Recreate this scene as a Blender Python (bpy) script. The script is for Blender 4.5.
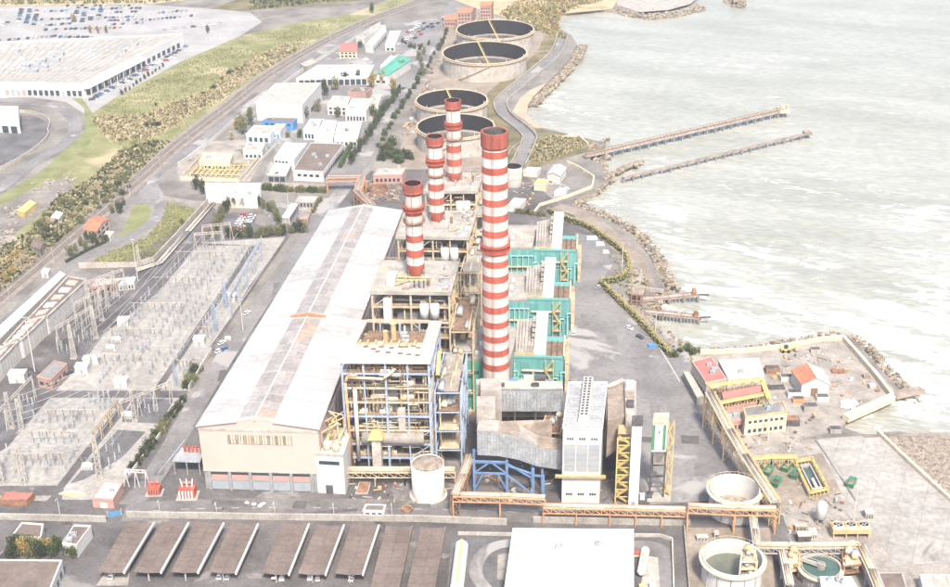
import bpy, bmesh, math, random
from mathutils import Vector, Matrix, noise
random.seed(7)
R = math.radians
for o in list(bpy.data.objects): bpy.data.objects.remove(o)
SC = bpy.context.scene
COL = SC.collection
# ------------------------------------------------------------------ camera
CAM_H, FPX, PITCH, ROLL = 280.0, 1288.0, 26.0, -0.8
fw = Vector((0, math.cos(R(PITCH)), -math.sin(R(PITCH))))
u0 = Vector((0, math.sin(R(PITCH)), math.cos(R(PITCH)))); r0 = Vector((1, 0, 0))
RT = r0*math.cos(R(ROLL)) + u0*math.sin(R(ROLL)); UP = u0*math.cos(R(ROLL)) - r0*math.sin(R(ROLL))
CP = Vector((0, 0, CAM_H))
cam = bpy.data.objects.new('camera', bpy.data.cameras.new('camera')); COL.objects.link(cam)
m = Matrix((RT, UP, -fw)).transposed().to_4x4(); m.translation = CP
cam.matrix_world = m
cam.data.sensor_width = 36; cam.data.lens = FPX/950*36; cam.data.clip_start = 1; cam.data.clip_end = 30000
SC.camera = cam
# ------------------------------------------------------------------ sky and sun
SUN_EL, SUN_AZ = 54.0, 168.0            # azimuth clockwise from +Y: behind the camera, to the right
w = bpy.data.worlds.new('World'); SC.world = w; w.use_nodes = True
nt = w.node_tree; bg = nt.nodes['Background']
sk = nt.nodes.new('ShaderNodeTexSky'); sk.sky_type = 'NISHITA'; sk.sun_disc = False
sk.sun_elevation = R(SUN_EL); sk.sun_rotation = R(SUN_AZ); sk.air_density = 1.0; sk.dust_density = 3.0
nt.links.new(sk.outputs[0], bg.inputs[0]); bg.inputs[1].default_value = 0.12
sd = bpy.data.lights.new('sun', 'SUN'); sd.energy = 3.0; sd.angle = R(9); sd.color = (1, .91, .78)
so = bpy.data.objects.new('sun', sd); COL.objects.link(so)
dv = Vector((math.sin(R(SUN_AZ))*math.cos(R(SUN_EL)), math.cos(R(SUN_AZ))*math.cos(R(SUN_EL)), math.sin(R(SUN_EL))))
so.rotation_euler = dv.to_track_quat('Z', 'Y').to_euler(); so.location = (200, -200, 500)
SC.view_settings.view_transform = 'Standard'; SC.view_settings.look = 'None'
SC.view_settings.exposure = 1.42; SC.view_settings.gamma = 1
SC.render.engine = 'CYCLES'
SC.cycles.max_bounces = 5; SC.cycles.diffuse_bounces = 3; SC.cycles.volume_bounces = 0; SC.cycles.transparent_max_bounces = 4
# ------------------------------------------------------------------ measuring: photo point + height -> place on the site (metres)
def G(px, py, z=0.0):
    d = fw + RT*((px-475)/FPX) - UP*((py-293.5)/FPX)
    return CP + d*((z-CAM_H)/d.z)
def HT(px, py, ty, z0=0.0):
    b = G(px, py, z0) - CP; Y = -(ty-293.5)/FPX; k = Vector((0, 0, 1))
    return z0 - (UP.dot(b) - Y*fw.dot(b))/(UP.dot(k) - Y*fw.dot(k))
def MPP(px, py, z=0.0): return (G(px, py, z)-CP).dot(fw)/FPX      # metres per photo pixel there
HAZE = 0.00015
# ------------------------------------------------------------------ materials
MAT = {}
def mat(name, c1, c2=None, scale=.25, rough=.8, bump=0.0, metal=0.0, c3=None, spec=.3, fine=0, stretch=None, emit=0):
    m = bpy.data.materials.new(name); m.use_nodes = True; t = m.node_tree; b = t.nodes['Principled BSDF']
    b.inputs['Roughness'].default_value = rough; b.inputs['Metallic'].default_value = metal
    b.inputs['Specular IOR Level'].default_value = spec
    if c2 is None: c2 = tuple(x*.78 for x in c1)
    g = t.nodes.new('ShaderNodeNewGeometry'); src = g.outputs['Position']
    if stretch:
        mp = t.nodes.new('ShaderNodeMapping'); mp.vector_type = 'TEXTURE'; mp.inputs['Rotation'].default_value = (0, 0, R(stretch[3])); mp.inputs['Scale'].default_value = stretch[:3]
        t.links.new(src, mp.inputs[0]); src = mp.outputs[0]
    n = t.nodes.new('ShaderNodeTexNoise'); n.inputs['Scale'].default_value = scale; n.inputs['Detail'].default_value = 8; n.inputs['Roughness'].default_value = .62
    t.links.new(src, n.inputs['Vector'])
    r = t.nodes.new('ShaderNodeValToRGB'); e = r.color_ramp.elements
    e[0].position = .36; e[1].position = .66; e[0].color = (*c2, 1); e[1].color = (*c1, 1)
    if c3: x = e.new(.5); x.color = (*c3, 1)
    t.links.new(n.outputs['Fac'], r.inputs[0]); out = r.outputs[0]
    if fine:
        n2 = t.nodes.new('ShaderNodeTexNoise'); n2.inputs['Scale'].default_value = fine; n2.inputs['Detail'].default_value = 4
        t.links.new(src, n2.inputs['Vector'])
        mr = t.nodes.new('ShaderNodeMapRange'); mr.inputs[1].default_value = .3; mr.inputs[2].default_value = .7; mr.inputs[3].default_value = .8; mr.inputs[4].default_value = 1.1
        t.links.new(n2.outputs['Fac'], mr.inputs[0])
        mx = t.nodes.new('ShaderNodeVectorMath'); mx.operation = 'SCALE'
        t.links.new(out, mx.inputs[0]); t.links.new(mr.outputs[0], mx.inputs['Scale']); out = mx.outputs[0]
    t.links.new(out, b.inputs['Base Color'])
    if bump:
        bp = t.nodes.new('ShaderNodeBump'); bp.inputs['Strength'].default_value = min(1, bump); bp.inputs['Distance'].default_value = .3
        n3 = t.nodes.new('ShaderNodeTexNoise'); n3.inputs['Scale'].default_value = max(fine, scale*6); n3.inputs['Detail'].default_value = 5
        t.links.new(src, n3.inputs['Vector']); t.links.new(n3.outputs['Fac'], bp.inputs['Height']); t.links.new(bp.outputs[0], b.inputs['Normal'])
    MAT[name] = m; return m
mat('asphalt', (.145, .135, .132), (.07, .066, .067), .05, .9, c3=(.105, .098, .098), fine=.8)
mat('asphalt_lot', (0.35, 0.342, 0.335), (0.26, 0.253, 0.25), .04, .8, fine=.6)
mat('asphalt_pale', (0.23, 0.22, 0.215), (0.14, 0.133, 0.132), .035, .75, c3=(0.18, 0.172, 0.17), fine=.5)
mat('asphalt_dark', (.15, .147, .15), (.08, .078, .082), .08, .9, fine=.7)
mat('asphalt_road', (.19, .18, .175), (.11, .104, .102), .06, .85, fine=.5)
mat('wet_patch', (.34, .33, .32), (.26, .25, .245), .2, .45, fine=1.0)
mat('ground', (.24, .225, .20), (.12, .11, .10), .04, .95, c3=(.18, .165, .15), fine=.5, bump=.3)
mat('concrete_slab', (0.355, 0.34, 0.315), (0.27, 0.255, 0.233), .05, .9, c3=(0.315, 0.3, 0.278), fine=.4, bump=.2)
mat('concrete', (0.39, 0.37, 0.335), (0.27, 0.25, 0.225), .18, .88, fine=1.2)
mat('concrete_dirty', (0.33, 0.305, 0.272), (0.2, 0.18, 0.158), .12, .9, c3=(0.27, 0.245, 0.218), fine=.9)
mat('tank_ground', (0.29, 0.25, 0.205), (0.18, 0.15, 0.12), .06, .9, c3=(0.24, 0.2, 0.165), fine=.5)
mat('white', (0.56, 0.545, 0.52), (0.47, 0.455, 0.43), .15, .6)
mat('white_roof', (0.4, 0.395, 0.39), (0.345, 0.34, 0.337), .05, .55, fine=0)
mat('mall_roof', (0.37, 0.355, 0.325), (0.3, 0.285, 0.26), .03, .7, fine=.2)
mat('white_clean', (0.6, 0.595, 0.585), (0.53, 0.525, 0.52), .05, .5)
mat('white_dirty', (0.47, 0.435, 0.39), (0.33, 0.295, 0.255), .22, .7, fine=1.0)
mat('cream', (.66, .58, .44), (.50, .40, .28), .3, .7, fine=1.5)
mat('pinkwall', (0.52, 0.395, 0.35), (0.485, 0.365, 0.32), .1, .75)
mat('pinkpanel', (.44, .27, .235), (.38, .23, .20), .3, .75)
mat('greywall', (.28, .285, .29), (.22, .225, .23), .2, .75)
mat('greypanel', (.30, .325, .35), (.25, .275, .30), .3, .7)
mat('panel_grey', (.33, .335, .335), (.27, .275, .28), .3, .6)
mat('grey_metal', (.40, .42, .44), (.27, .28, .29), .3, .5, metal=.1, fine=1.2)
mat('dark_metal', (.12, .115, .115), (.06, .055, .055), .4, .7, fine=1.3)
mat('brown_roof', (0.18, 0.142, 0.122), (0.125, 0.098, 0.085), .12, .85, fine=.9)
mat('brown', (.26, .17, .11), (.13, .085, .06), .35, .85, fine=1.2)
mat('joint_rust', (.46, .22, .13), (.34, .15, .09), .5, .85)
mat('rust', (.34, .19, .12), (.17, .09, .06), .4, .85, fine=1.4)
mat('duct', (0.4, 0.37, 0.34), (0.28, 0.25, 0.225), .2, .75, fine=.9)
mat('duct_brown', (0.33, 0.27, 0.225), (0.2, 0.16, 0.13), .2, .8, fine=.9)
mat('yellow', (.62, .47, .17), (.46, .34, .14), .5, .6)
mat('ochre', (.58, .43, .25), (.40, .28, .15), .5, .7, fine=1.6)
mat('orange_steel', (.68, .36, .18), (.48, .24, .12), .4, .65, fine=1.4)
mat('blue_steel', (.14, .24, .42), (.10, .17, .30), .4, .55)
mat('blue_grey', (.34, .42, .55), (.24, .29, .38), .4, .55)
mat('pylon_steel', (0.52, 0.49, 0.44), (0.36, 0.335, 0.295), .4, .6)
mat('beige_steel', (.56, .48, .36), (.38, .30, .20), .4, .6, fine=1.5)
mat('teal', (.13, .34, .32), (.105, .28, .27), .12, .55)
mat('teal2', (.16, .37, .35), (.13, .31, .29), .2, .6)
mat('teal3', (.115, .30, .29), (.095, .25, .245), .2, .6)
mat('teal_green', (.09, .32, .22), (.06, .25, .19), .2, .6)
mat('green_paint', (0.09, 0.26, 0.14), (0.06, 0.18, 0.1), .5, .6)
mat('red_paint', (.44, .105, .07), (.30, .07, .05), .2, .7, fine=.9, c3=(.38, .09, .06), stretch=(1, 1, 4, 0))
mat('red_sooty', (0.38, 0.095, 0.068), (0.2, 0.06, 0.048), .25, .8, fine=.8, stretch=(1, 1, 4, 0))
mat('stack_white', (0.6, 0.56, 0.53), (0.4, 0.345, 0.31), .14, .65, stretch=(1, 1, 5, 0))
mat('red_roof', (.40, .15, .13), (.32, .12, .10), .2, .8)
mat('tile_roof', (.46, .20, .12), (.32, .13, .08), .5, .85, fine=2)
mat('brick', (.42, .27, .22), (.33, .21, .17), .3, .85, fine=1)
mat('glass', (.05, .07, .09), (.03, .04, .05), 1, .15, spec=.5)
mat('glass_pale', (.34, .36, .38), (.26, .27, .29), .4, .3, spec=.5)
mat('skylight', (.30, .28, .27), (.23, .21, .20), .12, .4, fine=.6)
mat('pale_teal', (.3, .58, .54), None, .3, .5); mat('skylight2', (.34, .32, .31), (.27, .25, .24), .12, .4, fine=.6); mat('skylight3', (.38, .29, .235), (.29, .215, .175), .12, .5, fine=.6)
mat('pale_blue', (.52, .60, .66), (.40, .48, .54), .3, .5)
mat('blue_paint', (.09, .26, .50), (.07, .2, .4), .5, .5)
mat('soot', (.02, .018, .022), (.012, .011, .013), .15, .9)
mat('oil_floor', (.20, .17, .14), (.06, .055, .055), .05, .6, c3=(.12, .10, .09), fine=.3)
mat('sludge', (.13, .14, .11), (.09, .10, .08), .2, .25, spec=.5)
mat('green_water', (.07, .12, .10), (.05, .09, .08), .3, .12, spec=.5)
mat('rubble', (0.34, 0.29, 0.235), (0.14, 0.115, 0.095), .5, .95, c3=(0.25, 0.21, 0.17), fine=2, bump=.6)
mat('boulder', (0.36, 0.305, 0.235), (0.11, 0.09, 0.07), .35, .95, c3=(0.23, 0.19, 0.145), fine=1.5)
mat('grass', (0.245, 0.235, 0.12), (0.14, 0.145, 0.06), .05, .95, c3=(0.19, 0.19, 0.085), fine=.7, bump=.4)
mat('lawn', (0.215, 0.22, 0.105), (0.135, 0.15, 0.06), .08, .95, fine=.9, bump=.4)
mat('reed', (0.44, 0.37, 0.25), (0.27, 0.22, 0.13), .09, .95, c3=(0.36, 0.3, 0.19), fine=.9, bump=.5)
mat('scrubland', (.22, .18, .10), (.085, .085, .04), .06, .95, c3=(.15, .13, .07), fine=.8, bump=.5)
mat('sand', (0.4, 0.34, 0.25), (0.3, 0.25, 0.18), .08, .95, fine=.6)
mat('ballast', (0.17, 0.135, 0.115), (0.105, 0.085, 0.072), .3, .95, fine=1.5)
mat('ballast_pale', (.27, .235, .21), (.18, .155, .135), .2, .95, fine=1.2)
mat('railsteel', (.30, .28, .27), (.2, .18, .17), 1, .4, metal=.4)
mat('bark', (.13, .09, .06), (.08, .055, .04), 1, .9)
mat('leaf_green', (.085, .12, .04), (.04, .065, .02), .5, .8, fine=1.5)
mat('leaf_dark', (.055, .075, .035), (.03, .042, .02), .5, .8, fine=1.5)
mat('leaf_olive', (0.19, 0.19, 0.09), (0.105, 0.11, 0.05), .5, .8, fine=1.5)
mat('leaf_yellow', (.40, .28, .09), (.22, .16, .06), .5, .8, fine=1.5)
mat('leaf_hedge', (0.36, 0.315, 0.145), (0.22, 0.195, 0.08), .5, .8, fine=1.5)
mat('leaf_grass', (0.225, 0.22, 0.11), (0.16, 0.165, 0.075), .1, .85)
mat('leaf_grass2', (.29, .27, .14), (.2, .19, .09), .1, .85)
mat('leaf_straw', (0.46, 0.39, 0.25), (0.3, 0.25, 0.15), .5, .9, fine=1.5)
def joints(name, w_, hgt, rot, dark):     # sawn joints between cast bays
    m = MAT[name]; t = m.node_tree; b = t.nodes['Principled BSDF']; src = b.inputs['Base Color'].links[0].from_socket
    g = t.nodes.new('ShaderNodeNewGeometry'); mp = t.nodes.new('ShaderNodeMapping'); mp.vector_type = 'TEXTURE'; mp.inputs['Rotation'].default_value = (0, 0, R(rot)); t.links.new(g.outputs['Position'], mp.inputs[0])
    k = t.nodes.new('ShaderNodeTexBrick'); k.inputs['Scale'].default_value = 1; k.inputs['Brick Width'].default_value = w_; k.inputs['Row Height'].default_value = hgt; k.inputs['Mortar Size'].default_value = .12; k.offset = 0
    k.inputs['Color1'].default_value = (1, 1, 1, 1); k.inputs['Color2'].default_value = (.9, .9, .9, 1); k.inputs['Mortar'].default_value = (dark,)*3+(1,); t.links.new(mp.outputs[0], k.inputs[0])
    x = t.nodes.new('ShaderNodeMix'); x.data_type = 'RGBA'; x.blend_type = 'MULTIPLY'; x.inputs[0].default_value = 1; t.links.new(src, x.inputs[6]); t.links.new(k.outputs[0], x.inputs[7]); t.links.new(x.outputs[2], b.inputs['Base Color'])
def patches(name, col, scale, lo, hi, thr=.03):     # worn or mended patches with edges of their own
    m = MAT[name]; t = m.node_tree; b = t.nodes['Principled BSDF']; src = b.inputs['Base Color'].links[0].from_socket
    g = t.nodes.new('ShaderNodeNewGeometry'); n = t.nodes.new('ShaderNodeTexNoise'); n.inputs['Scale'].default_value = scale; n.inputs['Detail'].default_value = 9; n.inputs['Roughness'].default_value = .6; n.inputs['Distortion'].default_value = .6; t.links.new(g.outputs['Position'], n.inputs['Vector'])
    r = t.nodes.new('ShaderNodeMapRange'); r.inputs[1].default_value = lo; r.inputs[2].default_value = hi; t.links.new(n.outputs['Fac'], r.inputs[0])
    x = t.nodes.new('ShaderNodeMix'); x.data_type = 'RGBA'; t.links.new(r.outputs[0], x.inputs[0]); t.links.new(src, x.inputs[6]); x.inputs[7].default_value = (*col, 1); t.links.new(x.outputs[2], b.inputs['Base Color'])
joints('concrete_slab', 9, 9, -24, .72)
patches('concrete_slab', (.19, .175, .155), .045, .63, .68)
patches('asphalt_pale', (.29, .28, .273), .022, .56, .60); patches('asphalt_pale', (.13, .125, .125), .05, .66, .69)
patches('asphalt', (.20, .19, .185), .05, .60, .65); patches('asphalt', (.05, .047, .048), .035, .64, .67)
patches('concrete_dirty', (.13, .115, .10), .05, .62, .66)
patches('grass', (.33, .285, .175), .025, .52, .64)
mat('roof_stained', (0.385, 0.377, 0.37), (0.325, 0.315, 0.305), .08, .6, fine=.4)
mat('asphalt_patch', (.11, .105, .104), (.08, .076, .077), .3, .9, fine=1)
mat('tyre', (.02, .02, .02), None, 1, .8)
for n_, c_ in dict(car_white=(.75, .75, .75), car_silver=(.42, .43, .45), car_dark=(.06, .065, .08), car_blue=(.06, .14, .32), car_red=(.4, .05, .04)).items(): mat(n_, c_, c_, 1, .3, spec=.5)
# ------------------------------------------------------------------ mesh building
class MB:
    def __init__(s): s.v = []; s.f = []; s.mi = []
    def face(s, pts, mi=0):
        i = len(s.v); s.v += [Vector(p) for p in pts]; s.f.append(tuple(range(i, i+len(pts)))); s.mi.append(mi); return s
    def prism(s, pts, z0, z1, mi=0, top=None):
        pts = [Vector(p) for p in pts]; n = len(pts)
        a = sum(pts[k].x*pts[(k+1) % n].y-pts[(k+1) % n].x*pts[k].y for k in range(n))
        if a < 0: pts = pts[::-1]
        i = len(s.v)
        s.v += [Vector((p.x, p.y, z0)) for p in pts]+[Vector((p.x, p.y, z1)) for p in pts]
        s.f += [tuple(range(i+n-1, i-1, -1)), tuple(range(i+n, i+2*n))]; s.mi += [mi, mi if top is None else top]
        for k in range(n): s.f.append((i+k, i+(k+1) % n, i+n+(k+1) % n, i+n+k)); s.mi.append(mi)
        return s
    def box(s, x0, x1, y0, y1, z0, z1, mi=0): return s.prism([(x0, y0, 0), (x1, y0, 0), (x1, y1, 0), (x0, y1, 0)], z0, z1, mi)
    def hexa(s, b, t, mi=0):           # four bottom + four top points
        i = len(s.v); s.v += [Vector(p) for p in b]+[Vector(p) for p in t]
        for f in ((3, 2, 1, 0), (4, 5, 6, 7), (0, 1, 5, 4), (1, 2, 6, 5), (2, 3, 7, 6), (3, 0, 4, 7)): s.f.append(tuple(i+k for k in f)); s.mi.append(mi)
        return s
    def beam(s, p, q, w=.4, h=None, mi=0):
        p = Vector(p); q = Vector(q); h = h or w; d = (q-p).normalized()
        a = d.cross(Vector((0, 0, 1)))
        if a.length < 1e-3: a = Vector((1, 0, 0))
        a.normalize(); b = a.cross(d); a = a*w/2; b = b*h/2
        return s.hexa([p-a-b, p+a-b, p+a+b, p-a+b], [q-a-b, q+a-b, q+a+b, q-a+b], mi)
    def cyl(s, p, q, r, r2=None, n=10, mi=0, caps=True):
        p = Vector(p); q = Vector(q); r2 = r if r2 is None else r2; d = (q-p).normalized()
        a = d.orthogonal().normalized(); b = d.cross(a); i = len(s.v)
        for c, rr in ((p, r), (q, r2)): s.v += [c+(a*math.cos(2*math.pi*k/n)+b*math.sin(2*math.pi*k/n))*rr for k in range(n)]
        for k in range(n): s.f.append((i+k, i+(k+1) % n, i+n+(k+1) % n, i+n+k)); s.mi.append(mi)
        if caps: s.f += [tuple(range(i+n-1, i-1, -1)), tuple(range(i+n, i+2*n))]; s.mi += [mi, mi]
        return s
    def lathe(s, c, prof, n=32, mis=None):       # prof: (r, z)
        c = Vector(c); i = len(s.v)
        for r, z in prof: s.v += [c+Vector((r*math.cos(2*math.pi*k/n), r*math.sin(2*math.pi*k/n), z)) for k in range(n)]
        for j in range(len(prof)-1):
            for k in range(n):
                a = i+j*n; s.f.append((a+k, a+(k+1) % n, a+n+(k+1) % n, a+n+k)); s.mi.append(mis[j] if mis else 0)
        return s
    def tube(s, pts, r, n=8, mi=0):
        for a, b in zip(pts, pts[1:]): s.cyl(a, b, r, n=n, mi=mi)
        return s
    def blob(s, c, rx, ry, rz, rnd=.25, mi=0, seg=(6, 4)):
        c = Vector(c); i = len(s.v); nu, nv = seg
        s.v.append(c-Vector((0, 0, rz)))
        for j in range(1, nv):
            t = math.pi*j/nv-math.pi/2
            for k in range(nu):
                a = 2*math.pi*(k+.5*(j % 2))/nu; q = 1+random.uniform(-rnd, rnd)
                s.v.append(c+Vector((rx*math.cos(t)*math.cos(a)*q, ry*math.cos(t)*math.sin(a)*q, rz*math.sin(t)*q)))
        s.v.append(c+Vector((0, 0, rz))); e = len(s.v)-1
        for k in range(nu): s.f.append((i, i+1+(k+1) % nu, i+1+k)); s.f.append((e, e-nu+k, e-nu+(k+1) % nu)); s.mi += [mi, mi]
        for j in range(nv-2):
            for k in range(nu): a = i+1+j*nu; s.f.append((a+k, a+(k+1) % nu, a+nu+(k+1) % nu, a+nu+k)); s.mi.append(mi)
        return s
    def leaves(s, c, rx, ry, rz, n, size, mi=0):
        c = Vector(c)
        for _ in range(n):
            d = Vector((random.gauss(0, 1), random.gauss(0, 1), random.gauss(0, 1))).normalized()*random.uniform(.35, 1)**.5
            p = c+Vector((d.x*rx, d.y*ry, d.z*rz)); a = Vector((random.gauss(0, 1), random.gauss(0, 1), random.gauss(0, .7))).normalized()
            b = a.orthogonal().normalized(); b.rotate(Matrix.Rotation(random.uniform(0, 6.28), 3, a)); z = size*random.uniform(.6, 1.4)
            a = a*z; b = b*z*.7
            s.face([p-a, p-b, p+a, p+b], mi)
        return s
    def build(s, name, mats, parent=None, smooth=False, off=None):
        me = bpy.data.meshes.new(name)
        off = Vector(off) if off is not None else (Vector(parent['_o']) if parent is not None and '_o' in parent else Vector())
        me.from_pydata([v-off for v in s.v], [], s.f)
        mats = [mats] if isinstance(mats, str) else mats
        for k in mats: me.materials.append(MAT[k])
        if len(mats) > 1: me.polygons.foreach_set('material_index', s.mi)
        if smooth: me.polygons.foreach_set('use_smooth', [True]*len(me.polygons))
        me.update(); o = bpy.data.objects.new(name, me); COL.objects.link(o)
        if parent is not None: o.parent = parent; 
        return o
def tag(o, label=None, cat=None, group=None, kind=None):
    for k, v in (('label', label), ('category', cat), ('group', group), ('kind', kind)):
        if v: o[k] = v
    return o
ORD = ['nearest', 'second', 'third', 'fourth', 'fifth', 'sixth', 'seventh', 'eighth', 'ninth', 'tenth', 'eleventh', 'twelfth', 'thirteenth', 'fourteenth', 'fifteenth', 'sixteenth', 'seventeenth', 'eighteenth', 'nineteenth', 'twentieth']+['twenty-'+k for k in ('first', 'second', 'third', 'fourth', 'fifth', 'sixth', 'seventh', 'eighth', 'ninth')]
ROOTS = []
def thing(name, label, cat, loc=(0, 0, 0), group=None):     # parts may be given in site metres: '_o' is taken off when they are built
    o = bpy.data.objects.new(name, None); COL.objects.link(o); o.location = loc; o['_o'] = tuple(loc); ROOTS.append(o); o.empty_display_size = .5
    return tag(o, label, cat, group)
def sub(parent_obj, root):                                   # sub-parts share the thing's origin
    parent_obj['_o'] = tuple(root['_o']); ROOTS.append(parent_obj); return parent_obj
def single(mb, name, mats, label, cat, loc, group=None, smooth=False):
    o = mb.build(name, mats, None, smooth, off=loc); o.location = loc; return tag(o, label, cat, group)
def struct(mb, name, mats, smooth=False):
    return tag(mb.build(name, mats, None, smooth), kind='structure')
def dup(root, loc, rz=0, label=None, group=None, sc=1.0, mats=None, cat=None):
    r = root.copy(); COL.objects.link(r); r.location = loc; r.rotation_euler = (0, 0, rz); r.scale = (sc, sc, sc) if not isinstance(sc, tuple) else sc
    if label: r['label'] = label
    if group: r['group'] = group
    if cat: r['category'] = cat
    for ch in root.children:
        c = ch.copy(); COL.objects.link(c); c.parent = r
        for g in ch.children: d = g.copy(); COL.objects.link(d); d.parent = c
        if mats and ch.name.split('.')[0] in mats:
            c.material_slots[0].link = 'OBJECT'; c.material_slots[0].material = MAT[mats[ch.name.split('.')[0]]]
    return r
class Quad:                              # footprint: front-left, front-right, back-right, back-left
    def __init__(s, px, z): s.p = [G(a, b, z) for a, b in px]; s.z = z
    def at(s, u, v, z=0.0):
        a = s.p[0].lerp(s.p[1], u); b = s.p[3].lerp(s.p[2], u); c = a.lerp(b, v); return Vector((c.x, c.y, z))
    def ring(s, i=0.0, u0=0, u1=1, v0=0, v1=1):
        c = s.at(.5, .5); out = []
        for u, v in ((u0, v0), (u1, v0), (u1, v1), (u0, v1)):
            q = s.at(u, v)
            if i: d = (s.at((u0+u1)/2, (v0+v1)/2)-q); q = q+d.normalized()*i*1.4
            out.append(q)
        return out
    def c(s): return s.at(.5, .5)
    def side(s, k): return [s.at(0, 0), s.at(1, 0), s.at(1, 1), s.at(0, 1)][k], [s.at(1, 0), s.at(1, 1), s.at(0, 1), s.at(0, 0)][k]
def wallbox(mb, a, b, u0, u1, z0, z1, d=.12, dep=.3, mi=0):     # box let into a wall a->b, standing d proud of it (outside is to the right of a->b)
    e = (b-a).normalized(); n = Vector((e.y, -e.x, 0)); p = a.lerp(b, u0); q = a.lerp(b, u1)
    B = [p+n*d, q+n*d, q-n*dep, p-n*dep]
    return mb.hexa([Vector((k.x, k.y, z0)) for k in B], [Vector((k.x, k.y, z1)) for k in B])
def bld(name, label, cat, px, h, wall='white', roof='white_roof', parapet=.6, wins=(), doors=(), gable=None, z0=0, group=None, units=None, over=.4, band=None):
    if units is None: units = random.choice([0, 1, 2, 3]) if h > 4.5 and abs(z0) < .1 else 0
    q = Quad(px, h); c = q.c(); T = thing(name, label, cat, (c.x, c.y, z0), group)
    mb = MB(); r = q.ring()
    mb.prism(r, z0, h-.05)
    if gable == 'u' or gable == 'v':
        rise = abs(parapet) if parapet > .9 else 2.2
        if gable == 'v':  e = [(q.at(0, 0, h), q.at(.5, 0, h+rise), q.at(1, 0, h)), (q.at(0, 1, h), q.at(.5, 1, h+rise), q.at(1, 1, h))]
        else: e = [(q.at(0, 0, h), q.at(0, .5, h+rise), q.at(0, 1, h)), (q.at(1, 0, h), q.at(1, .5, h+rise), q.at(1, 1, h))]
        for k in e: mb.face([x-Vector((0, 0, .08)) for x in k])
        mb.build('wall', wall, T)
        for s_ in (0, 1):
            m2 = MB(); a, b, c_, d = (e[0][0], e[0][1], e[1][1], e[1][0]) if s_ == 0 else (e[0][2], e[0][1], e[1][1], e[1][2])
            ax = (c_-b).normalized()*over; sl = (a-b).normalized()*over
            A = [a+sl-ax, b-ax, c_+ax, d+sl+ax]; m2.hexa(A, [x+Vector((0, 0, .25)) for x in A]); m2.build('roof', roof, T)
    else:
        mb.build('wall', wall, T)
        m2 = MB(); rr = q.ring(.45); m2.prism(rr, h-.04, h+.08); m2.build('roof', roof, T)
        m3 = MB(); ro = q.ring(-.12); ri = q.ring(.4)
        for k in range(4):
            a, b, c_, d = ro[k], ro[(k+1) % 4], ri[(k+1) % 4], ri[k]
            m3.hexa([Vector((x.x, x.y, h-.5)) for x in (a, b, c_, d)], [Vector((x.x, x.y, h+parapet)) for x in (a, b, c_, d)])
        m3.build('parapet', wall if band is None else band, T)
        if roof.startswith('white') and h < 14:
            L = (q.at(0, .5)-q.at(1, .5)).length
            for k in range(1, min(12, int(L/4))): u = k/min(12, int(L/4)); MB().beam(q.at(u, .04, h+.13), q.at(u, .96, h+.13), .25, .12).build('roof_seam', 'concrete', T)
        for k in range(units):
            m4 = MB(); p = q.at(random.uniform(.2, .8), random.uniform(.2, .8), h+.08); s_ = random.uniform(.8, 1.4)
            m4.box(p.x-s_, p.x+s_, p.y-s_*.7, p.y+s_*.7, h+.08, h+1.4).cyl((p.x, p.y, h+1.4), (p.x, p.y, h+1.65), s_*.5, n=8); m4.build('roof_unit', 'grey_metal', T)
    for face, n, za, zb, ua, ub, fill in wins:
        a, b = q.side(face)
        for k in range(n):
            x0 = ua+(ub-ua)*(k+(1-fill)/2)/n; x1 = ua+(ub-ua)*(k+1-(1-fill)/2)/n
            m5 = MB(); wallbox(m5, a, b, x0, x1, z0+za, z0+zb, .06); m5.build('window', 'glass', T)
    for face, ua, ub, zb, mt in doors:
        a, b = q.side(face); m5 = MB(); wallbox(m5, a, b, ua, ub, z0, z0+zb, .08); m5.build('door', mt, T)
    return T, q
# ================================================================== THE SETTING
def sheet(name, px, m, z, zs=None):
    me = bpy.data.meshes.new(name); b = bmesh.new()
    vs = [b.verts.new((p if isinstance(p, Vector) else G(p[0], p[1], 0)) * 1.0) for p in px]
    for v in vs: v.co.z = z
    f = b.faces.new(vs); f.normal_update()
    if f.normal.z < 0: f.normal_flip()
    bmesh.ops.triangulate(b, faces=[f]); b.to_mesh(me); b.free(); me.materials.append(MAT[m])
    o = bpy.data.objects.new(name, me); COL.objects.link(o); o['kind'] = 'structure'; return o
def smooth_line(pts, n=6):
    out = []
    P = [pts[0]]+list(pts)+[pts[-1]]
    for k in range(1, len(P)-2):
        a, b, c, d = [Vector(x).to_3d() if len(x) == 2 else Vector(x) for x in P[k-1:k+3]]
        for j in range(n):
            t = j/n; out.append(.5*((2*b)+(c-a)*t+(2*a-5*b+4*c-d)*t*t+(3*b-a-3*c+d)*t**3))
    l = P[-1]; out.append(Vector(l).to_3d() if len(l) == 2 else Vector(l)); return out
def site_line(px, n=5, z=0.0):
    return [Vector((p.x, p.y, z)) for p in smooth_line([G(*p) for p in px], n)]
def offset(line, d):
    out = []
    for k, p in enumerate(line):
        t = (line[min(k+1, len(line)-1)]-line[max(k-1, 0)]).normalized(); out.append(p+Vector((t.y, -t.x, 0))*d)
    return out
def strip(name, line, w, m, z, d=0.0, kind='structure'):
    a, b = offset(line, d-w/2), offset(line, d+w/2); mb = MB()
    for k in range(len(line)-1): mb.face([Vector((p.x, p.y, z)) for p in (b[k], b[k+1], a[k+1], a[k])])
    return tag(mb.build(name, m), kind=kind)
SEA_Z = -2.6
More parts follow.
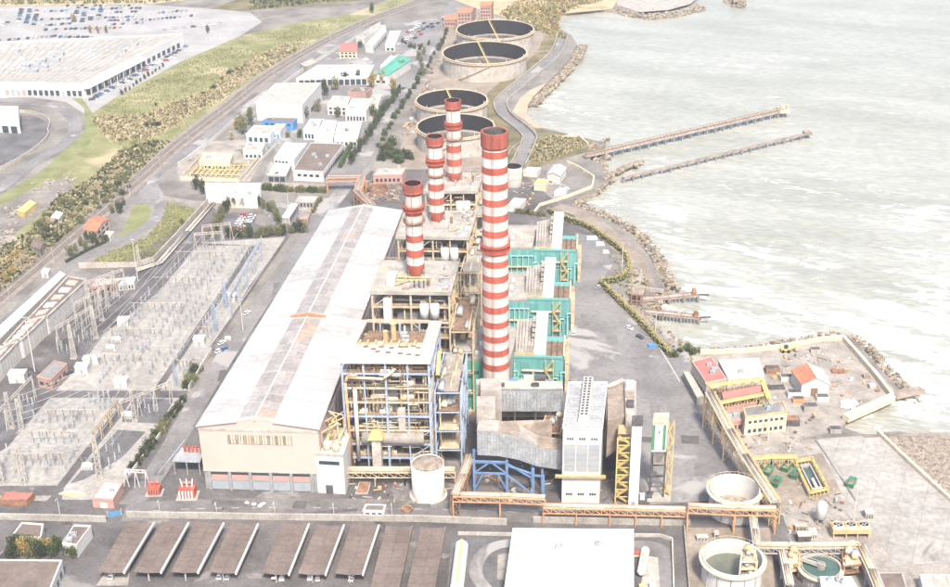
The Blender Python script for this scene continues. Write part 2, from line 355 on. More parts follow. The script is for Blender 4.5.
COAST = [(640, 16), (618, 9), (585, 10), (560, 14), (556, 20), (560, 28), (572, 36), (577, 44), (570, 58), (560, 70), (548, 82), (534, 95), (527, 104), (526, 112), (531, 120),
         (545, 128), (568, 134), (590, 139), (606, 143), (600, 150), (585, 158), (600, 163), (606, 172), (612, 180), (603, 184), (598, 192), (575, 198), (572, 203), (590, 212),
         (612, 222), (632, 236), (648, 254), (658, 274), (664, 288), (650, 295), (645, 312), (655, 325), (668, 336), (688, 348), (712, 352), (770, 346), (825, 336), (846, 335),
         (860, 346), (880, 368), (898, 388), (903, 394), (890, 400), (846, 421), (845, 428), (862, 434), (905, 435), (990, 434)]
coast = [G(*p) for p in COAST]
far = G(640, 16); near = coast[-1]
LAND = [Vector((near.x+40, near.y-5, 0)), Vector((near.x+120, 200, 0)), Vector((900, -300, 0)), Vector((900, -6000, 0)), Vector((-9000, -6000, 0)), Vector((-9000, 9000, 0)),
        Vector((600, 9000, 0)), Vector((420, 2600, 0)), Vector((150, 1500, 0))]+coast
land = sheet('ground', LAND, 'ground', 0.0)
mb = MB()
for a, b in zip(coast, coast[1:]): mb.face([a, b, b+Vector((0, 0, -7)), a+Vector((0, 0, -7))])
struct(mb, 'shore_bank', 'rubble')
# sea: a wavy sheet with a foam attribute
FOAM = [(905, 345, 60, 38, 1.0), (915, 320, 40, 18, 1.0), (880, 350, 25, 16, .9), (935, 300, 45, 25, .8), (850, 330, 55, 18, .8), (790, 318, 40, 14, .7), (735, 300, 30, 22, .75), (715, 330, 22, 14, .6), (668, 300, 25, 20, .4),
        (660, 212, 22, 8, .75), (672, 238, 30, 14, .5), (920, 216, 38, 8, .9), (930, 250, 30, 10, .45), (800, 262, 40, 12, .4), (745, 250, 25, 12, .5), (700, 270, 24, 16, .6),
        (925, 398, 35, 18, .95), (890, 415, 30, 10, .5), (930, 425, 30, 8, .6), (545, 105, 18, 22, .5), (585, 128, 25, 10, .5), (640, 170, 30, 10, .35), (830, 190, 50, 14, .3), (610, 200, 20, 8, .5),
        (700, 60, 60, 8, .25), (850, 110, 70, 10, .22), (760, 180, 50, 8, .3), (870, 60, 60, 6, .2), (690, 345, 25, 6, .5), (800, 338, 60, 5, .7), (880, 365, 14, 22, .8)]
fo = []
for a, b, rx, ry, wt in FOAM:
    c = G(a, b, SEA_Z); fo.append((c.x, c.y, (G(a+rx, b, SEA_Z)-c).length, abs(G(a, b+ry, SEA_Z).y-c.y)+1, wt))
def rng(a, b, s):
    n = int((b-a)/s); return [a+(b-a)*k/n for k in range(n)]
xs = [-9000, -3000, -1000, -300, -60]+rng(-20, 560, 2.6)+rng(560, 900, 12)+[900, 1300, 2500, 5000, 9000]
ys = [-6000, -2000, -300, 150]+rng(330, 900, 2.6)+rng(900, 1500, 5)+[1500, 1900, 2800, 5000, 9000]
sv = []; sf = []; fa = []
wd = [((.35, .94), 23, .42), ((.1, 1), 14, .22), ((.62, .78), 34, .4), ((-.2, .98), 9, .14), ((.8, .6), 11, .13), ((.45, .9), 5.6, .07)]
for y in ys:
    for x in xs:
        z = 0; f = 0
        if -20 <= x <= 900 and 330 <= y <= 1500:
            wob = 9*noise.noise(Vector((x*.008, y*.008, 3)))
            for (dx, dy), L, A in wd:
                s = math.sin((x*dx+y*dy+wob*2)*2*math.pi/L); z += A*(1-2*abs(s)**.8*(1 if s > 0 else .3))*.8*(.6+.8*noise.noise(Vector((x*.02, y*.02, L))))
            for cx, cy, rx, ry, wt in fo:
                d = ((x-cx)/rx)**2+((y-cy)/ry)**2
                if d < 4: f = max(f, wt*max(0, 1-d/4)**.8)
            ph = (x*.56+y*.83+14*noise.noise(Vector((x*.011, y*.011, 5)))+5*noise.noise(Vector((x*.04, y*.04, 6))))/27
            fr = ph-math.floor(ph); gate = max(0, min(1, (noise.noise(Vector((x*.017, y*.017, 11)))+.12+f*.45)*3))
            line = max(0, 1-abs(fr-.1)/.07)*1.25+max(0, 1-(fr-.1)/.55)*.55*(fr > .1)
            f = (f*.66+.05)*.9+line*gate*(.09+.95*f)
        sv.append((x, y, SEA_Z+z)); fa.append(f)
nx = len(xs)
for j in range(len(ys)-1):
    for i in range(nx-1): sf.append((j*nx+i, j*nx+i+1, (j+1)*nx+i+1, (j+1)*nx+i))
me = bpy.data.meshes.new('sea'); me.from_pydata(sv, [], sf); at_ = me.attributes.new('foam', 'FLOAT', 'POINT'); at_.data.foreach_set('value', fa)
me.polygons.foreach_set('use_smooth', [True]*len(me.polygons))
m = bpy.data.materials.new('sea'); m.use_nodes = True; t = m.node_tree; b = t.nodes['Principled BSDF']
N = lambda k: t.nodes.new('ShaderNode'+k)
g = N('NewGeometry'); mp = N('Mapping'); mp.vector_type = 'TEXTURE'; mp.inputs['Rotation'].default_value = (0, 0, R(-20)); mp.inputs['Scale'].default_value = (2.0, .75, 1); t.links.new(g.outputs['Position'], mp.inputs[0])
n1 = N('TexNoise'); n1.inputs['Scale'].default_value = .10; n1.inputs['Detail'].default_value = 12; n1.inputs['Roughness'].default_value = .74; n1.inputs['Distortion'].default_value = .8; t.links.new(mp.outputs[0], n1.inputs['Vector'])
af = N('Attribute'); af.attribute_name = 'foam'
ma = N('Math'); ma.operation = 'MULTIPLY_ADD'; ma.inputs[1].default_value = .30; t.links.new(af.outputs['Fac'], ma.inputs[0]); t.links.new(n1.outputs['Fac'], ma.inputs[2])
rp = N('ValToRGB'); rp.color_ramp.elements[0].position = .665; rp.color_ramp.elements[1].position = .745; t.links.new(ma.outputs[0], rp.inputs[0])
n2 = N('TexNoise'); n2.inputs['Scale'].default_value = .02; n2.inputs['Detail'].default_value = 6; t.links.new(mp.outputs[0], n2.inputs['Vector'])
rc = N('ValToRGB'); rc.color_ramp.elements[0].color = (.268, .27, .228, 1); rc.color_ramp.elements[1].color = (.335, .337, .295, 1); rc.color_ramp.elements[0].position = .35; rc.color_ramp.elements[1].position = .65; t.links.new(n2.outputs['Fac'], rc.inputs[0])
mx = N('Mix'); mx.data_type = 'RGBA'; t.links.new(rp.outputs[0], mx.inputs[0]); t.links.new(rc.outputs[0], mx.inputs[6]); mx.inputs[7].default_value = (.78, .78, .77, 1)
n4 = N('TexNoise'); n4.inputs['Scale'].default_value = .32; n4.inputs['Detail'].default_value = 7; n4.inputs['Roughness'].default_value = .65; t.links.new(mp.outputs[0], n4.inputs['Vector'])
mr4 = N('MapRange'); mr4.inputs[1].default_value = .34; mr4.inputs[2].default_value = .66; mr4.inputs[3].default_value = .80; mr4.inputs[4].default_value = 1.12; t.links.new(n4.outputs['Fac'], mr4.inputs[0])
sc4 = N('VectorMath'); sc4.operation = 'SCALE'; t.links.new(mx.outputs[2], sc4.inputs[0]); t.links.new(mr4.outputs[0], sc4.inputs['Scale'])
t.links.new(sc4.outputs[0], b.inputs['Base Color']); b.inputs['Roughness'].default_value = .28; b.inputs['Specular IOR Level'].default_value = .5
n3 = N('TexNoise'); n3.inputs['Scale'].default_value = .5; n3.inputs['Detail'].default_value = 6; t.links.new(mp.outputs[0], n3.inputs['Vector'])
bp = N('Bump'); bp.inputs['Strength'].default_value = .55; bp.inputs['Distance'].default_value = .7; t.links.new(n3.outputs['Fac'], bp.inputs['Height']); t.links.new(bp.outputs[0], b.inputs['Normal'])
me.materials.append(m); sea = bpy.data.objects.new('sea', me); COL.objects.link(sea); sea['kind'] = 'structure'
# ---- ground sheets
sheet('field', [(88, 116), (115, 98), (180, 62), (240, 36), (300, 22), (350, 14), (395, -2), (412, 0), (363, 21), (314, 44), (266, 72), (225, 102), (175, 142), (130, 186), (100, 211), (60, 246), (0, 304), (-60, 360), (-60, 240), (0, 205), (40, 180), (66, 150), (85, 130)], 'grass', .03)
sheet('field', [(-40, 7), (60, 5), (150, 4), (260, -8), (120, -14), (-40, -10)], 'reed', .03)
sheet('field', [(190, 14), (250, 10), (330, 4), (420, -6), (395, -14), (250, -4)], 'scrubland', .035)
sheet('reed_bed', [(90, 118), (140, 116), (205, 92), (240, 66), (285, 44), (300, 48), (262, 72), (222, 96), (180, 122), (150, 138), (110, 142)], 'reed', .06)
sheet('scrub_ground', [(30, 232), (60, 196), (95, 176), (120, 152), (150, 142), (170, 142), (140, 170), (100, 204), (62, 238), (30, 268), (-20, 310), (-30, 262)], 'scrubland', .065)
sheet('scrub_ground', [(0, 206), (30, 190), (62, 178), (76, 186), (50, 206), (25, 226), (0, 244)], 'ground', .067)
sheet('grass_verge', [(70, 145), (86, 130), (84, 108), (72, 98), (82, 98), (92, 112), (98, 130), (88, 146), (50, 176), (20, 196), (0, 206), (0, 196), (40, 172)], 'lawn', .07)
sheet('grass_patch', [(110, 243), (122, 232), (130, 214), (134, 205), (148, 203), (151, 212), (146, 222), (130, 234)], 'lawn', .05)
sheet('grass_patch', [(166, 203), (198, 209), (206, 206), (152, 263), (82, 267), (112, 251), (146, 238), (163, 219)], 'lawn', .05)
sheet('grass_verge', [(150, 204), (134, 203), (140, 190), (150, 182), (157, 196)], 'asphalt_pale', .055)
sheet('lawn', [(400, 48), (420, 40), (432, 48), (410, 53)], 'lawn', .05)
sheet('lawn', [(520, 14), (535, 8), (550, 26), (540, 32), (515, 26)], 'lawn', .05)
sheet('scrub_ground', [(440, -6), (620, -4), (612, 9), (560, 14), (556, 22), (560, 32), (545, 34), (520, 26), (500, 16), (470, 6)], 'reed', .04)
sheet('scrub_ground', [(530, 118), (545, 130), (590, 140), (600, 148), (560, 160), (535, 168), (520, 168), (540, 140)], 'scrubland', .05)
sheet('beach', [(530, 90), (548, 82), (534, 96), (528, 105), (527, 112), (532, 120), (546, 128), (536, 128), (512, 112), (520, 98)], 'sand', .06)
sheet('tank_yard', [(392, 170), (408, 128), (424, 88), (440, 56), (448, 14), (470, 8), (556, 34), (555, 46), (526, 76), (498, 104), (500, 118), (527, 138), (515, 168), (470, 178)], 'tank_ground', .05)
sheet('plant_yard', [(110, 512), (150, 470), (205, 385), (285, 270), (335, 205), (372, 170), (515, 168), (560, 205), (600, 236), (612, 262), (604, 282), (640, 318), (690, 352), (706, 400), (752, 470), (790, 500), (870, 587), (890, 640), (-30, 640), (-30, 512)], 'asphalt', .06)
sheet('mall_yard', [(-40, 100), (30, 97), (66, 102), (88, 116), (115, 98), (180, 62), (240, 36), (262, 22), (250, 12), (200, 8), (150, 4.5), (60, 5.5), (-40, 7.5)], 'asphalt_lot', .05)
sheet('yard', [(575, 232), (598, 238), (616, 260), (602, 281), (640, 318), (688, 352), (700, 396), (742, 470), (720, 500), (650, 505), (606, 420), (566, 376), (570, 300)], 'asphalt_pale', .09)
sheet('yard', [(-40, 190), (0, 166), (30, 150), (48, 135), (50, 124), (35, 116), (-40, 112)], 'asphalt_dark', .08)
sheet('yard', [(214, 240), (218, 222), (232, 212), (258, 212), (250, 240)], 'asphalt_dark', .085)
sheet('yard', [(262, 205), (330, 198), (322, 212), (300, 230), (268, 232)], 'asphalt_pale', .08)
sheet('yard', [(176, 168), (200, 142), (262, 138), (268, 150), (250, 182), (180, 182)], 'concrete_dirty', .08)
sheet('yard', [(296, 64), (340, 36), (385, 24), (440, 18), (436, 40), (408, 84), (384, 118), (340, 184), (262, 182), (275, 150), (240, 132), (256, 100)], 'asphalt_pale', .075)
sheet('quay_yard', [(690, 352), (760, 350), (845, 338), (880, 374), (898, 394), (846, 420), (840, 430), (800, 440), (740, 450), (712, 405)], 'concrete_dirty', .09)
sheet('quay_yard', [(730, 452), (800, 440), (862, 436), (950, 560), (990, 640), (880, 640), (800, 560), (776, 500)], 'concrete_dirty', .085)
sheet('rubble_ground', [(880, 437), (992, 437), (992, 560), (950, 500)], 'rubble', .09)
# substation slabs and roads
sheet('switchyard_ground', [(-30, 372), (40, 330), (88, 292), (120, 266), (208, 206), (290, 236), (240, 308), (188, 392), (150, 470), (112, 508), (-30, 508)], 'asphalt', .075)
sheet('switchyard_slab', [(198, 243), (285, 237), (268, 262), (250, 285), (238, 306), (212, 344), (189, 391), (160, 391), (238, 274), (256, 246)], 'concrete_slab', .12)
sheet('switchyard_slab', [(198, 245), (250, 246), (232, 274), (153, 391), (56, 391), (86, 359), (104, 334), (158, 293)], 'concrete_slab', .12)
sheet('switchyard_slab', [(-30, 486), (57, 486), (116, 410), (124, 398), (50, 398), (8, 447), (-30, 470)], 'concrete_slab', .12)
sheet('switchyard_slab', [(64, 488), (122, 416), (133, 398), (182, 398), (130, 470), (112, 500), (62, 500)], 'concrete_slab', .12)
sheet('cable_yard', [(95, 455), (118, 430), (146, 432), (122, 458), (84, 480), (70, 484)], 'asphalt_dark', .14)
sheet('cable_yard', [(134, 398), (174, 400), (160, 424), (122, 422)], 'asphalt_dark', .14)
sheet('cable_yard', [(-20, 404), (40, 404), (10, 440), (-20, 450)], 'asphalt_dark', .14)
sheet('pavement', [(-30, 496), (52, 496), (42, 506), (-30, 506)], 'concrete_dirty', .13)
sheet('slab', [(816, 441), (885, 437), (960, 500), (990, 560), (895, 566), (878, 540), (840, 490)], 'concrete_slab', .14)
sheet('slab', [(745, 478), (765, 462), (830, 452), (842, 490), (800, 508), (752, 498)], 'tank_ground', .12)
sheet('pavement', [(686, 528), (770, 528), (776, 600), (690, 600)], 'tank_ground', .12)
sheet('kerbside', [(118, 555), (96, 586), (128, 586), (132, 556)], 'concrete_dirty', .1)
# streets
strip('street', site_line([(455, 2), (447, 15), (432, 51), (409, 87), (383, 125), (366, 153), (352, 177), (340, 194), (326, 211), (306, 240), (270, 290), (232, 346), (200, 398), (176, 440), (150, 482), (124, 512)]), 9, 'asphalt_pale', .13)
strip('road', site_line([(-40, 372), (10, 318), (43, 288), (69, 266), (90, 254), (112, 243), (134, 234), (150, 225), (159, 213), (160, 199), (153, 186), (154, 178), (168, 164), (200, 142), (250, 104), (300, 70), (345, 42), (372, 26)]), 6.5, 'asphalt_pale', .14)
strip('road', site_line([(-40, 210), (0, 188), (33, 163), (62, 146), (74, 132), (74, 120), (62, 109), (35, 103), (0, 100), (-30, 100)]), 9, 'asphalt_pale', .14)
strip('road', site_line([(124, 512), (250, 508), (440, 510), (560, 514), (690, 516)]), 12, 'asphalt_road', .125)
strip('road', site_line([(-40, 505), (50, 509), (124, 512)]), 9, 'asphalt', .135)
sea_road = site_line([(563, 36), (557, 52), (545, 64), (533, 74), (516, 88), (502, 101), (501, 109), (506, 117), (520, 128), (529, 137), (528, 145), (523, 156), (518, 166)], 3)
strip('sea_road', sea_road, 7, 'asphalt_pale', .16)
strip('shore_verge', sea_road, 11, 'scrubland', .075, d=10.5)
strip('shore_path', site_line([(556, 206), (582, 214), (606, 230), (628, 250), (640, 268), (646, 284)], 3), 9, 'tank_ground', .07)
for d_ in (-4.6, 4.6):
    ln = offset(sea_road, d_); mb = MB()
    for a, b in zip(ln, ln[1:]): mb.beam(a+Vector((0, 0, .9)), b+Vector((0, 0, .9)), .5, 2.2)
    single(mb, 'sea_wall', 'concrete', 'pale parapet wall on the %s side of the curving sea road' % ('landward' if d_ < 0 else 'seaward'), 'wall', tuple(ln[len(ln)//2]))
for nm_, px_, w_ in (('street', [(447, 15), (432, 51), (409, 87), (383, 125), (366, 153)], 0), ('road', [(130, 512), (250, 508), (440, 510), (560, 514), (680, 516)], 0)):
    ln = site_line(px_, 4); acc = 0; mb = MB()
    for a, b in zip(ln, ln[1:]):
        L = (b-a).length; t_ = (b-a).normalized(); n_ = Vector((t_.y, -t_.x, 0))*.09
        for j in range(int(L/6)): p = a+t_*(j*6+1); q = p+t_*3; mb.face([Vector((x.x, x.y, .15)) for x in (p+n_, q+n_, q-n_, p-n_)])
    tag(mb.build('road_marking', 'white'), kind='structure')
# mended strips and manhole covers
random.seed(17)
for x, y, w_, d_ in ((612, 340, 5, 9), (640, 360, 9, 5), (655, 410, 4, 12), (690, 440, 7, 6), (625, 385, 12, 3), (700, 470, 4, 9), (585, 320, 3, 12), (648, 440, 6, 4), (230, 503, 14, 3), (300, 505, 5, 5), (420, 506, 8, 2.5), (330, 512, 20, 2), (600, 512, 18, 2), (250, 340, 3, 14), (222, 376, 3, 10), (276, 290, 3, 16), (160, 470, 4, 8), (200, 420, 3, 12), (470, 515, 10, 2)):
    c = G(x, y); a = random.uniform(-.15, .15); R_ = Matrix.Rotation(a, 3, 'Z'); sheet('road_patch', [c+R_@Vector((sx*w_/2, sy*d_/2, 0)) for sx, sy in ((-1, -1), (1, -1), (1, 1), (-1, 1))], random.choice(['asphalt_patch', 'asphalt_road']), .152)
for k in range(26):
    x, y = random.choice([(random.uniform(590, 700), random.uniform(300, 480)), (random.uniform(150, 680), random.uniform(503, 515))]); c = G(x, y); sheet('manhole_cover', [c+Vector((math.cos(a)*.5, math.sin(a)*.5, 0)) for a in [j*.785 for j in range(8)]], 'dark_metal', .158)
# painted line on the quay yard
strip('road_marking', site_line([(604, 285), (640, 322), (662, 352), (680, 382)], 2), .35, 'white', .11)
# railway
rail = site_line([(-60, 348), (-20, 312), (10, 288), (51, 253), (102, 210), (143, 175), (179, 143), (230, 104), (266, 76), (314, 47), (363, 23), (409, 5), (440, -8)], 5)
strip('railway_bed', rail, 15, 'ballast_pale', .178)
for d_ in (-2.4, 2.4): strip('track_bed', rail, 3.3, 'ballast', .195, d=d_)
strip('railway_verge', rail, 5, 'grass', .17, d=-8.5)
mb = MB()
for k in range(len(rail)-1):
    a, b = rail[k], rail[k+1]; L = (b-a).length; t_ = (b-a).normalized(); n_ = Vector((t_.y, -t_.x, 0))
    for j in range(int(L/1.1)):
        p = a+t_*(j*1.1)
        for d_ in (-2.4, 2.4): c_ = p+n_*d_; mb.beam(c_-n_*1.25+Vector((0, 0, .24)), c_+n_*1.25+Vector((0, 0, .24)), .3, .16)
tag(mb.build('sleepers', 'concrete_dirty'), kind='stuff')
for d_ in (-3.1, -1.7, 1.7, 3.1):
    ln = offset(rail, d_); mb = MB()
    for a, b in zip(ln, ln[1:]): mb.beam(a+Vector((0, 0, .4)), b+Vector((0, 0, .4)), .12, .18)
    tag(mb.build('rail', 'railsteel'), kind='structure')
# catenary masts
def mast():
    T = thing('railway_mast', 'white catenary mast with a bracket arm beside the railway tracks', 'mast', (0, 0, 0), 'catenary masts along the railway')
    MB().cyl((0, 0, 0), (0, 0, 8.5), .17, .12, 8).build('pole', 'white_dirty', T)
    MB().beam((0, 0, 7.4), (3.2, 0, 7.4), .12).beam((0, 0, 8.3), (3.2, 0, 7.45), .08).build('bracket_arm', 'white_dirty', T)
    MB().box(-.4, .4, -.4, .4, 0, .35).build('footing', 'concrete', T)
    return T
mast0 = mast(); k_ = 0; acc = 99
for side in (-6.6, 6.8):
    ln = offset(rail, side); acc = 30 if side > 0 else 99; ki = 0
    for a, b in zip(ln, ln[1:]):
        acc += (b-a).length
        if acc > 42 and a.y < 1300:
            acc = 0; t_ = (b-a).normalized(); rz = math.atan2(-t_.x, t_.y)+(math.pi if side > 0 else 0)
            if k_ == 0: mast0.location = a; mast0.rotation_euler.z = rz
            else: last = dup(mast0, a, rz)
            (mast0 if k_ == 0 else last)['label'] = 'white catenary mast, %s from the near end on the %s side of the tracks' % (ORD[ki], 'left' if side < 0 else 'right'); ki += 1
            k_ += 1
# boundary wall between railway and works
bw = site_line([(172, 166), (200, 146), (232, 119), (266, 94), (300, 69), (345, 42), (376, 24)], 3); mb = MB()
ln = offset(bw, 4.5)
for a, b in zip(ln, ln[1:]): mb.beam(a+Vector((0, 0, 1.3)), b+Vector((0, 0, 1.3)), .3, 2.8)
single(mb, 'boundary_wall', 'white', 'long pale boundary wall between the railway and the small workshops', 'wall', tuple(ln[8]))
# ---- riprap: heaps of boulders nobody could count
mb = MB()
def riprap(px, w0, w1, dens, size):
    ln = site_line(px, 4)
    for a, b in zip(ln, ln[1:]):
        L = (b-a).length; t_ = (b-a).normalized(); n_ = Vector((t_.y, -t_.x, 0))
        for _ in range(int(L*(w1-w0)*dens)):
            u = random.uniform(w0, w1); p = a+t_*random.uniform(0, L)+n_*u; s_ = size*random.uniform(.3, 1)*random.uniform(.7, 1.9)
            z = .4-(u-w0)/(w1-w0)*3.0
            mb.blob((p.x, p.y, z), s_, s_*random.uniform(.7, 1.1), s_*.7, .3, seg=(5, 3))
riprap(COAST[7:13], -9, 3, .5, 1.2)
riprap([(610, 136), (600, 141), (585, 148), (610, 158)], -3, 4, .4, 1.2)
riprap(COAST[20:26], -2, 5, .5, 1.2)
riprap([(640, 160), (626, 166), (612, 172), (600, 178)], -4, 4, .6, 1.3)
riprap(COAST[26:36], -7, 4, .55, 1.15)
riprap(COAST[36:42], -3, 3, .5, .9)
riprap(COAST[40:44], -2, 3, .5, .9)
riprap(COAST[42:47], -5, 5, .6, 1.2)
riprap([(905, 396), (920, 394)], -3, 3, .4, 1)
riprap([(612, 7), (630, 13), (650, 16), (675, 13), (704, 6)], -5, 5, .3, 1.5)
riprap([(728, -2), (742, 5)], -5, 5, .3, 1.5)
tag(mb.build('boulders', 'boulder'), kind='stuff')
# ================================================================== THE POWER STATION
V = Vector
def zz(p, z): return V((p.x, p.y, z))
# ---- turbine hall
HH = HT(204, 490, 426)
hq = Quad([(198, 425.5), (318, 428.5), (402, 210), (330, 210)], HH)
T = thing('turbine_hall', 'long turbine hall with white gabled roof and pink front wall', 'hall', zz(hq.c(), 0))
RISE = 3.2
mb = MB(); mb.prism(hq.ring(), 8.6, HH-.1); mb.face([hq.at(0, 0, HH-.1), hq.at(1, 0, HH-.1), hq.at(.48, 0, HH+RISE-.1)]); mb.face([hq.at(1, 1, HH-.1), hq.at(0, 1, HH-.1), hq.at(.48, 1, HH+RISE-.1)])
wl = mb.build('wall', 'pinkwall', T)
mb = MB(); mb.prism(hq.ring(.25), 0, 8.62); mb.build('lower_wall', 'greywall', T)
a, b = hq.side(0)
for k in range(6):
    u = .045+.87*k/5; mb = MB(); wallbox(mb, a, b, u-.012, u+.012, 0, 8.5, .15, .6); mb.build('column', 'greywall', T)
mb = MB(); wallbox(mb, a, b, .03, .935, 4.3, 4.8, .1, .6); mb.build('sill_beam', 'greywall', T)
for k in range(5):
    u0 = .06+.87*k/5; u1 = u0+.144
    for z0, z1, mt, nm in ((.4, 4.2, 'greypanel', 'door_panel'), (4.85, 6.9, 'pinkpanel', 'spandrel_panel'), (6.95, 8.2, 'glass', 'window')):
        mb = MB(); wallbox(mb, a, b, u0, u1, z0, z1, -.02 if nm != 'window' else -.1, .6); o = mb.build(nm, mt, T)
# louvre strip in the gable: each blade a part
mb = MB(); wallbox(mb, a, b, .235, .775, HH-7.6, HH-3.6, .12, .5); lf = sub(mb.build('louvre_strip', 'duct_brown', T), T)
for k in range(24):
    u0 = .24+.53*k/24; mb = MB(); wallbox(mb, a, b, u0+.002, u0+.53/24-.006, HH-7.4, HH-3.7-.9*abs(k/23-.5)*0, .32, .1); mb.build('louvre_blade', 'cream' if k % 3 else 'concrete_dirty', lf)
for za, zb in ((HH-2.6, HH-1.9),):
    mb = MB(); wallbox(mb, a, b, -.004, 1.004, za+.6, zb+.9, .2, .3); mb.build('fascia', 'white_dirty', T)
mb = MB(); wallbox(mb, a, b, 0, 1, 8.3, 8.8, .12, .4); mb.build('ledge', 'white_dirty', T)
# side wall glazing (right flank)
a2, b2 = hq.side(1)
for k in range(26):
    mb = MB(); wallbox(mb, a2, b2, .02+k*.0375, .02+k*.0375+.027, 15, 23, .1, .4); mb.build('side_window', 'glass_pale', T)
a3, b3 = hq.side(3)
for k in range(26):
    mb = MB(); wallbox(mb, a3, b3, .02+k*.0375, .02+k*.0375+.027, 10, 23, .1, .4); mb.build('side_window', 'glass_pale', T)
# roof sheets, edge to edge, and the two runs of rooflight panels along the ridge
def roofz(u): return HH+RISE*(1-abs(u-.48)/(.48 if u < .48 else .52))
def roofpt(u, v, dz=0): return hq.at(u, v, roofz(u)+dz)
NS = 24
for k in range(NS):
    v0, v1 = k/NS-(.004 if k == 0 else 0), (k+1)/NS-.0012
    for (u0, u1) in ((-.012, .33), (.63, 1.012)):
        mb = MB(); P = [roofpt(u0, v0), roofpt(u1, v0), roofpt(u1, v1), roofpt(u0, v1)]; dz = random.uniform(.12, .2)
        mb.hexa(P, [p+V((0, 0, dz)) for p in P]); mb.build('roof_sheet', random.choice(['white_roof', 'white_roof', 'white_roof', 'roof_stained']), T)
mb = MB()
for u0, u1 in ((.33, .48), (.48, .63)):
    P = [roofpt(u0, 0, -.05), roofpt(u1, 0, -.05), roofpt(u1, 1, -.05), roofpt(u0, 1, -.05)]; mb.hexa(P, [p+V((0, 0, .1)) for p in P])
rl = mb.build('ridge_deck', 'white_dirty', T)
NP = 36
for k in range(NP):
    v0 = .012+.975*k/NP; v1 = v0+.975/NP*(.95 if k % 3 < 2 else .86)
    if abs((v0+v1)/2-.40) < .012: continue
    for u0, u1 in ((.335, .402), (.406, .474), (.486, .552), (.556, .625)):
        mb = MB(); P = [roofpt(u0, v0, .05), roofpt(u1, v0, .05), roofpt(u1, v1, .05), roofpt(u0, v1, .05)]; dz = random.uniform(.1, .2)
        mb.hexa(P, [p+V((0, 0, dz)) for p in P]); mb.build('rooflight_panel', 'skylight3' if (u0 > .48 and (v0 < .05 or .30 < v0 < .4) and random.random() < .75) or random.random() < .03 else random.choice(['skylight', 'skylight', 'skylight2']), T)
mb = MB(); mb.beam(roofpt(.48, -.004, .2), roofpt(.48, 1, .2), .5, .3); mb.build('ridge_cap', 'white', T)
mb = MB(); P = [roofpt(.30, .405, .15), roofpt(.36, .402, .5), roofpt(.48, .400, .9), roofpt(.60, .402, .5), roofpt(.66, .405, .15)]
for p, q in zip(P, P[1:]): mb.beam(p, q, 1.5, .8)
mb.build('expansion_joint', 'joint_rust', T)
for u in (-.01, 1.01):
    mb = MB(); mb.beam(hq.at(u, -.004, HH-.15), hq.at(u, 1, HH-.15), .5, .5); mb.build('gutter', 'grey_metal', T)
# side annex with pipework on its roof
AH = HT(318, 494, 455)
aq = Quad([(315, 454), (343, 455.5), (352, 428), (328, 427)], AH)
T = thing('annex', 'narrow white annex with yellow pipework on its roof beside the turbine hall front', 'annex', zz(aq.c(), 0))
MB().prism(aq.ring(), 0, AH).build('wall', 'white', T)
a, b = aq.side(0)
mb = MB(); wallbox(mb, a, b, .12, .85, AH-4.4, AH-2.9); mb.build('window', 'glass', T)
mb = MB(); wallbox(mb, a, b, .30, .56, 0, 3.8, .1); mb.build('door', 'dark_metal', T)
mb = MB(); wallbox(mb, a, b, -.01, 1.01, AH-.6, AH+.4, .15, .3); mb.build('parapet', 'white_dirty', T)
for k in range(14):
    mb = MB(); p = aq.at(random.uniform(.1, .9), random.uniform(.08, .95), AH); z1 = AH+random.uniform(2, 9)
    q = aq.at(random.uniform(.1, .9), random.uniform(.08, .95), z1); mb.tube([p, zz(p, z1), q], random.uniform(.2, .45), 8); mb.build('pipe', random.choice(['ochre', 'yellow', 'beige_steel']), T)
for u, v, r_ in ((.35, .2, 1.6), (.7, .15, 1.4), (.4, .6, 1.8)):
    p = aq.at(u, v, AH); MB().lathe(p, [(0, 0), (r_, 0), (r_, 2.5), (r_*.6, 3.4), (0, 3.6)], 14).build('vessel', 'cream', T, smooth=True)
mb = MB()
for k in range(4):
    for u in (0.02, .98): mb.beam(aq.at(u, k/3, AH), aq.at(u, k/3, AH+1.2), .12)
for u in (.02, .98): mb.beam(aq.at(u, 0, AH+1.2), aq.at(u, 1, AH+1.2), .12)
mb.build('railing', 'yellow', T)
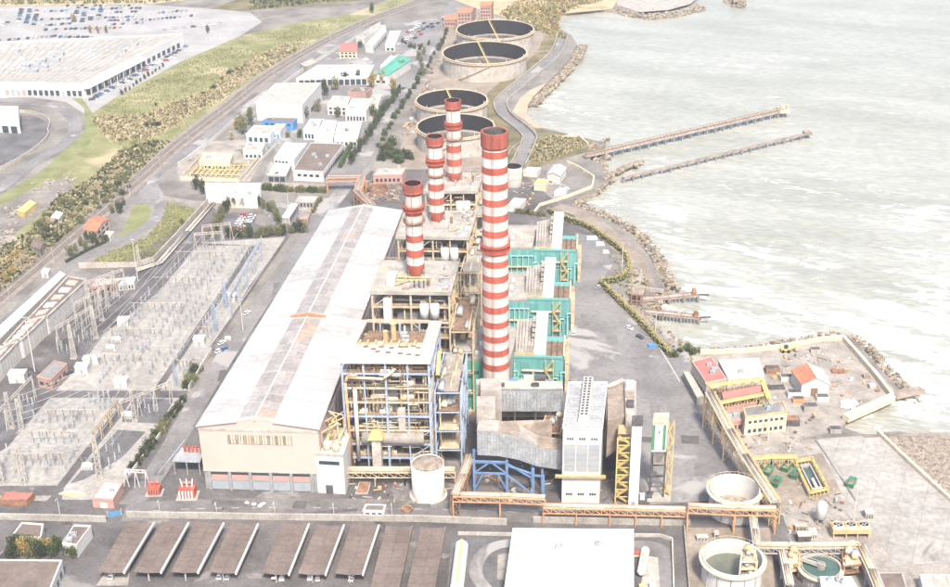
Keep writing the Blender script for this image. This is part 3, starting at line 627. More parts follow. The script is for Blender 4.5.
# ---- boilers: open steel frames round a casing
def boiler(label, px, h, base_px, style, seed, stack=False, levels=6, nxb=4, nyb=3, side=None, npipe=16, ncl=16, nthin=30):
    random.seed(seed); q = Quad(px, h); T = thing('boiler_house', label, 'boiler', zz(q.c(), 0), 'boiler houses in line beside the turbine hall')
    front, cm, bm2 = style
    for i in range(nxb+1):
        for j in range(nyb+1):
            if i in (0, nxb) or j in (0, nyb):
                p = q.at(.02+.96*i/nxb, .02+.96*j/nyb); MB().beam(zz(p, 0), zz(p, h-1), .8 if i in (0, nxb) or i == nxb//2 else .55).build('column', cm, T)
    lv = [h*(k+1)/(levels+1) for k in range(levels)]
    for z in lv:
        for (u0, v0), (u1, v1) in (((.02, .02), (.98, .02)), ((.98, .02), (.98, .98)), ((.02, .02), (.02, .98)), ((.02, .98), (.98, .98))):
            MB().beam(q.at(u0, v0, z), q.at(u1, v1, z), .5, .7).build('beam', cm if random.random() < .6 else bm2, T)
        mb = MB(); mb.prism(q.ring(0, .05, .95, .06, .96), z-.5, z-.32); mb.build('floor_deck', random.choice(['duct_brown', 'dark_metal', 'brown', 'brown']), T)
        mb = MB()
        for v in (.05, .95):
            for zz_ in (.55, 1.1): mb.beam(q.at(.04, v, z+zz_), q.at(.96, v, z+zz_), .1)
            for k in range(13): mb.beam(q.at(.04+.92*k/12, v, z-.3), q.at(.04+.92*k/12, v, z+1.1), .1)
        for k in range(2):
            for zz_ in (.55, 1.1): mb.beam(q.at(.96, .05, z+zz_), q.at(.96, .95, z+zz_), .1)
        mb.build('railing', random.choice(['yellow', 'beige_steel', 'ochre']), T)
    for z0, z1 in zip([0]+lv, lv+[h-1]):
        if random.random() < .55:
            i = random.randrange(nxb); u0, u1 = .02+.96*i/nxb, .02+.96*(i+1)/nxb
            if random.random() < .5: u0, u1 = u1, u0
            MB().beam(q.at(u0, .02, z0), q.at(u1, .02, z1), .3).build('brace', cm, T)
        for j in range(nyb):
            v0, v1 = .02+.96*j/nyb, .02+.96*(j+1)/nyb
            if (j+int(z0)) % 2: v0, v1 = v1, v0
            MB().beam(q.at(.98, v0, z0), q.at(.98, v1, z1), .35).build('brace', bm2, T)
    MB().prism(q.ring(0, .2, .85, .28, .9), 6, h-6).build('boiler_casing', 'duct_brown', T)
    MB().prism(q.ring(0, .3, .6, .16, .4), 10, h-12).build('duct', 'grey_metal', T)
    for k in range(npipe):
        u, v = random.uniform(.06, .94), random.uniform(.05, .22); z0 = random.uniform(0, h*.6); z1 = random.uniform(z0+4, h-2); u2 = random.uniform(.06, .94)
        P = [q.at(u, v, z0), q.at(u, v, z1), q.at(u2, v, z1)] if random.random() < .6 else [q.at(u, v, z0), q.at(u2, v, z0), q.at(u2, v, z0-4)]
        MB().tube(P, random.uniform(.18, .5), 8).build('pipe', random.choice(['beige_steel', 'cream', 'grey_metal', 'ochre', 'white_dirty', 'brown']), T, smooth=True)
    for k in range(npipe//2):
        v, u = random.uniform(.1, .9), random.uniform(.88, .97); z0 = random.uniform(5, h*.6); z1 = random.uniform(z0+4, h-2); v2 = random.uniform(.1, .9)
        MB().tube([q.at(u, v, z0), q.at(u, v, z1), q.at(u, v2, z1)], random.uniform(.2, .45), 8).build('pipe', random.choice(['beige_steel', 'cream', 'ochre']), T, smooth=True)
    for k in range(ncl):
        z = random.choice(lv); u = random.uniform(.1, .75); v = random.uniform(.06, .2); p = q.at(u, v, z-.3); e = q.at(u+random.uniform(.06, .14), v, z-.3)
        s_ = random.uniform(.8, 1.6)
        if k % 2: MB().cyl(p+V((0, 0, s_)), e+V((0, 0, s_)), s_, n=12).build('drum', random.choice(['white_dirty', 'grey_metal', 'cream', 'ochre']), T)
        else: MB().prism([p, e, e+V((0, 2.5, 0)), p+V((0, 2.5, 0))], z-.3, z+s_*1.5).build('cabinet', random.choice(['cream', 'grey_metal', 'dark_metal', 'beige_steel']), T)
    for k in range(nthin):
        z = random.uniform(3, h-3); u = random.uniform(.03, .9); v = random.uniform(.0, .12); L = random.uniform(.05, .25)
        P = [q.at(u, v, z), q.at(min(.97, u+L), v, z)] if k % 2 else [q.at(u, v, z), q.at(u, v, min(h-2, z+random.uniform(2, 7)))]
        if k % 5 == 0: P.append(P[-1]+V((0, 3, 0)))
        MB().tube(P, random.uniform(.1, .24), 6).build('pipe', random.choice(['beige_steel', 'cream', 'ochre', 'brown', 'white_dirty', 'dark_metal', 'rust']), T)
    # flights of stairs down the right flank
    for k, (z0, z1) in enumerate(zip(lv, lv[1:])):
        v0, v1 = (.35, .6) if k % 2 else (.6, .35)
        mb = MB(); mb.beam(q.at(1.03, v0, z0), q.at(1.03, v1, z1), 1.3, .25)
        mb.beam(q.at(1.05, v0, z0+1.1), q.at(1.05, v1, z1+1.1), .12); mb.build('stair', random.choice(['yellow', 'ochre']), T)
    return T, q, lv
def roof_slab(T, q, h, m, u0=-.01, u1=1.01, v0=-.01, v1=1.01):
    MB().prism(q.ring(0, u0, u1, v0, v1), h-1, h-.1).build('roof', m, T)
    mb = MB()
    for (a0, b0), (a1, b1) in (((u0, v0), (u1, v0)), ((u1, v0), (u1, v1)), ((u1, v1), (u0, v1)), ((u0, v1), (u0, v0))):
        for z in (.6, 1.15): mb.beam(q.at(a0, b0, h+z), q.at(a1, b1, h+z), .1)
        for k in range(12): t_ = k/12; mb.beam(q.at(a0+(a1-a0)*t_, b0+(b1-b0)*t_, h-.1), q.at(a0+(a1-a0)*t_, b0+(b1-b0)*t_, h+1.15), .1)
    mb.build('roof_railing', 'beige_steel', T)
BH = HT(390, 472, 360)
T1, q1, lv1 = boiler('front boiler house in blue steel frame under a white roof deck', [(339, 360), (430, 360.5), (441, 321), (359, 320)], BH, None, (0, 'blue_grey', 'beige_steel'), 3, npipe=44, ncl=56, levels=7, nthin=190)
# its roof: white deck in front, sunken brown floor behind, white margins
MB().prism(q1.ring(0, -.01, 1.01, -.02, .38), BH-1.2, BH).build('roof', 'white', T1)
MB().prism(q1.ring(0, -.01, .10, .383, 1.01), BH-1.2, BH-.02).build('roof_margin', 'cream', T1)
MB().prism(q1.ring(0, .86, 1.01, .383, 1.01), BH-1.2, BH-.02).build('roof_margin', 'white_dirty', T1)
MB().prism(q1.ring(0, .105, .855, .385, 1.0), BH-5.0, BH-4.6).build('roof_floor', 'brown', T1)
MB().beam(q1.at(.1, .40, BH-.3), q1.at(.86, .40, BH-.3), 1.2, 1.0).build('roof_beam', 'ochre', T1)
MB().beam(q1.at(.1, 1.0, BH-.3), q1.at(.86, 1.0, BH-.3), .8, 1.0).build('roof_beam', 'beige_steel', T1)
for u, v in ((.2, .3), (.3, .24), (.38, .3), (.36, .18), (.48, .16), (.5, .27), (.6, .3), (.62, .14), (.66, .3), (.72, .12), (.8, .28), (.82, .1), (.74, .32)):
    MB().prism(q1.ring(0, u, u+.055, v, v+.035), BH, BH+.35).build('roof_hatch', 'brown', T1)
for k in range(8):
    u = .14+.09*k; MB().prism(q1.ring(0, u, u+.02, .34, .43), BH+.002, BH+1.3).build('roof_post', 'ochre', T1)
p = q1.at(.46, .78, BH-4.6); MB().cyl(p, p+V((0, 0, 7)), 1.1, n=12).cyl(p+V((0, 0, 7)), p+V((0, 0, 8.2)), 1.5, .5, 12).build('vent', 'ochre', T1)
p = q1.at(.38, .70, BH-4.6); MB().cyl(p, p+V((0, 0, 5)), 1.0, n=12).build('vent', 'ochre', T1)
p = q1.at(.36, .45, BH-4.6); MB().lathe(p, [(1.6, 0), (1.6, 3.4), (1.1, 4.4), (0, 4.7)], 14).build('vent', 'white', T1, smooth=True)
for k in range(4): p = q1.at(random.uniform(.15, .8), random.uniform(.55, .95), BH-4.6); MB().box(p.x-1.5, p.x+1.5, p.y-1, p.y+1, BH-4.6, BH-3.4).build('cabinet', random.choice(['dark_metal', 'grey_metal']), T1)
# the two big cream pipes and the grey duct leg on its front
MB().tube([q1.at(.10, -.02, BH-7), q1.at(.48, -.02, BH-7.6), q1.at(.56, -.02, BH-5.2), q1.at(.62, .1, BH-4.4)], .55, 10).build('pipe', 'cream', T1, smooth=True)
MB().tube([q1.at(.08, -.03, 4), q1.at(.06, -.03, BH-9), q1.at(.09, -.03, BH-6.4), q1.at(.2, -.03, BH-5.8)], .5, 10).build('pipe', 'orange_steel', T1, smooth=True)
MB().tube([q1.at(.16, -.03, 6), q1.at(.16, -.03, BH-12)], .75, 10).build('pipe', 'white', T1, smooth=True)
MB().prism(q1.ring(0, .33, .43, -.10, -.02), 3.5, 17).build('duct', 'white_dirty', T1)
MB().hexa([q1.at(.29, -.13, 17), q1.at(.46, -.13, 17), q1.at(.46, .0, 17), q1.at(.29, .0, 17)], [q1.at(.33, -.1, 20), q1.at(.43, -.1, 20), q1.at(.43, -.02, 20), q1.at(.33, -.02, 20)]).build('hopper', 'yellow', T1)
MB().cyl(q1.at(.2, .04, 15), q1.at(.9, .04, 15), 2.6, n=18).build('drum', 'concrete_dirty', T1, smooth=True)
MB().prism(q1.ring(0, .62, .7, .02, .08), 18, 28).build('duct', 'white_dirty', T1)
B2 = BH
T2, q2, lv2 = boiler('second boiler house from the front with a pale roof carrying a striped stack', [(370, 292), (450.5, 293), (459, 261), (384.5, 260)], B2, None, (0, 'beige_steel', 'ochre'), 11)
roof_slab(T2, q2, B2, 'concrete')
T3, q3, lv3 = boiler('third boiler house from the front with pale roof and railings', [(396.5, 237), (468.5, 238), (477, 210.5), (406, 210)], B2, None, (0, 'beige_steel', 'ochre'), 12)
roof_slab(T3, q3, B2, 'concrete')
T4, q4, lv4 = boiler('rearmost boiler house with pale roof next to the oil tanks', [(424, 192), (477, 191.5), (484, 172), (434, 172)], B2, None, (0, 'beige_steel', 'cream'), 13)
roof_slab(T4, q4, B2, 'concrete')
for T_, q_, sd in ((T2, q2, 1), (T3, q3, 2), (T4, q4, 3)):
    random.seed(sd)
    for k in range(5):
        p = q_.at(random.choice([.15, .55, .7, .85, .92]), random.uniform(.12, .85), B2-.1); r_ = random.uniform(.35, .7)
        MB().cyl(p, p+V((0, 0, 2.4)), r_, n=10).cyl(p+V((0, 0, 2.4)), p+V((0, 0, 3.2)), r_*1.5, r_*.9, 10).build('vent', random.choice(['white_dirty', 'brown', 'concrete']), T_)
    MB().prism(q_.ring(0, .82, .97, .08, .4), B2-.09, B2-.02).build('roof_pad', 'grey_metal', T_)
    for k in range(16):
        u, v = random.choice([random.uniform(.03, .42), random.uniform(.68, .95)]), random.uniform(.05, .93); p = q_.at(u, v, B2-.1); s_ = random.uniform(.5, 1.3)
        if k % 3 == 0: MB().tube([p, p+V((0, 0, s_)), q_.at(min(.97, u+random.uniform(.05, .2)), v, B2-.1+s_), q_.at(min(.97, u+.2), min(.95, v+.15), B2-.1+s_)], .2, 6).build('pipe', random.choice(['ochre', 'beige_steel', 'white_dirty', 'rust']), T_)
        elif k % 3 == 1: MB().box(p.x-s_, p.x+s_, p.y-s_*.7, p.y+s_*.7, B2-.1, B2-.1+s_).build('roof_cabinet', random.choice(['white_dirty', 'duct', 'grey_metal', 'beige_steel']), T_)
        else: MB().prism([p+V((-s_*2, -s_, 0)), p+V((s_*2, -s_, 0)), p+V((s_*2, s_, 0)), p+V((-s_*2, s_, 0))], B2-.09, B2-.03+.01*k).build('roof_patch', random.choice(['concrete_dirty', 'duct_brown', 'white_dirty']), T_)
    for k in range(2): p = q_.at(.8-.13*k, -.01, B2-12); MB().cyl(p, p+V((0, 0, 7)), 1.9, n=14).build('silencer', 'white', T_, smooth=True)
    MB().prism(q_.ring(0, .16, .26, -.02, .06), B2-14, B2-3).build('duct', 'pale_blue', T_)
p = q2.at(.2, .28, B2); MB().prism(q2.ring(0, .17, .28, .2, .42), B2, B2+3.4).build('roof_cabin', 'white', T2)
for v in (.3, .4): MB().beam(q2.at(.28, v, B2+1), q2.at(.72, v, B2+1), .3).build('pipe', 'yellow', T2)
for k in range(6): p = q2.at(.5+.015*k*2, .12+.03*(k % 2), B2); MB().cyl(p, p+V((0, 0, 3.2)), .3, n=8).build('vent', 'dark_metal' if k % 2 else 'grey_metal', T2)
# open steel racks on the right flank of the boilers
def rack(label, px, h, cm, seed, n=3, levels=4, cat='steel rack'):
    random.seed(seed); q = Quad(px, 0); T = thing('steel_rack', label, cat, zz(q.c(), 0))
    for u in (0, 1):
        for j in range(n+1): MB().beam(q.at(u, j/n, 0), q.at(u, j/n, h), .6).build('column', cm, T)
    for k in range(levels):
        z = h*(k+1)/levels-.4
        for u in (0, 1): MB().beam(q.at(u, 0, z), q.at(u, 1, z), .45).build('beam', cm, T)
        for j in range(n+1): MB().beam(q.at(0, j/n, z), q.at(1, j/n, z), .4).build('beam', cm, T)
        MB().prism(q.ring(0, .1, .9, .02, .98), z+.25, z+.4).build('floor_deck', random.choice(['duct', 'beige_steel', 'concrete_dirty', 'brown']), T)
        for j in range(n):
            a_, b_ = (j/n, (j+1)/n) if (j+k) % 2 else ((j+1)/n, j/n)
            MB().beam(q.at(1, a_, h*k/levels), q.at(1, b_, z), .3).build('brace', cm, T)
        for j in range(4):
            v = random.random(); u = random.uniform(.2, .8); s_ = random.uniform(.7, 1.5)
            MB().cyl(q.at(u, v, z+.4+s_), q.at(u, min(1, v+.2), z+.4+s_), s_, n=10).build('pipe' if s_ < 1 else 'drum', random.choice(['cream', 'grey_metal', 'ochre', 'white_dirty']), T, smooth=True)
    for j in range(6):
        u, v = random.random(), random.random(); MB().tube([q.at(u, v, 0), q.at(u, v, h+random.uniform(-4, 2)), q.at(u, random.random(), h)], random.uniform(.2, .45), 8).build('pipe', random.choice(['cream', 'beige_steel', 'ochre']), T, smooth=True)
    return T, q
rack('blue steel rack with pipes right of the front boiler house', [(437, 468), (462, 468), (468, 425), (446, 425)], 34, 'blue_grey', 21)
rack('beige steel pipe tower between the second boiler house and the tall stack', [(452, 412), (474, 412), (480, 375), (460, 375)], 38, 'beige_steel', 22)
rack('beige steel pipe tower between the third boiler house and the tall stack', [(462, 352), (482, 352), (487, 320), (470, 320)], 40, 'beige_steel', 23)
rack('beige steel pipe tower right of the rearmost boiler house', [(474, 290), (490, 290), (494, 268), (480, 268)], 40, 'beige_steel', 24)
# ---- chimneys
def bands(zs, r0, r1, H):
    prof = []; mi = []
    for k, z in enumerate(zs): prof.append((r0+(r1-r0)*z/H, z))
    return prof
def gallery(T, c, z, r, m='red_paint'):
    mb = MB(); mb.lathe(c, [(r-.05, z-.9), (r+.9, z), (r+.9, z+.25), (r-.05, z+.25)], 28); g_ = sub(mb.build('gallery', m, T), T)
    mb = MB()
    for zz_ in (.7, 1.3): mb.lathe(c, [(r+.8, z+zz_), (r+.9, z+zz_+.12), (r+.8, z+zz_+.12)], 28)
    for k in range(20): a = k*math.pi/10; mb.beam(c+V((math.cos(a)*(r+.85), math.sin(a)*(r+.85), z+.2)), c+V((math.cos(a)*(r+.85), math.sin(a)*(r+.85), z+1.4)), .1)
    mb.build('railing', m, g_)
mc = G(496.3, 420); MH = HT(496.3, 420, 131)
RED = [152, 168, 184, 199.6, 215, 230.5, 245.6, 260.5, 275.3, 290.5, 305.8, 320.6, 334.7, 348.5, 362.6]
zr = [HT(496.3, 420, y) for y in RED]
T = thing('main_stack', 'tallest and widest red and white striped chimney', 'chimney', mc)
edges = [0]; cols = []
per = [(zr[k]-zr[k+1]) for k in range(14)]
for k in range(14, -1, -1):
    p_ = per[min(k, 13)]*.22; edges += [zr[k]-p_, zr[k]+p_]; cols += [0, 1]
edges += [HT(496.3, 420, 141)]; cols.append(0); edges += [MH]; cols.append(1)
rb, rt = 5.5, 4.75
prof = [(rb+(rt-rb)*min(1, z/MH), z) for z in edges]
mb = MB(); mb.lathe(mc, prof, 40, cols); mb.build('shaft', ['stack_white', 'red_paint'], T, smooth=True)
MB().lathe(mc, [(rt+.02, MH-6.4), (rt+.45, MH-5.4), (rt+.45, MH), (rt-.5, MH), (rt-.6, MH-9), (0, MH-9)], 40).build('rim', ['red_sooty'], T)
MB().lathe(mc, [(rt-.52, MH-.02), (rt-.62, MH-8.9), (.1, MH-8.9)], 40).build('flue', 'dark_metal', T)
gallery(T, mc, zr[6]+.8, rb+(rt-rb)*zr[6]/MH)
gallery(T, mc, zr[6]-1.6, rb+(rt-rb)*zr[6]/MH)
mb = MB()
for s_ in (-.3, .3): mb.beam(mc+V((s_-1.2, -rb-.45, 1)), mc+V((s_-1.0, -rt-.7, MH)), .1)
mb.build('ladder', 'red_paint', T)
def small_stack(label, bx, by, ty, ybands, z0):
    c = G(bx, by, z0); H_ = HT(bx, by, ty, z0)-z0; T = thing('stack', label, 'chimney', c, 'striped stacks standing on the boiler roofs')
    zs = [HT(bx, by, y, z0)-z0 for y in ybands][::-1]; r_ = 3.75
    prof = [(2.2, 0.0), (2.2, .6), (r_-.1, 4.2)]; mi = [1, 1]; cur = 1
    for z in zs:
        if z > 4.5: prof.append((r_-.25*z/H_, z)); mi.append(cur); cur = 1-cur
    prof.append((r_-.3, H_-1)); mi.append(1)
    MB().lathe(c, prof, 32, mi).build('shaft', ['stack_white', 'red_paint'], T, smooth=True)
    MB().lathe(c, [(r_-.3, H_-5), (r_+.5, H_-3.6), (r_+.3, H_-3), (r_+.3, H_), (r_-.4, H_), (r_-.5, H_-6)], 32).build('rim', 'red_sooty', T)
    MB().lathe(c, [(r_-.42, H_-.02), (r_-.55, H_-5.9), (.1, H_-6)], 32).build('flue', 'soot', T)
    gallery(T, c, HT(bx, by, ty+38, z0)-z0, r_, 'rust'); gallery(T, c, HT(bx, by, ty+27, z0)-z0, r_-.2)
    gallery(T, c, HT(bx, by, ty+23, z0)-z0, r_-.2)
    mb = MB()
    for k in range(5): a = k*1.2566; mb.beam(c+V((math.cos(a)*3.6, math.sin(a)*3.6, -.5)), c+V((math.cos(a)*3.6, math.sin(a)*3.6, 4.5)), .35)
    mb.build('support', 'rust', T)
    mb = MB(); mb.beam(c+V((-.6, -r_-.3, 4)), c+V((-.6, -r_-.3, H_-3)), .2); mb.build('ladder', 'rust', T)
small_stack('nearest of the three slim striped chimneys on the boiler roofs', 416, 276, 183, [193, 205, 214, 233, 240, 247.5, 255, 262.5], B2-.5)
small_stack('middle one of the three slim striped chimneys on the boiler roofs', 437, 221, 136, [145, 157, 166, 182, 189, 196, 203, 210], B2-.5)
small_stack('farthest of the three slim striped chimneys, in front of the oil tanks', 454.5, 181, 100, [109, 121, 129, 144, 151, 157.5, 164.5, 171], B2-.5)
# ---- white round tank before the boiler
c = G(428.5, 494); h_ = HT(428.5, 494, 463); r_ = 16*MPP(428, 478)
T = thing('storage_tank', 'white upright tank with a rust-brown top before the boiler', 'tank', c)
MB().lathe(c, [(r_, 0), (r_, h_), (r_-.25, h_), (r_-.25, h_-.5)], 36).build('shell', 'white', T, smooth=True)
MB().lathe(c, [(0, h_+.9), (r_*.5, h_+.6), (r_-.2, h_-.3)], 36).build('roof', 'rubble', T)
MB().lathe(c, [(r_, .15), (r_+1.0, .15), (r_+1.0, 0)], 36).build('base_ring', 'white_dirty', T)
mb = MB()
for k in range(24): a = k*math.pi/12; mb.beam(c+V((math.cos(a)*r_, math.sin(a)*r_, h_)), c+V((math.cos(a)*r_, math.sin(a)*r_, h_+1.2)), .1)
mb.lathe(c, [(r_-.06, h_+1.15), (r_+.06, h_+1.25), (r_-.06, h_+1.25)], 36); mb.build('railing', 'beige_steel', T)
# ---- green-blue turbine blocks
def teal(label, bx, by, seed):
    random.seed(seed); H0 = 18.0; o = G(bx, by, H0); o = zz(o, 0); T = thing('turbine_block', label, 'turbine block', (0, 0, 0), 'green-blue turbine blocks along the quay road')
    T['_o'] = (0, 0, 0)
    def B(x0, x1, y0, y1, z0, z1, nm, m, p=T): return MB().box(x0, x1, y0, y1, z0, z1).build(nm, m, p)
    B(-13, 9.5, -3, 17, 0, H0, 'main_casing', 'teal')
    B(-19.5, -13.05, 6, 26, 0, 15, 'side_casing', 'teal')
    for k in range(14): d_ = random.uniform(.05, .16); B(-13+k*1.607, -13+k*1.607+1.54, -3-d_, -2.9, .3, H0-.4, 'cladding_sheet', random.choice(['teal', 'teal', 'teal2', 'teal3']))
    for x_, z_ in ((-12, 12), (-10.4, 7), (5.4, 9), (8.6, 12)): MB().tube([(x_, -3.9, .3), (x_, -3.9, z_), (x_+1.6, -3.9, z_), (x_+1.6, -3.2, z_)], .28, 8).build('pipe', 'pale_teal', T)
    for k in range(3): B(-8.6+1.5*k, -7.6+1.5*k, -3.35, -3.0, 13.6, 16.4, 'louvre', 'teal3')
    B(-13.2, 9.7, -3.6, -3.0, 9.6, 10.0, 'ledge', 'teal3')
    B(-12.6, -9.2, -6.2, -3.2, 0, 9, 'front_bay', 'teal'); B(-9.0, -4.0, -5.2, -3.2, 0, 4.5, 'front_bay', 'teal2'); B(-12.7, -3.9, -6.3, -3.1, 9, 9.3, 'bay_roof', 'pale_teal') if False else None
    B(-13, 9.8, -3.3, -2.2, H0, H0+.9, 'parapet', 'teal'); B(9.3, 10.1, -3.3, 17, H0-.1, H0+.9, 'parapet', 'beige_steel')
    B(2.2, 9.2, -1.5, 12, H0, H0+.15, 'roof_floor', 'brown')
    for x in (4.2, 6.6): B(x, x+.4, -1.4, 11.8, H0+.16, H0+.9, 'roof_beam', 'dark_metal')
    # brown boiler casing with a slanting top, in ribbed sheets
    for k in range(6):
        x0 = -11+k*1.32; m_ = 'duct' if k < 4 else 'concrete_dirty'
        MB().hexa([(x0, -.6, H0), (x0+1.28, -.6, H0), (x0+1.28, 15, H0), (x0, 15, H0)], [(x0+.2*(5-k)/5, 0, H0+4), (x0+1.28, 0, H0+4.4), (x0+1.28, 14, H0+9+k*.35), (x0+.2, 14, H0+8.6+k*.35)]).build('casing_sheet', m_, T)
    B(-11.5, -2.6, -1.2, -.8, H0+.1, H0+1.3, 'railing', 'ochre')
    # tall white exhaust box
    MB().hexa([(-3.2, .3, H0), (1.9, .3, H0), (1.9, 6.5, H0), (-3.2, 6.5, H0)], [(-2.1, 1.6, H0+17), (2.8, 1.6, H0+17), (2.8, 6.5, H0+17.4), (-2.1, 6.5, H0+17.4)]).build('exhaust_box', 'white', T)
    for k in range(5): B(-4.2+.18*k, -2.4, 2.0, 4.4, H0+5+k*2.4, H0+6.4+k*2.4, 'vent', 'white_dirty')
    # pipework and stairs on the front
    for x, z0, z1, x2 in ((-11, 1, 15.5, -7), (-9.5, 1, 12, -6), (-8, 3, 9, -4.5)): MB().tube([(x, -3.6, z1), (x, -3.6, z0+2), (x2, -3.6, z0+2), (x2, -3.6, z0-1)], .3, 8).build('pipe', 'pale_teal', T)
    MB().tube([(-8, -3.8, 12.4), (3.4, -3.8, 12.4)], .55, 8).build('pipe', 'white_dirty', T); MB().tube([(-3.2, -3.8, 12), (-3.2, -3.8, 0)], .6, 8).build('pipe', 'white_dirty', T)
    for k in range(3):
        z = 3+5*k; B(1.6, 5.4, -5, -3.05, z, z+.25, 'landing', 'ochre')
        MB().beam((2+(k % 2)*3, -5, z), (5-(k % 2)*3, -5, z+5), .9, .25).beam((2+(k % 2)*3, -5.4, z+1.1), (5-(k % 2)*3, -5.4, z+6.1), .12).build('stair', 'yellow', T)
    for x in (1.8, 5.2): B(x, x+.3, -5, -4.7, 0, 18.6, 'stair_post', 'ochre')
    for k in range(7): B(4.6+k*.62, 5.0+k*.62, -3.08, -2.9, 1.5, 6, 'louvre', 'dark_metal')
    B(6.6, 8.2, -3.1, -2.9, 0, 3, 'door', 'dark_metal')
    for k in range(5): B(10.2, 11.8, 0+k*3.3, .4+k*3.3, 0, 14+random.uniform(-2, 5), 'side_post', 'beige_steel')
    for z in (5, 10, 14): B(10.2, 11.9, 0, 14, z, z+.3, 'side_walkway', 'ochre')
    T.location = o; T.rotation_euler.z = R(-5)
    return T
teal('nearest green-blue turbine block with tall white exhaust box', 541, 355, 31)
teal('middle green-blue turbine block with tall white exhaust box', 549, 297.5, 32)
teal('farthest green-blue turbine block with tall white exhaust box by the hedge', 557.5, 249, 33)
def side_hall(label, px, h, front):
    T, q = bld('generator_hall', label, 'building', px, h, 'concrete', 'concrete', .5)
    a, b = q.side(0)
    mb = MB(); wallbox(mb, a, b, 0, 1, 0, h-.8, .1); mb.build('front_cladding', front, T)
    for k in range(3):
        p = q.at(.18+.03*k, .15+.28*k, h+.1); MB().lathe(p, [(1.0, 0), (1.0, .8), (.7, 1.5), (0, 1.8)], 12).build('roof_vent', 'white', T, smooth=True)
    if front == 'teal':
        for k in range(9): mb = MB(); wallbox(mb, a, b, .02+k*.108, .02+k*.108+.1, .3, h-1.2, .16+.08*(k % 3), .1); mb.build('cladding_sheet', ['teal', 'teal2', 'teal3'][k % 3], T)
        mb = MB(); wallbox(mb, a, b, 0, 1, h*.5, h*.5+.3, 1.6, .1); mb.build('walkway', 'ochre', T)
        for k in range(4): p = a.lerp(b, .2+.22*k)+V((0, -.8, 0)); MB().tube([zz(p, h*.15), zz(p, h*.8), zz(p, h*.8)+V((2.5, 0, 0))], .3, 8).build('pipe', 'pale_teal', T)
    if front == 'teal_green':
        for k in range(3): mb = MB(); wallbox(mb, a, b, .06+.03*k*2.4, .06+.03*k*2.4+.06, h-7, h-5.6, .16); mb.build('window', 'glass', T)
    return T
side_hall('pale roofed hall with green front left of the tall stack foot', [(467.5, 359), (510, 360), (518, 328), (476, 327)], 24, 'teal_green')
side_hall('pale roofed hall between the nearest and middle turbine blocks', [(505, 300), (527, 300), (533, 273), (508, 273)], 20, 'teal')
side_hall('pale roofed hall beside the farthest turbine block', [(506, 248), (532, 248), (538, 226), (507, 226)], 20, 'teal')
# ---- flue gas filter house in front of the tall stack
FH = HT(580, 503, 429)
fq = Quad([(563, 429), (602, 429.5), (607, 383), (569, 383)], FH)
T = thing('filter_house', 'tall white filter house with ribbed roof vent and grey panelled front', 'building', zz(fq.c(), 0))
MB().prism(fq.ring(), 0, FH).build('wall', 'white', T)
MB().prism(fq.ring(.5), FH, FH+.15).build('roof', 'grey_metal', T)
for k in range(16): MB().beam(fq.at(.03, k/16+.03, FH+.25), fq.at(.97, k/16+.03, FH+.25), .14).build('roof_seam', 'concrete', T)
mb = MB()
for (u0, v0), (u1, v1) in (((0, 0), (1, 0)), ((1, 0), (1, 1)), ((1, 1), (0, 1)), ((0, 1), (0, 0))): mb.beam(fq.at(u0, v0, FH+.25), fq.at(u1, v1, FH+.25), .5, .6)
mb.build('parapet', 'white', T)
P = [fq.at(.36, .1, FH), fq.at(.66, .1, FH), fq.at(.66, 1.02, FH), fq.at(.36, 1.02, FH)]
vent = sub(MB().hexa(P, [fq.at(.39, .12, FH+2.8), fq.at(.63, .12, FH+2.8), fq.at(.63, 1.0, FH+2.8), fq.at(.39, 1.0, FH+2.8)]).build('roof_monitor', 'white', T), T)
for k in range(14):
    for u in (.42, .53): MB().prism(fq.ring(0, u, u+.07, .16+k*.06, .2+k*.06), FH+2.81, FH+2.95).build('louvre', 'dark_metal', vent)
a, b = fq.side(0)
for i in range(3):
    for j in range(5):
        mb = MB(); wallbox(mb, a, b, .05+i*.31, .05+i*.31+.285, FH-18+j*2.35, FH-18+j*2.35+2.1, .2, .3); mb.build('panel', 'panel_grey' if (i+j) % 3 else 'greypanel', T)
for zz_ in (FH-4.6, 3.6):
    for i in range(3):
        for j in range(3): mb = MB(); wallbox(mb, a, b, .11+i*.31+j*.06, .11+i*.31+j*.06+.045, zz_, zz_+.9, .08, .3); mb.build('window', 'glass', T)
for k in range(4): mb = MB(); wallbox(mb, a, b, .02+k*.31, .045+k*.31, FH-18.5, FH-6, .3, .3); mb.build('pilaster', 'white', T)
mb = MB(); wallbox(mb, a, b, -.18, 1.12, FH-20.3, FH-20, 1.4, .3); mb.build('walkway', 'ochre', T)
mb = MB(); wallbox(mb, a, b, -.18, 1.12, FH-19.2, FH-19, 1.9, -1.75); wallbox(mb, a, b, -.18, 1.12, FH-18.6, FH-18.45, 1.9, -1.75)
for k in range(16): wallbox(mb, a, b, -.18+k*.0866, -.17+k*.0866, FH-20, FH-18.5, 1.9, -1.75)
mb.build('walkway_railing', 'yellow', T)
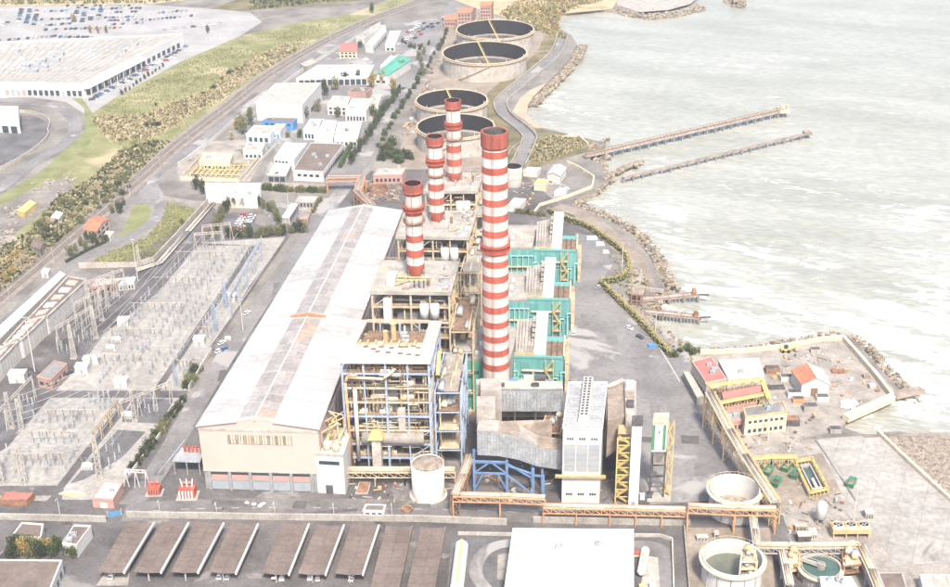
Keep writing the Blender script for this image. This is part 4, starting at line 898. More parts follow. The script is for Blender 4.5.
# grey gas duct across the back, with ribs
dq = [G(488, 389, 30), G(563, 389, 30)]
T = thing('flue_duct', 'big grey horizontal flue duct between the tall stack and filter house', 'duct', zz(dq[0].lerp(dq[1], .5), 0))
a, b = dq; n_ = V((0, 5, 0))
MB().hexa([zz(a, 20), zz(b, 20), zz(b+n_, 20), zz(a+n_, 20)], [zz(a, 30), zz(b, 30), zz(b+n_, 30), zz(a+n_, 30)]).build('duct_body', 'grey_metal', T)
MB().hexa([zz(a-V((0, .4, 0)), 30), zz(b-V((0, .4, 0)), 30), zz(b+n_, 30), zz(a+n_, 30)], [zz(a-V((0, .4, 0)), 30.6), zz(b-V((0, .4, 0)), 30.6), zz(b+n_, 30.6), zz(a+n_, 30.6)]).build('duct_top', 'white_dirty', T)
for k in range(22): p = a.lerp(b, (k+.5)/22); MB().box(p.x-.12, p.x+.12, p.y-.3, p.y, 20.1, 29.9).build('rib', 'grey_metal', T)
for k in range(4):
    p = a.lerp(b, .08+.28*k)
    for d_ in (.8, 4.2): MB().beam(zz(p, 0)+V((0, d_, 0)), zz(p, 20)+V((0, d_, 0)), .7).build('leg', 'dark_metal', T)
for u in (.2, .6, .63, .66): p = a.lerp(b, u); MB().cyl(zz(p, 30.6)+V((0, 1, 0)), zz(p, 32)+V((0, 1, 0)), .7, n=10).build('valve', 'dark_metal', T)
MB().box(a.x-4.5, a.x, a.y+.5, a.y+5, 18, 31.5).build('elbow', 'duct', T)
# front crooked duct on blue legs
path = [(477, 431, 26), (498, 432, 26), (519, 437, 24), (537, 447, 20), (563, 451, 18)]
P = [G(x, y, z) for x, y, z in path]
T = thing('flue_duct', 'crooked grey and brown duct on blue steel legs', 'duct', zz(P[2], 0))
dp = V((.6, 7.5, 0)); hts = [10.5, 10.5, 10, 8.5, 8.5]
for k in range(4):
    A, B_ = P[k], P[k+1]; h0, h1 = hts[k], hts[k+1]; dn = V((0, 0, 1))
    MB().hexa([A-dn*h0, B_-dn*h1, B_-dn*h1+dp, A-dn*h0+dp], [A, B_, B_+dp, A+dp]).build('duct_section', 'grey_metal', T)
    MB().hexa([A+dn*.02, B_+dn*.02, B_+dp, A+dp], [A+dn*.35, B_+dn*.35, B_+dp+dn*.35, A+dp+dn*.35]).build('duct_top', 'duct' if k in (0, 2) else 'duct_brown', T)
    n = 7
    for j in range(n):
        p = A.lerp(B_, (j+.5)/n); h = h0+(h1-h0)*(j+.5)/n; MB().beam(p-V((0, .12, h)), p-V((0, .12, 0)), .18).build('rib', 'greywall', T)
q_ = P[1]+dp; e_ = G(536, 420, 26)
MB().hexa([q_-V((0, 0, 9)), P[2]+dp-V((0, 0, 9)), e_+V((6, 0, -9)), e_-V((0, 0, 9))], [q_, P[2]+dp, e_+V((6, 0, 0)), e_]).build('duct_section', 'duct_brown', T)
MB().hexa([P[0]+V((0, 8, -12)), P[0]+V((7, 8, -12)), P[0]+V((7, 15, -12)), P[0]+V((0, 15, -12))], [P[0]+V((0, 8, 6)), P[0]+V((7, 8, 6)), P[0]+V((7, 15, 6)), P[0]+V((0, 15, 6))]).build('riser', 'duct', T)
MB().hexa([P[0]+V((1.5, 16, -6)), P[0]+V((9.5, 16, -6)), P[0]+V((9.5, 25, -6)), P[0]+V((1.5, 25, -6))], [P[0]+V((1.5, 16, 8)), P[0]+V((9.5, 16, 8)), P[0]+V((9.5, 25, 8)), P[0]+V((1.5, 25, 8))]).build('riser', 'duct', T)
zb = 15.2
legs = [(474.5, 494, 15), (507, 495, 15), (533, 499, 13.5), (543, 500, 11)]
L = [G(x, y) for x, y, z in legs]
for k, (x, y, z) in enumerate(legs):
    for d_ in (0, 7): MB().beam(L[k]+V((0, d_, 0)), L[k]+V((0, d_, z if z < 14 else 15.3)), .9).build('leg', 'blue_steel', T)
for k in range(3):
    for d_ in (0, 7):
        for z in (14.6, 9.5) if k == 0 else (13.2 if k == 1 else 10.5,):
            MB().beam(L[k]+V((0, d_, z)), L[k+1]+V((0, d_, z-(2.2 if k == 1 else 0))), .6).build('beam', 'blue_steel', T)
for u0, u1, z0, z1 in ((0, .5, 9.5, 14.6), (1, .5, 9.5, 14.6), (0, .28, 2, 9.5), (1, .72, 2, 9.5), (.28, .72, 9.4, 9.4)):
    MB().beam(L[0].lerp(L[1], u0)+V((0, 0, z0)), L[0].lerp(L[1], u1)+V((0, 0, z1)), .5).build('brace', 'blue_steel', T)
MB().beam(L[1]+V((0, 0, 9)), L[2]+V((0, 0, 2)), .5).build('brace', 'blue_steel', T); MB().beam(L[1]+V((0, 0, 14)), L[2]+V((0, 0, 9)), .5).build('brace', 'blue_steel', T)
# fans, motors and catwalks between the two ducts
T, q = rack('dark steel pipe deck between the two flue ducts', [(492, 440), (556, 440), (560, 415), (498, 415)], 16, 'dark_metal', 41, n=3, levels=3)
for k in range(26):
    u, v = random.random(), random.random(); s_ = random.uniform(.8, 2.2); p = q.at(u, v, 15.9)
    if k % 3: MB().box(p.x-s_, p.x+s_, p.y-s_*.7, p.y+s_*.7, 15.9, 15.9+s_*1.6).build('cabinet', random.choice(['cream', 'white_dirty', 'dark_metal', 'duct', 'blue_steel', 'rust', 'orange_steel']), T)
    else: MB().cyl(p+V((0, 0, s_)), q.at(min(1, u+.15), v, 15.9+s_), s_*.6, n=10).build('pipe', random.choice(['blue_steel', 'cream', 'grey_metal', 'ochre']), T, smooth=True)
rack('yellow valve rack left of the filter house', [(540, 470), (560, 470), (563, 452), (545, 452)], 17, 'ochre', 42, n=2, levels=3)
# brown duct and tower on the right of the filter house
A = [G(607, 388, 30), G(624, 381, 30), G(628, 415, 30), G(607, 421, 30)]
T = thing('brown_duct', 'brown sheet metal duct tower right of the filter house', 'duct', zz(A[1], 0))
MB().hexa([zz(A[3], 14)+V((.2, 0, 0)), zz(A[2], 18), zz(A[1], 18), zz(A[0], 14)+V((.2, 0, 0))], [A[3]+V((.2, 0, 0)), A[2], A[1], A[0]+V((.2, 0, 0))]).build('duct_section', 'duct_brown', T)
MB().beam(A[0]+V((0, 0, .5)), A[1]+V((0, 0, .5)), 2.2, .5).build('walkway', 'white_dirty', T)
tq = Quad([(626, 421), (636, 421), (636.5, 381), (624.5, 381)], 32)
MB().prism(tq.ring(), 0, 32).build('tower', 'duct', T)
for k in range(4): MB().prism(tq.ring(0, .1, .8, .06+k*.25, .2+k*.25), 32, 32.5+.8*(k % 2)).build('roof_hatch', ['white_dirty', 'dark_metal', 'duct_brown', 'white'][k], T)
T = thing('stair_tower', 'yellow zigzag stair tower between filter house and white shaft', 'stairs', G(622, 504))
sq = Quad([(615, 504), (629, 504), (629.5, 490), (616, 490)], 0); SHT = HT(622, 504, 438)
for u in (0, 1):
    for v in (0, 1): MB().beam(sq.at(u, v, 0), sq.at(u, v, SHT), .45).build('column', 'yellow', T)
for k in range(9):
    z0 = SHT*k/9; z1 = SHT*(k+1)/9; u0, u1 = (.1, .9) if k % 2 else (.9, .1)
    MB().beam(sq.at(u0, .1, z0), sq.at(u1, .1, z1), 1.3, .3).beam(sq.at(u0, -.02, z0+1.1), sq.at(u1, -.02, z1+1.1), .16).beam(sq.at(u0, -.02, z0+.5), sq.at(u1, -.02, z1+.5), .12).build('stair', 'yellow', T)
    MB().prism(sq.ring(0, 0, 1, .3, 1), z1-.15, z1).build('landing', 'ochre', T)
    MB().beam(sq.at(0, 0, z1), sq.at(1, 0, z1), .3).build('beam', 'yellow', T)
wq = Quad([(632, 426), (642, 426), (642.5, 421.5), (632.5, 421.5)], HT(637, 505, 424))
T = thing('lift_shaft', 'slender white lift shaft with a dark top', 'tower', zz(wq.c(), 0))
MB().prism(wq.ring(), 0, wq.z).build('shaft', 'white_clean', T); MB().prism(wq.ring(-.2), wq.z, wq.z+2.4).build('top', 'dark_metal', T)
a, b = wq.side(0); mb = MB(); wallbox(mb, a, b, .3, .7, 0, 2.4); mb.build('door', 'grey_metal', T)
# lime silo on legs
LQ = HT(663, 498, 452); sH = HT(663, 498, 424)
s2 = Quad([(653, 424), (668, 424), (669, 414), (654.5, 414)], sH)
T = thing('silo', 'white silo box with green edges on dark legs', 'silo', zz(s2.c(), 0))
MB().prism(s2.ring(), LQ, sH).build('silo_body', 'white', T); MB().prism(s2.ring(-.15), sH, sH+.5).build('roof', 'beige_steel', T)
a, b = s2.side(0)
for u0, u1 in ((-.02, .17), (.72, .9)): mb = MB(); wallbox(mb, a, b, u0, u1, LQ+1, sH-.5, .2); mb.build('green_stripe', 'green_paint', T)
mb = MB(); wallbox(mb, a, b, .42, .5, sH-4, sH-3, .1); mb.build('window', 'glass', T)
c0 = s2.c(); bt = s2.ring(0, .35, .65, .3, .7); tp = s2.ring(0, .03, .97, .03, .97)
MB().hexa([zz(p, LQ-6) for p in bt], [zz(p, LQ) for p in tp]).build('hopper', 'concrete_dirty', T)
for u in (.03, .97):
    for v in (.03, .97): MB().beam(s2.at(u, v, 0), s2.at(u, v, LQ), .6).build('leg', 'dark_metal', T)
for z in (5, 10):
    for v in (.03, .97): MB().beam(s2.at(.03, v, z), s2.at(.97, v, z), .35).build('beam', 'dark_metal', T)
for k in range(8):
    z0 = sH*k/8; u0, u1 = (1.08, 1.42) if k % 2 else (1.42, 1.08)
    MB().beam(s2.at(u0, .2, z0), s2.at(u1, .2, z0+sH/8), 1.0, .25).beam(s2.at(u0, .1, z0+1.1), s2.at(u1, .1, z0+sH/8+1.1), .12).build('stair', 'yellow', T)
for u in (1.06, 1.44): MB().beam(s2.at(u, .2, 0), s2.at(u, .2, sH), .3).build('stair_post', 'yellow', T)
MB().prism(s2.ring(0, -.1, 1.5, -.4, 1.2), .1, .3).build('base_slab', 'concrete', T)
# ---- orange pipe bridges
def bridge(label, pts, h, m='orange_steel', w=3.0, deep=2.2, leg_every=14, deck='concrete', pipes=3, spread=1.0, cat='pipe bridge', name='pipe_bridge'):
    P = [G(x, y, hh) for x, y, hh in [(p[0], p[1], p[2] if len(p) > 2 else h) for p in pts]]
    T = thing(name, label, cat, zz(P[len(P)//2], 0))
    up = V((0, 0, 1))
    for A, B_ in zip(P, P[1:]):
        L_ = (B_-A).length; t_ = (B_-A).normalized(); n = V((t_.y, -t_.x, 0)).normalized()*w/2
        for s_ in (-1, 1):
            MB().beam(A+n*s_, B_+n*s_, .35).build('chord', m, T); MB().beam(A+n*s_-up*deep, B_+n*s_-up*deep, .35).build('chord', m, T)
            k = max(1, int(L_/deep/1.3)); mb = MB()
            for j in range(k):
                a = A.lerp(B_, j/k)+n*s_; b = A.lerp(B_, (j+1)/k)+n*s_; mb.beam(a, b-up*deep, .18); mb.beam(a, a-up*deep, .2)
            mb.build('truss_web', m, T)
        MB().hexa([A-n*.9-up*.3, A+n*.9-up*.3, B_+n*.9-up*.3, B_-n*.9-up*.3], [A-n*.9+up*.05, A+n*.9+up*.05, B_+n*.9+up*.05, B_-n*.9+up*.05]).build('deck', deck, T)
        for j in range(pipes):
            o_ = n*(-.7+1.4*(j+.5)/pipes)+up*(.4+.1*(j % 2)); MB().cyl(A+o_, B_+o_, .22+.1*(j % 2), n=8).build('pipe', ['white_dirty', 'cream', 'beige_steel', 'ochre'][j % 4], T, smooth=True)
        k = max(1, round(L_/leg_every))
        for j in range(k+1):
            c = A.lerp(B_, j/k)
            l_ = sub(MB().beam(zz(c+n, 0), c+n-up*deep, .4).beam(zz(c-n, 0), c-n-up*deep, .4).build('trestle', m, T), T)
            z = c.z-deep; nb = max(1, int(z/3.5)); mb = MB()
            for i in range(nb):
                mb.beam(zz(c+n, z*i/nb), zz(c-n, z*(i+1)/nb), .2); mb.beam(zz(c-n, z*i/nb), zz(c+n, z*(i+1)/nb), .2)
            mb.build('brace', m, l_)
    return T
bridge('orange trestle pipe bridge in front of the blue legged duct', [(453, 494.5, 9), (500, 495.5, 9), (545, 497.5, 9)], 9)
bridge('long orange pipe bridge before the filter house foot', [(543, 506, 7), (610, 507.5, 7), (688, 509.5, 7)], 7, leg_every=10)
bridge('orange pipe bridge ending at the round basin', [(688, 505.5, 10), (735, 508, 10), (776, 508.5, 10)], 10)
bridge('long inclined yellow conveyor gallery from the quay buildings to the round basins', [(776, 502, 10), (745, 455, 12), (730, 430, 14), (710, 392, 17)], 12, 'ochre', w=4, pipes=4, leg_every=16, cat='conveyor', name='conveyor')
bridge('brown conveyor gallery running back from the orange bridge to the boiler', [(455, 495, 9.5), (463, 475, 10), (471, 455, 11)], 10, 'rust', w=3.4, deck='duct_brown', cat='conveyor', name='conveyor')
bridge('orange gallery crossing the street behind the turbine hall', [(327, 177, 9), (362, 176.5, 9), (357, 191, 12), (372, 205, 26)], 10, 'orange_steel', w=4, deck='duct_brown', pipes=1, cat='conveyor', name='conveyor')
# low pipe racks at the boiler foot
bridge('beige low pipe rack at the foot of the front boiler', [(345, 470, 6), (405, 470, 6), (455, 470, 6)], 6, 'beige_steel', pipes=5, w=4, leg_every=12)
# ================================================================== OIL TANKS
def oil_tank(label, cx, cy, rx, h, seed):
    random.seed(seed); c = G(cx, cy, h); r_ = rx*MPP(cx, cy, h); c = zz(c, 0)
    T = thing('oil_tank', label, 'tank', c, 'open topped oil tanks by the sea road')
    MB().lathe(c, [(r_, 0), (r_, h), (r_-.25, h)], 56).build('shell', 'white_dirty', T, smooth=False)
    MB().lathe(c, [(r_-.26, h), (r_-.3, 1.2)], 56).build('inner_wall', 'soot', T)
    MB().lathe(c, [(r_+.9, h-1.1), (r_+1.0, h-.9), (r_+.02, h-.9)], 56).build('wind_girder', 'ochre', T)
    MB().lathe(c, [(r_-.1, h), (r_+.35, h+.05), (r_+.35, h+.5), (r_-.3, h+.5), (r_-.3, h)], 56).build('rim', 'cream', T)
    MB().lathe(c, [(r_-.8, 1.6), (r_-.8, 2.6), (r_-2.6, 2.6), (r_-2.8, 1.8)], 56).build('pontoon', 'concrete_dirty', T); MB().lathe(c, [(r_-2.8, 1.8), (0.05, 1.8)], 56).build('floating_roof', 'oil_floor', T)
    MB().lathe(c, [(r_-.3, 2.2), (r_-.8, 2.2)], 56).build('roof_seal', 'dark_metal', T)
    a = R(100); p = c+V((math.cos(a)*r_, math.sin(a)*r_, h)); MB().beam(p+V((0, 0, 1)), c+V((4, -2, 3.2)), .7, .25).beam(p+V((.6, 0, 2.1)), c+V((4.6, -2, 4.3)), .14).beam(p+V((-.6, 0, 2.1)), c+V((3.4, -2, 4.3)), .14).build('roof_ladder', 'yellow', T)
    for k in range(10): a = k*math.pi/5+.2; p = c+V((math.cos(a)*r_, math.sin(a)*r_, h)); MB().cyl(p, p+V((0, 0, 2.2)), .22, n=6).build('foam_pipe', 'white', T)
    mb = MB(); n = 22
    for k in range(n):
        a0 = R(-130)+R(50)*k/n; a1 = R(-130)+R(50)*(k+1)/n
        mb.beam(c+V((math.cos(a0)*(r_+.6), math.sin(a0)*(r_+.6), h*k/n)), c+V((math.cos(a1)*(r_+.6), math.sin(a1)*(r_+.6), h*(k+1)/n)), .8, .2)
    mb.build('stair', 'ochre', T)
    for k in range(12): a = k*math.pi/6+.1; p = c+V((math.cos(a)*(r_+.06), math.sin(a)*(r_+.06), 0)); MB().beam(p, p+V((0, 0, h-1)), .14).build('seam', 'duct_brown', T)
oil_tank('farthest open topped oil tank beside the brick flats', 495, 29.3, 38.6, 14, 1)
oil_tank('second farthest open topped oil tank with pale banded shell', 484.6, 52.6, 42, 14, 2)
oil_tank('open topped oil tank behind the farthest slim stack', 451.6, 100, 35.5, 13, 3)
oil_tank('nearest open topped oil tank, partly hidden by the striped stacks', 455.5, 126, 38.5, 13, 4)
c = G(513.5, 166, 12); r_ = 8.2*MPP(513, 170); c = zz(c, 0)
T = thing('small_tank', 'small cream tank with dark open top right of the tall stack', 'tank', c)
MB().lathe(c, [(r_, 0), (r_, 12), (r_-.2, 12)], 28).build('shell', 'white_dirty', T, smooth=True); MB().lathe(c, [(r_-.2, 12), (r_-.25, 6), (.05, 6)], 28).build('inner_wall', 'soot', T)
for z in (5, 8.4): MB().lathe(c, [(r_+.15, z), (r_+.15, z+.3), (r_, z+.3)], 28).build('hoop', 'cream', T)
# bund walls in the tank yard
for n_, px in (('behind the far tanks', [(528, 32), (560, 33)]), ('between the tank pairs', [(522, 54), (548, 52)]), ('along the tank yard foot', [(430, 172), (500, 170), (512, 150), (522, 142)])):
    P = [G(*p) for p in px]; mb = MB()
    for a, b in zip(P, P[1:]): mb.beam(a+V((0, 0, .8)), b+V((0, 0, .8)), .5, 1.8)
    single(mb, 'bund_wall', 'concrete_dirty', 'low concrete bund wall '+n_, 'wall', tuple(P[0]))
# ================================================================== TOWN AND WORKSHOPS
W = lambda f, n, z0, z1, u0=.06, u1=.94, fl=.6: (f, n, z0, z1, u0, u1, fl)
T, mall = bld('shopping_hall', 'huge white flat roofed shopping hall with rooftop air units', 'building', [(-60, 82), (83, 84.5), (183, 34.5), (-60, 46)], 9, 'white_clean', 'mall_roof', 1.0)
random.seed(5)
for x, y in ((36, 66), (42, 62), (50, 59), (56, 61), (44, 68), (28, 71), (60, 55), (26, 67), (34, 72), (122, 52), (134, 46), (16, 52)):
    p = G(x, y, 9.1); MB().box(p.x-3.2, p.x+3.2, p.y-2.5, p.y+2.5, 9.1, 11.3).build('roof_unit', 'grey_metal', T)
for k in range(18): MB().beam(mall.at(.3+k*.038, .04, 9.2), mall.at(.3+k*.038, .96, 9.2), .5, .3).build('roof_seam', 'concrete', T)
for k in range(9):
    for j in range(3): u, v = .35+k*.065, .25+j*.24; MB().prism(mall.ring(0, u, u+.02, v, v+.06), 9.1, 9.6).build('rooflight', 'glass_pale', T)
a, b = mall.side(0)
for k in range(14): mb = MB(); wallbox(mb, a, b, .45+k*.039, .45+k*.039+.026, .2, 4.2, .1); mb.build('window', random.choice(['glass', 'glass', 'glass_pale', 'glass', 'pinkpanel']), T)
a, b = mall.side(1)
for k in range(18): mb = MB(); wallbox(mb, a, b, .02+k*.053, .02+k*.053+.03, .3, 4.0, .1); mb.build('window', 'glass', T)
for k in range(9): mb = MB(); wallbox(mb, a, b, .02+k*.06, .026+k*.06, 0, 6, 4, -3.6); mb.build('canopy_post', 'white', T)
mb = MB(); wallbox(mb, a, b, .0, .56, 6, 6.6, 4.4, .1); mb.build('canopy', 'white_clean', T)
bld('warehouse', 'white warehouse with open bay in the round dark yard, far left', 'building', [(-20, 119), (19, 121), (18, 107), (-20, 106)], 9, 'white', 'white_roof', wins=[W(0, 2, .2, 5, .5, .95, .7)], doors=[(1, .2, .6, 4, 'glass')])
ln = site_line([(48, 132), (50, 124), (44, 118), (32, 114), (20, 113)], 4); mb = MB(); ln2 = site_line([(-20, 178), (10, 166), (34, 151), (48, 138), (48, 132)], 4)
for a, b in list(zip(ln2, ln2[1:]))+list(zip(ln, ln[1:])): mb.beam(a+V((0, 0, 1.2)), b+V((0, 0, 1.2)), .5, 2.6)
single(mb, 'yard_wall', 'white_dirty', 'curved pale wall round the dark yard at far left', 'wall', tuple(ln[0]))
# row of workshops between railway and street
bld('warehouse', 'big windowless white warehouse with pale roof beside the railway', 'building', [(255.6, 102.5), (302, 105), (321, 83), (275.5, 83.5)], 13, 'white', 'white_dirty', .3, wins=[W(1, 3, 1, 4)])
bld('shed', 'long white flat shed roof with open front behind the warehouse', 'building', [(296, 78.5), (369, 77), (374, 65), (318, 65)], 6, 'white', 'white_clean', .2, wins=[W(0, 12, .3, 4.6, .03, .97, .8)])
bld('workshop', 'long workshop with teal green roof beside the street', 'building', [(374, 75), (387, 75.5), (410.5, 60), (397, 56.5)], 7, 'white', 'teal_green', 1.6, gable='v', wins=[W(0, 2, 1, 3)])
bld('shed', 'narrow white roofed lean-to along the teal workshop', 'building', [(380, 66), (387, 66.5), (398, 55.5), (391, 55)], 5, 'white', 'white_clean', .2)
bld('house', 'red roofed house between shed and railway', 'house', [(339, 51), (357, 51), (357, 43.5), (342, 43)], 6, 'cream', 'red_roof', 2, gable='u', wins=[W(0, 4, 1, 2.6), W(0, 4, 3.6, 5)])
bld('shed', 'long white shed at an angle near the top of the works', 'building', [(365, 45), (373, 46), (386.5, 31), (384, 25)], 6, 'white', 'white_clean', .3, wins=[W(1, 6, .6, 3)])
bld('shed', 'low white shed beside the railway at the top of the works', 'building', [(356, 37.5), (364, 38), (386, 26), (376, 25)], 5, 'white', 'concrete', .3)
bld('shed', 'small white box shed near the angled white shed', 'building', [(385, 45), (395, 45), (401, 31), (390, 31)], 5, 'white', 'white_clean', .3, wins=[W(0, 2, .5, 2.6)])
bld('workshop', 'red brown roofed workshop with bright blue front', 'building', [(262, 121), (293, 122.5), (297, 118.5), (268, 118)], 6, 'blue_paint', 'brown_roof', .3, wins=[W(0, 5, 3.4, 4.6)], doors=[(1, .1, .9, 5, 'blue_paint')])
bld('workshop', 'pale pink roofed workshop with blue front by the autumn trees', 'building', [(246, 134), (270, 135), (278, 126), (254, 125.5)], 5.5, 'pale_blue', 'white_dirty', .3, wins=[W(0, 4, .5, 3.4)])
bld('workshop', 'small grey white workshop with a blue door by the warehouse', 'building', [(268, 131), (280, 131.5), (286, 124), (276, 124)], 5, 'white', 'concrete', .3, wins=[W(0, 3, 1, 2.6)], doors=[(0, .7, .9, 3, 'blue_paint')])
bld('workshop', 'white twin roofed workshop with pink tinted roof, left half', 'building', [(327, 105), (347, 106), (350, 97), (333, 96)], 7, 'white', 'white_dirty', .3, wins=[W(0, 4, .6, 2.8), W(0, 4, 4, 5.4)])
bld('workshop', 'white twin roofed workshop, right half with grey doors', 'building', [(345, 111), (366, 111.5), (373, 99), (352, 98.5)], 7, 'white', 'white_roof', .3, wins=[W(0, 6, .4, 3.4)])
bld('workshop', 'low brown roofed annex behind the twin workshop', 'building', [(348, 92), (366, 93), (372, 88), (354, 87.5)], 6, 'brick', 'brown_roof', .3)
bld('workshop', 'white workshop on the street side of the twin workshop', 'building', [(367, 106), (378, 106), (382, 95), (372, 95)], 6, 'white', 'white_dirty', .3, wins=[W(0, 2, .6, 3)])
bld('workshop', 'pale workshop with stepped roof, left of three in a row', 'building', [(303, 130), (318, 131), (324, 119.5), (310, 119)], 6.5, 'pale_blue', 'white_roof', .3, wins=[W(0, 4, 1, 4)])
bld('workshop', 'pale workshop with bright white roof, middle of three in a row', 'building', [(314, 137), (333, 138), (337, 121), (322, 120)], 6.5, 'white', 'white_clean', .3, wins=[W(0, 5, .6, 3)])
bld('workshop', 'white workshop nearest the hedge, right of three in a row', 'building', [(334, 137), (358, 137), (362, 122), (338, 122)], 6.5, 'white', 'white_roof', .3, wins=[W(0, 5, .6, 3)])
bld('office', 'white office with a row of dark upper windows', 'building', [(274, 158), (294, 159.5), (307, 143.5), (285, 143)], 7.5, 'white_clean', 'white_roof', .3, wins=[W(0, 4, 4.6, 6, .02, .7, .75)])
bld('canopy', 'low white canopy roof in front of the office', 'canopy', [(267, 175.5), (286, 176), (292, 163.5), (274, 163)], 4, 'concrete', 'white_clean', .2, wins=[W(0, 3, .2, 3.2, .05, .95, .85)])
bld('factory', 'broad brown grey flat roofed factory with ribbon windows', 'building', [(293, 170.5), (323, 172), (344, 144), (311, 143)], 6.5, 'white', 'brown_roof', .3, wins=[W(0, 4, 3, 4.6, .1, .9, .6), W(1, 12, 1, 4, .03, .97, .8)], units=4)
bld('shed', 'low grey shed between canopy and factory hedge', 'building', [(300, 64), (312, 58), (318, 62), (306, 67)], 4, 'concrete', 'concrete', .3)
bld('long_shed', 'long white windowless shed behind the parked car lot', 'building', [(205, 187), (260, 187.5), (261, 183), (206, 183)], 10, 'white_clean', 'white_clean', .2)
bld('shed', 'squat white shed attached to the long white shed', 'building', [(225, 196.5), (257, 197), (261, 189.5), (230, 189)], 7, 'white', 'white', .2, doors=[(0, .05, .3, 3.4, 'cream')])
bld('canopy', 'narrow white carport roof beside the hedge', 'canopy', [(281, 218), (289, 218.5), (298.5, 203.5), (291, 203)], 3.2, 'concrete', 'white_clean', .1, wins=[W(1, 4, .2, 2.6)])
bld('canopy', 'pale grey carport roof at the end of the hedge', 'canopy', [(295, 202), (314, 202.5), (318, 196.5), (299, 196)], 3.2, 'concrete', 'concrete', .1, wins=[W(0, 5, .2, 2.6)])
bld('gatehouse', 'small open walled brick yard hut beside the carport', 'hut', [(299, 219), (308, 219), (311, 211), (302, 211)], 2.6, 'brick', 'concrete_dirty', .3)
bld('pink_building', 'low pink building with pale roof at the street corner', 'building', [(373, 175.5), (402, 175), (406, 168.5), (378, 168.5)], 5.5, 'pinkpanel', 'white_dirty', .4, wins=[W(0, 6, 1.4, 3.4)])
# brick flats by the far tank
for lab, px, h in (('wider brick apartment block beyond the far oil tank', [(457, 13), (471, 12.5), (476, 8), (463, 8)], 17), ('narrower brick apartment block right of the wider one', [(480, 6), (491, 5.5), (493.5, 1.5), (483, 1.5)], 17), ('low orange brick house left of the apartment blocks', [(444, 20), (456, 20), (458, 15), (447, 15)], 6)):
    bld('apartment_block', lab, 'building', px, h, 'brick', 'tile_roof', 1.8, gable='u', wins=[W(0, 4, z, z+1.5) for z in range(2, int(h)-2, 3)]+[W(1, 3, z, z+1.5) for z in range(2, int(h)-2, 3)])
# gas reducing station: yellow pipes in a walled yard
bld('gas_station_hut', 'cream flat roofed building with yellow base in the gas pipe yard', 'building', [(199, 161), (230, 162), (233, 153.5), (204, 153)], 5, 'cream', 'white_dirty', .3, wins=[W(0, 8, .4, 2, .03, .97, .6)])
bld('gas_station_hut', 'square white building with windows at the end of the gas pipe yard', 'building', [(243, 150), (262, 150.5), (265, 143.5), (247, 143)], 6, 'white', 'white_dirty', .3, wins=[W(0, 4, 1, 3)])
random.seed(9); q = Quad([(186, 178), (238, 180), (252, 164), (200, 163)], 0)
T = thing('gas_pipe_yard', 'rows of yellow gas pipes and valves in the walled yard', 'pipework', q.c())
for k in range(9):
    u = .06+.1*k; MB().tube([q.at(u, .1, .4), q.at(u, .1, 1.6), q.at(u, .9, 1.6), q.at(u, .9, .4)], .32, 8).build('pipe', 'yellow', T, smooth=True)
for v in (.2, .5, .8): MB().cyl(q.at(.03, v, 1.0), q.at(.97, v, 1.0), .3, n=8).build('pipe', 'yellow', T, smooth=True)
for k in range(14): p = q.at(random.random(), random.random(), 0); MB().cyl(p, p+V((0, 0, 2.6)), .4, n=8).build('valve', random.choice(['yellow', 'white', 'ochre']), T)
for k in range(5): p = q.at(.62+.08*k, .3, 0); MB().beam(p, p+V((0, 0, 6)), .3).build('stanchion', 'yellow', T)
for a_, b_ in ((0, 1), (1, 2), (3, 0)):
    pp = [q.at(-.06, -.12), q.at(1.06, -.12), q.at(1.06, 1.5), q.at(-.06, 1.5)]
    single(MB().beam(pp[a_]+V((0, 0, 1.1)), pp[b_]+V((0, 0, 1.1)), .3, 2.4), 'yard_wall', 'cream', 'cream wall on the %s side of the gas pipe yard' % ['near', 'right', '', 'left'][a_], 'wall', tuple(pp[a_]))
# farmhouse and outbuildings by the curved road
bld('farmhouse', 'two storey pink farmhouse with red tiled roof by the railway', 'house', [(83, 229), (96, 232), (109, 219), (96, 216)], 6, 'pinkwall', 'tile_roof', 1.8, gable='u', wins=[W(0, 3, 1, 2.4), W(0, 3, 3.8, 5.2), W(1, 3, 1, 2.4), W(1, 3, 3.8, 5.2)])
bld('outbuilding', 'small white outbuilding right of the farmhouse', 'shed', [(103, 236), (110, 237), (114, 232), (107, 231)], 3, 'white', 'white_dirty', .2, wins=[W(0, 2, .8, 2)])
bld('hut', 'brown roofed hut in the scrub left of the railway', 'shed', [(31, 246), (40, 250), (45, 243), (36, 239)], 4, 'concrete_dirty', 'brown_roof', 1.2, gable='u')
bld('outbuilding', 'white shed in the scrub left of the farmhouse', 'shed', [(51, 217), (59, 219), (63, 213), (56, 211)], 3.2, 'white', 'white_dirty', .2)
bld('hut', 'small white railway hut beside the track', 'shed', [(41, 272), (48, 273), (50, 269), (44, 268)], 3, 'white', 'white_dirty', .2, doors=[(0, .4, .7, 2.1, 'grey_metal')])
bld('trailer', 'yellow container trailer in the scrap ground at far left', 'container', [(17, 210), (24, 213), (36, 203), (30, 200)], 3.2, 'yellow', 'yellow', .1)
# scrap heap: stones and junk nobody could count
mb = MB(); random.seed(14)
for cx, cy, rx, ry, n in ((8, 240, 14, 12, 90), (48, 188, 22, 10, 60), (18, 215, 14, 8, 40), (70, 178, 10, 6, 20)):
    for _ in range(n):
        p = G(cx+random.gauss(0, rx*.5), cy+random.gauss(0, ry*.5)); s_ = random.uniform(.4, 1.4); mb.blob(p+V((0, 0, s_*.3)), s_, s_, s_*.7, .4, seg=(5, 3), mi=random.choice([0, 0, 1]))
tag(mb.build('scrap_heap', ['concrete_dirty', 'duct_brown']), kind='stuff')
